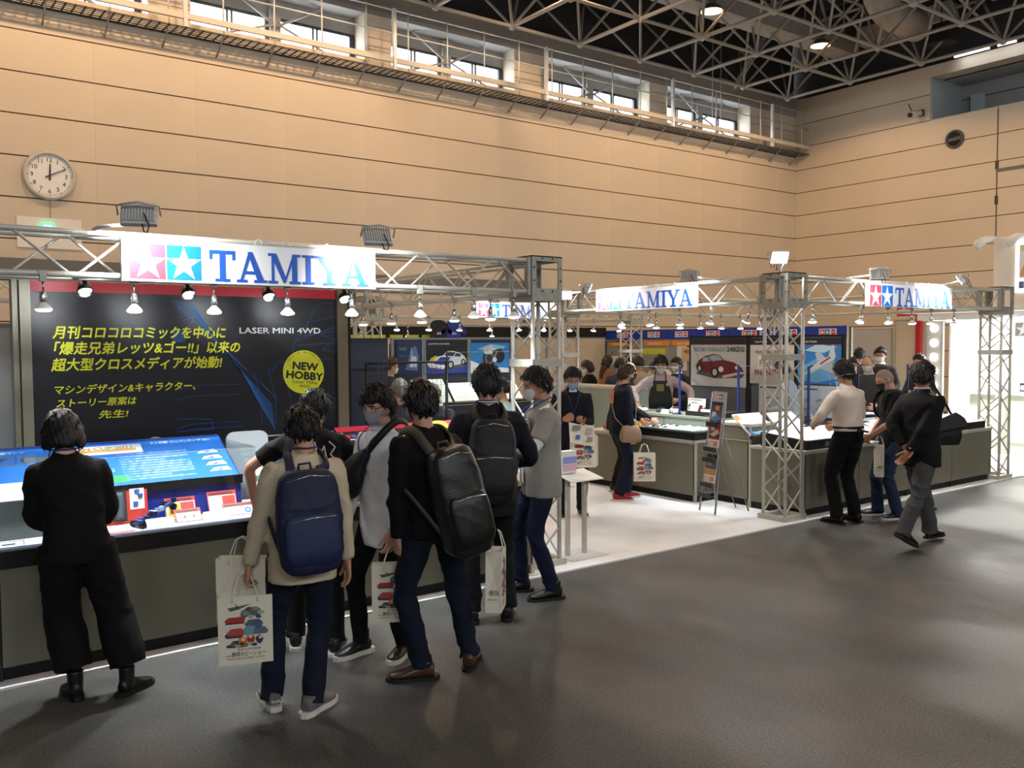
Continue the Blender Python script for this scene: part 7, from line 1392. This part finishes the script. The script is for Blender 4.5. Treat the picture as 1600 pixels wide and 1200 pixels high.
# 11 man in the apron
p = person('person in a pale pink shirt and dark apron, leaning on the pale green counter', 9.42, 9.0, 222, 1.76, z0=.014, hair=('short', HDKG), lean=16, head=(-4, 20, 0), hands=((-.42, .36, 1.02), (.30, .44, 1.02)), epole=((-1, -.3, 0), (1, -.3, 0)), curl=(.3, .3), palm=((0, 0, -1), (0, 0, -1)), point=((-.5, 1, 0), (0, 1, 0)), seed=47, glasses=mat('glasses_dark', 0), mask=(M_WHT, 'fold'),
           top=dict(m=C_PNK, kind='shirt', fit=1.05, fold=.008, collar=C_PNK), legs=dict(m=C_BLK2), shoe=dict(m=SH_BLK, sole=SOLE_B))
AP = cloth('apron_green', '#1f2b2c')
def apron(J, m, w=.15, top_z=.06, bot=-.35):
    f = J['fw']; pts = []
    for a, b in ((J['chest'], top_z), (J['chest'], -.08), (J['waist'], 0), (J['hipc'], 0), (J['hipc'], bot)): pts.append(a + J['up'] * b * (1 if a is not J['hipc'] else 0) + Vector((0, 0, b)) * (a is J['hipc']) + f * .142)
    vs, fs = [], []
    for i, q_ in enumerate(pts):
        ww = w * (.62 if i == 0 else .95 if i == 1 else 1.1)
        for k, u in enumerate((-1, -.5, 0, .5, 1)): vs.append(tuple(q_ + Vector((u * ww, -.035 * u * u, 0))))
    for i in range(len(pts) - 1):
        for k in range(4): fs.append((5 * i + k, 5 * i + k + 1, 5 * i + 6 + k, 5 * i + 5 + k))
    n0 = len(vs); vs += [tuple(Vector(v) - f * .012) for v in vs]; fs += [tuple(n0 + k for k in g_[::-1]) for g_ in fs[:]]
    MB().add(vs, fs, m, True).build('apron', None, J['T']); MB().path([pts[0] + Vector((-.08, 0, 0)), J['neck'] + Vector((-.07, .02, .03)), J['neck'] + Vector((0, -.07, .04)), J['neck'] + Vector((.07, .02, .03)), pts[0] + Vector((.08, 0, 0))], .008, m, 5).build('apron_strap', None, J['T'])
apron(p, AP); MB().box((-.05, -.05, 0), (.05, .05, .004)).build('apron_print', mat('apron_gold', '#8a8a52', .7), p['T'], basis(tuple(p['chest'] + p['fw'] * .150 - p['up'] * .04), (-1, 0, 0), (0, 1, -.25)))
# 12 waiter in white shirt and waist apron
p = person('person in a white shirt and black waist apron with a visor strap, seen from behind', 8.46, 5.36, 82, 1.74, hair=('short', HBLK), lean=3, head=(6, 14, 0), feet=((-.12, .02, 6), (.13, .0, -8)), hands=((-.18, .30, 1.02), (.20, .30, 1.0)), epole=((-1, -.6, -.4), (1, -.6, -.4)), seed=53,
           top=dict(m=C_WARM, kind='shirt', hem=.06, fit=1.06, fold=.008, collar=C_WARM), legs=dict(m=C_BLK, w=1.04, cuff=.072, fold=.009), shoe=dict(m=SH_BLK, sole=SOLE_B))
MB().path([p['hipc'] + Vector((.172 * math.cos(a), .126 * math.sin(a), .095)) for a in [2 * PI * k / 28 for k in range(28)]], .014, C_BLK, 6, close=True).build('apron_band', None, p['T'])
MB().path([p['hipc'] + Vector((.172 * math.cos(a), .128 * math.sin(a), .065)) for a in [2 * PI * k / 28 for k in range(28)]], .007, COR, 5, close=True).build('white_band', None, p['T'])
MB().path([p['hipc'] + Vector((.0, -.13, .095)), p['hipc'] + Vector((-.03, -.15, .03)), p['hipc'] + Vector((-.01, -.14, -.06))], .010, C_BLK, 5).path([p['hipc'] + Vector((.0, -.13, .095)), p['hipc'] + Vector((.05, -.15, .05)), p['hipc'] + Vector((.03, -.15, .0))], .010, C_BLK, 5).build('apron_bow', None, p['T'])
hc, hm = p['hc'], p['hm']; MB().path([hc + hm @ Vector((.093 * math.cos(a), .002 + .115 * math.sin(a), -.035)) for a in [2 * PI * k / 28 for k in range(28)]], .0045, mat('visor_strap', '#b8bcc0', .4), 5, close=True).build('visor_strap', None, p['T'])
MB().add([tuple(hc + hm @ Vector((.10 * math.sin(a), .10 + .05 * math.cos(a), z))) for z in (.05, -.16) for a in [R(-70 + 14 * k) for k in range(11)]], [(k, k + 1, 12 + k, 11 + k) for k in range(10)], GLASS, True).build('face_visor', None, p['T'])
# 13 bald man with black T-shirt and jeans
p = person('bald person in a black T-shirt and blue jeans with dark mask and black backpack', 9.13, 5.23, 140, 1.66, hair=('shaved', HWHT), skin=SKIN3, lean=5, head=(0, 26, 0), feet=((-.12, -.02, 10), (.12, .12, 4)), hands=((-.12, .30, .93), (.20, .20, .90)), epole=((-1, -.6, -.2), (1, -.8, -.2)), curl=(.8, .9), seed=59, mask=(mat('mask_charcoal', '#2b3230', .8), 'fold'), glasses=mat('glasses_dark', 0),
           top=dict(m=C_BLK, kind='tshirt', hem=-.14, sleeve=.40, fit=1.07, fold=.007), legs=dict(m=C_JEAN2, w=1.0, cuff=.072, length=.05, fold=.010), shoe=dict(m=SH_BLK, sole=SOLE_W, lace=SH_BLK))
backpack(p, 'small black backpack on the bald man in jeans', mat('pack_black', 0), .27, .38, .14, strap=mat('pack_black', 0))
# 14 walking man, hands behind the back
p = person('person in a black jacket and grey trousers, walking with clasped hands', 8.06, 4.36, -8, 1.74, hair=('short', HDKG), skin=SKIN2, lean=4, head=(-14, 4, 0), feet=((.0 - .07, .30, 4), (.08, -.34, -6)), lift=((0, 0), (.05, 28)), hands=((-.02, -.17, .93), (.03, -.19, .88)), epole=((-1, -.7, .1), (1, -.7, .1)), curl=(.35, .25), palm=((0, -1, 0), (0, -1, .1)), point=((.6, -.1, -.5), (-.5, -.2, -.8)), seed=61, build=1.04,
           top=dict(m=C_BLK2, hem=-.17, fit=1.10, fold=.009, collar=C_BLK2), legs=dict(m=C_GTR, w=1.05, cuff=.074, length=.05, fold=.012), shoe=dict(m=SH_BLK, sole=SOLE_B, lace=SH_BLK))
MB().path([p['neck'] + p['up'] * .028 + Vector((.064 * math.cos(a), .060 * math.sin(a), 0)) for a in [2 * PI * k / 20 for k in range(20)]], .008, COR, 6, close=True).build('shirt_collar', None, p['T'])
# 15 man with shoulder bag behind the walker
p = person('person in a pale grey jacket with a shoulder bag, partly behind the walking man', 9.80, 5.22, 100, 1.68, hair=('short', HDKG), lean=8, head=(24, 10, 0), hands=((-.2, .34, .95), (.2, .34, .95)), seed=67, top=dict(m=cloth('pale_grey_jacket', '#9c9588'), fit=1.05), legs=dict(m=C_BLK2, w=1.02, cuff=.07), shoe=dict(m=SH_BLK, sole=SOLE_B))
W = world_of(p); t = empty('messenger_bag', 'big black messenger bag hanging behind the walking man', 'bag', M=W); NB = mat('nylon_black', 0)
q = Soup().loft([(.22, -.12, 1.06, .13, .05), (.22, -.13, .98, .20, .075), (.22, -.13, .86, .22, .09), (.22, -.12, .76, .20, .07)], (1, -.55, 0), 18, 3, 4); me = remeshed(q.v, q.f, .011, 2); wrinkle(me, .007, 4, (), 11); me.materials.append(NB); smooth_on(me); link('bag_body', me, t)
MB().path([(.34, -.2, 1.05), (.16, -.12, 1.3), (-.02, -.05, 1.50), (-.12, .05, 1.44), (-.02, .15, 1.2)], .014, NB, 6).build('strap', None, t)
q = Soup().loft([(.22, -.16, 1.09, .15, .02), (.22, -.21, 1.02, .21, .015), (.22, -.235, .93, .22, .012)], (1, -.55, 0), 14, 3, 5); me = bpy.data.meshes.new('flap'); me.from_pydata(q.v, [], q.f); me.materials.append(NB); smooth_on(me); link('flap', me, t)
# --- smaller figures farther back
def far(label, x, y, face, h, top, hair=('short', HBLK), legs=C_BLK2, lean=3, head=(0, 12, 0), mask=(M_WHT, 'pleat'), skin=SKIN, hands=((-.2, .3, 1.0), (.2, .3, 1.0)), seed=1, hi=False, **k):
    return person(label, x, y, face, h, hi=hi, z0=.014, hair=hair, skin=skin, lean=lean, head=head, mask=mask, hands=hands, seed=seed, top=dict(m=top, **k), legs=dict(m=legs), shoe=dict(m=SH_BLK, sole=SOLE_B))
far('balding person in a dark suit with white mask, looking down behind the left counter', 4.46, 7.14, 195, 1.60, C_CHA, ('balding', HGRY), skin=SKIN, head=(0, 34, 0), lean=6, seed=71, hi=True, collar=COR)
far('person with tousled grey hair seen behind the black jacket', 4.32, 7.62, 75, 1.58, C_CHA, ('short', HGRY), seed=72)
far('person in a mint green shirt and teal mask behind the nearest tower', 5.22, 7.12, 160, 1.60, C_MINT, ('short', HBLK), mask=(M_GRN, 'pleat'), seed=73, kind='shirt')
far('person in a dark suit with white mask standing behind the wire mesh screen', 6.42, 11.75, -15, 1.72, C_CHA, ('short', HBRN), seed=74, collar=COR)
far('person in black with straight black hair, left of the long haired one', 10.47, 11.7, 165, 1.62, C_BLK, ('bob', HBLK), seed=75, head=(0, 20, 0))
far('person with long brown hair in a brown coat and pale trousers', 12.28, 13.28, -10, 1.66, C_BRN, ('long', mat('hair_dark_brown', '#24130e', .45)), legs=C_SAND, seed=76)
far('person in a sand coloured shirt, seen from behind in the back booth', 11.05, 11.05, 70, 1.68, C_SAND, seed=77, kind='shirt')
far('person in a slate blue jacket beside the sand coloured shirt', 10.45, 10.95, 40, 1.66, cloth('slate_jacket', '#3c4250'), seed=78)
far('person in a mottled brownish patterned shirt behind the apron man', 10.45, 9.98, 120, 1.62, C_PAT, seed=79, kind='shirt', head=(0, 26, 0))
far('person in a navy suit with white mask just left of the maroon car poster', 10.95, 10.05, 185, 1.68, C_NVY, seed=80, collar=COR)
far('dark haired person in a grey jacket looking at the hanging goods', 12.9, 13.2, 60, 1.66, C_CHA, seed=81)
far('person in a white shirt in front of the second blue header board', 12.85, 12.3, 50, 1.68, C_WARM, seed=82, kind='shirt')
far('grey haired person with white mask and yellow tie behind the clear screen', 11.85, 7.17, 190, 1.72, C_CHA, ('balding', HGRY), skin=SKIN3, seed=83, collar=COR)
far('person in a black suit seen from behind, by the pale lit panel', 14.5, 8.95, 50, 1.80, C_BLK2, seed=84, collar=COR)
far('shorter dark haired person with a mask left of the black suit', 13.1, 8.2, 200, 1.66, C_CHA, seed=85)
far('person in a navy suit with pale mask right of the black suit', 14.2, 8.38, 200, 1.82, C_NVY, seed=86, collar=COR)
far('person with glasses seen in front of the red column', 13.7, 7.38, 170, 1.72, C_CHA, seed=87)
far('person in a pale blue shirt leaning left of the white shirted waiter', 10.1, 7.2, 110, 1.68, cloth('pale_blue_shirt', '#c3cbd8'), seed=88, kind='shirt', lean=16)
# --- paper bags
paper_bag((1.60, 4.50, .76), -20, 'paper bag with model pictures held low by the beige jacket, nearer of the two', s=1.05)
paper_bag((1.62, 4.58, .93), -35, 'plainer paper bag hanging behind the nearer one at the beige jacket', art=False, s=1.0)
paper_bag((2.52, 4.56, .76), -30, 'paper bag with model pictures in the left hand of the black jacket', s=1.0)
paper_bag((3.08, 4.30, .82), 48, 'paper bag seen edge on in the right hand of the black jacket', tilt=(0, 6), s=1.05)
paper_bag((6.26, 7.12, 1.08), -30, 'paper bag hanging from the arm of the man with the brochures', s=1.05)
paper_bag((6.75, 7.62, .98), -35, 'paper bag partly hidden between the brochures man and navy jacket', s=1.0)
paper_bag((7.62, 7.55, .72), -38, 'paper bag with model pictures held by the person in red sneakers', s=1.0)
paper_bag((8.83, 5.22, .92), 35, 'narrow looking paper bag held in front by the bald man in jeans', s=.95)
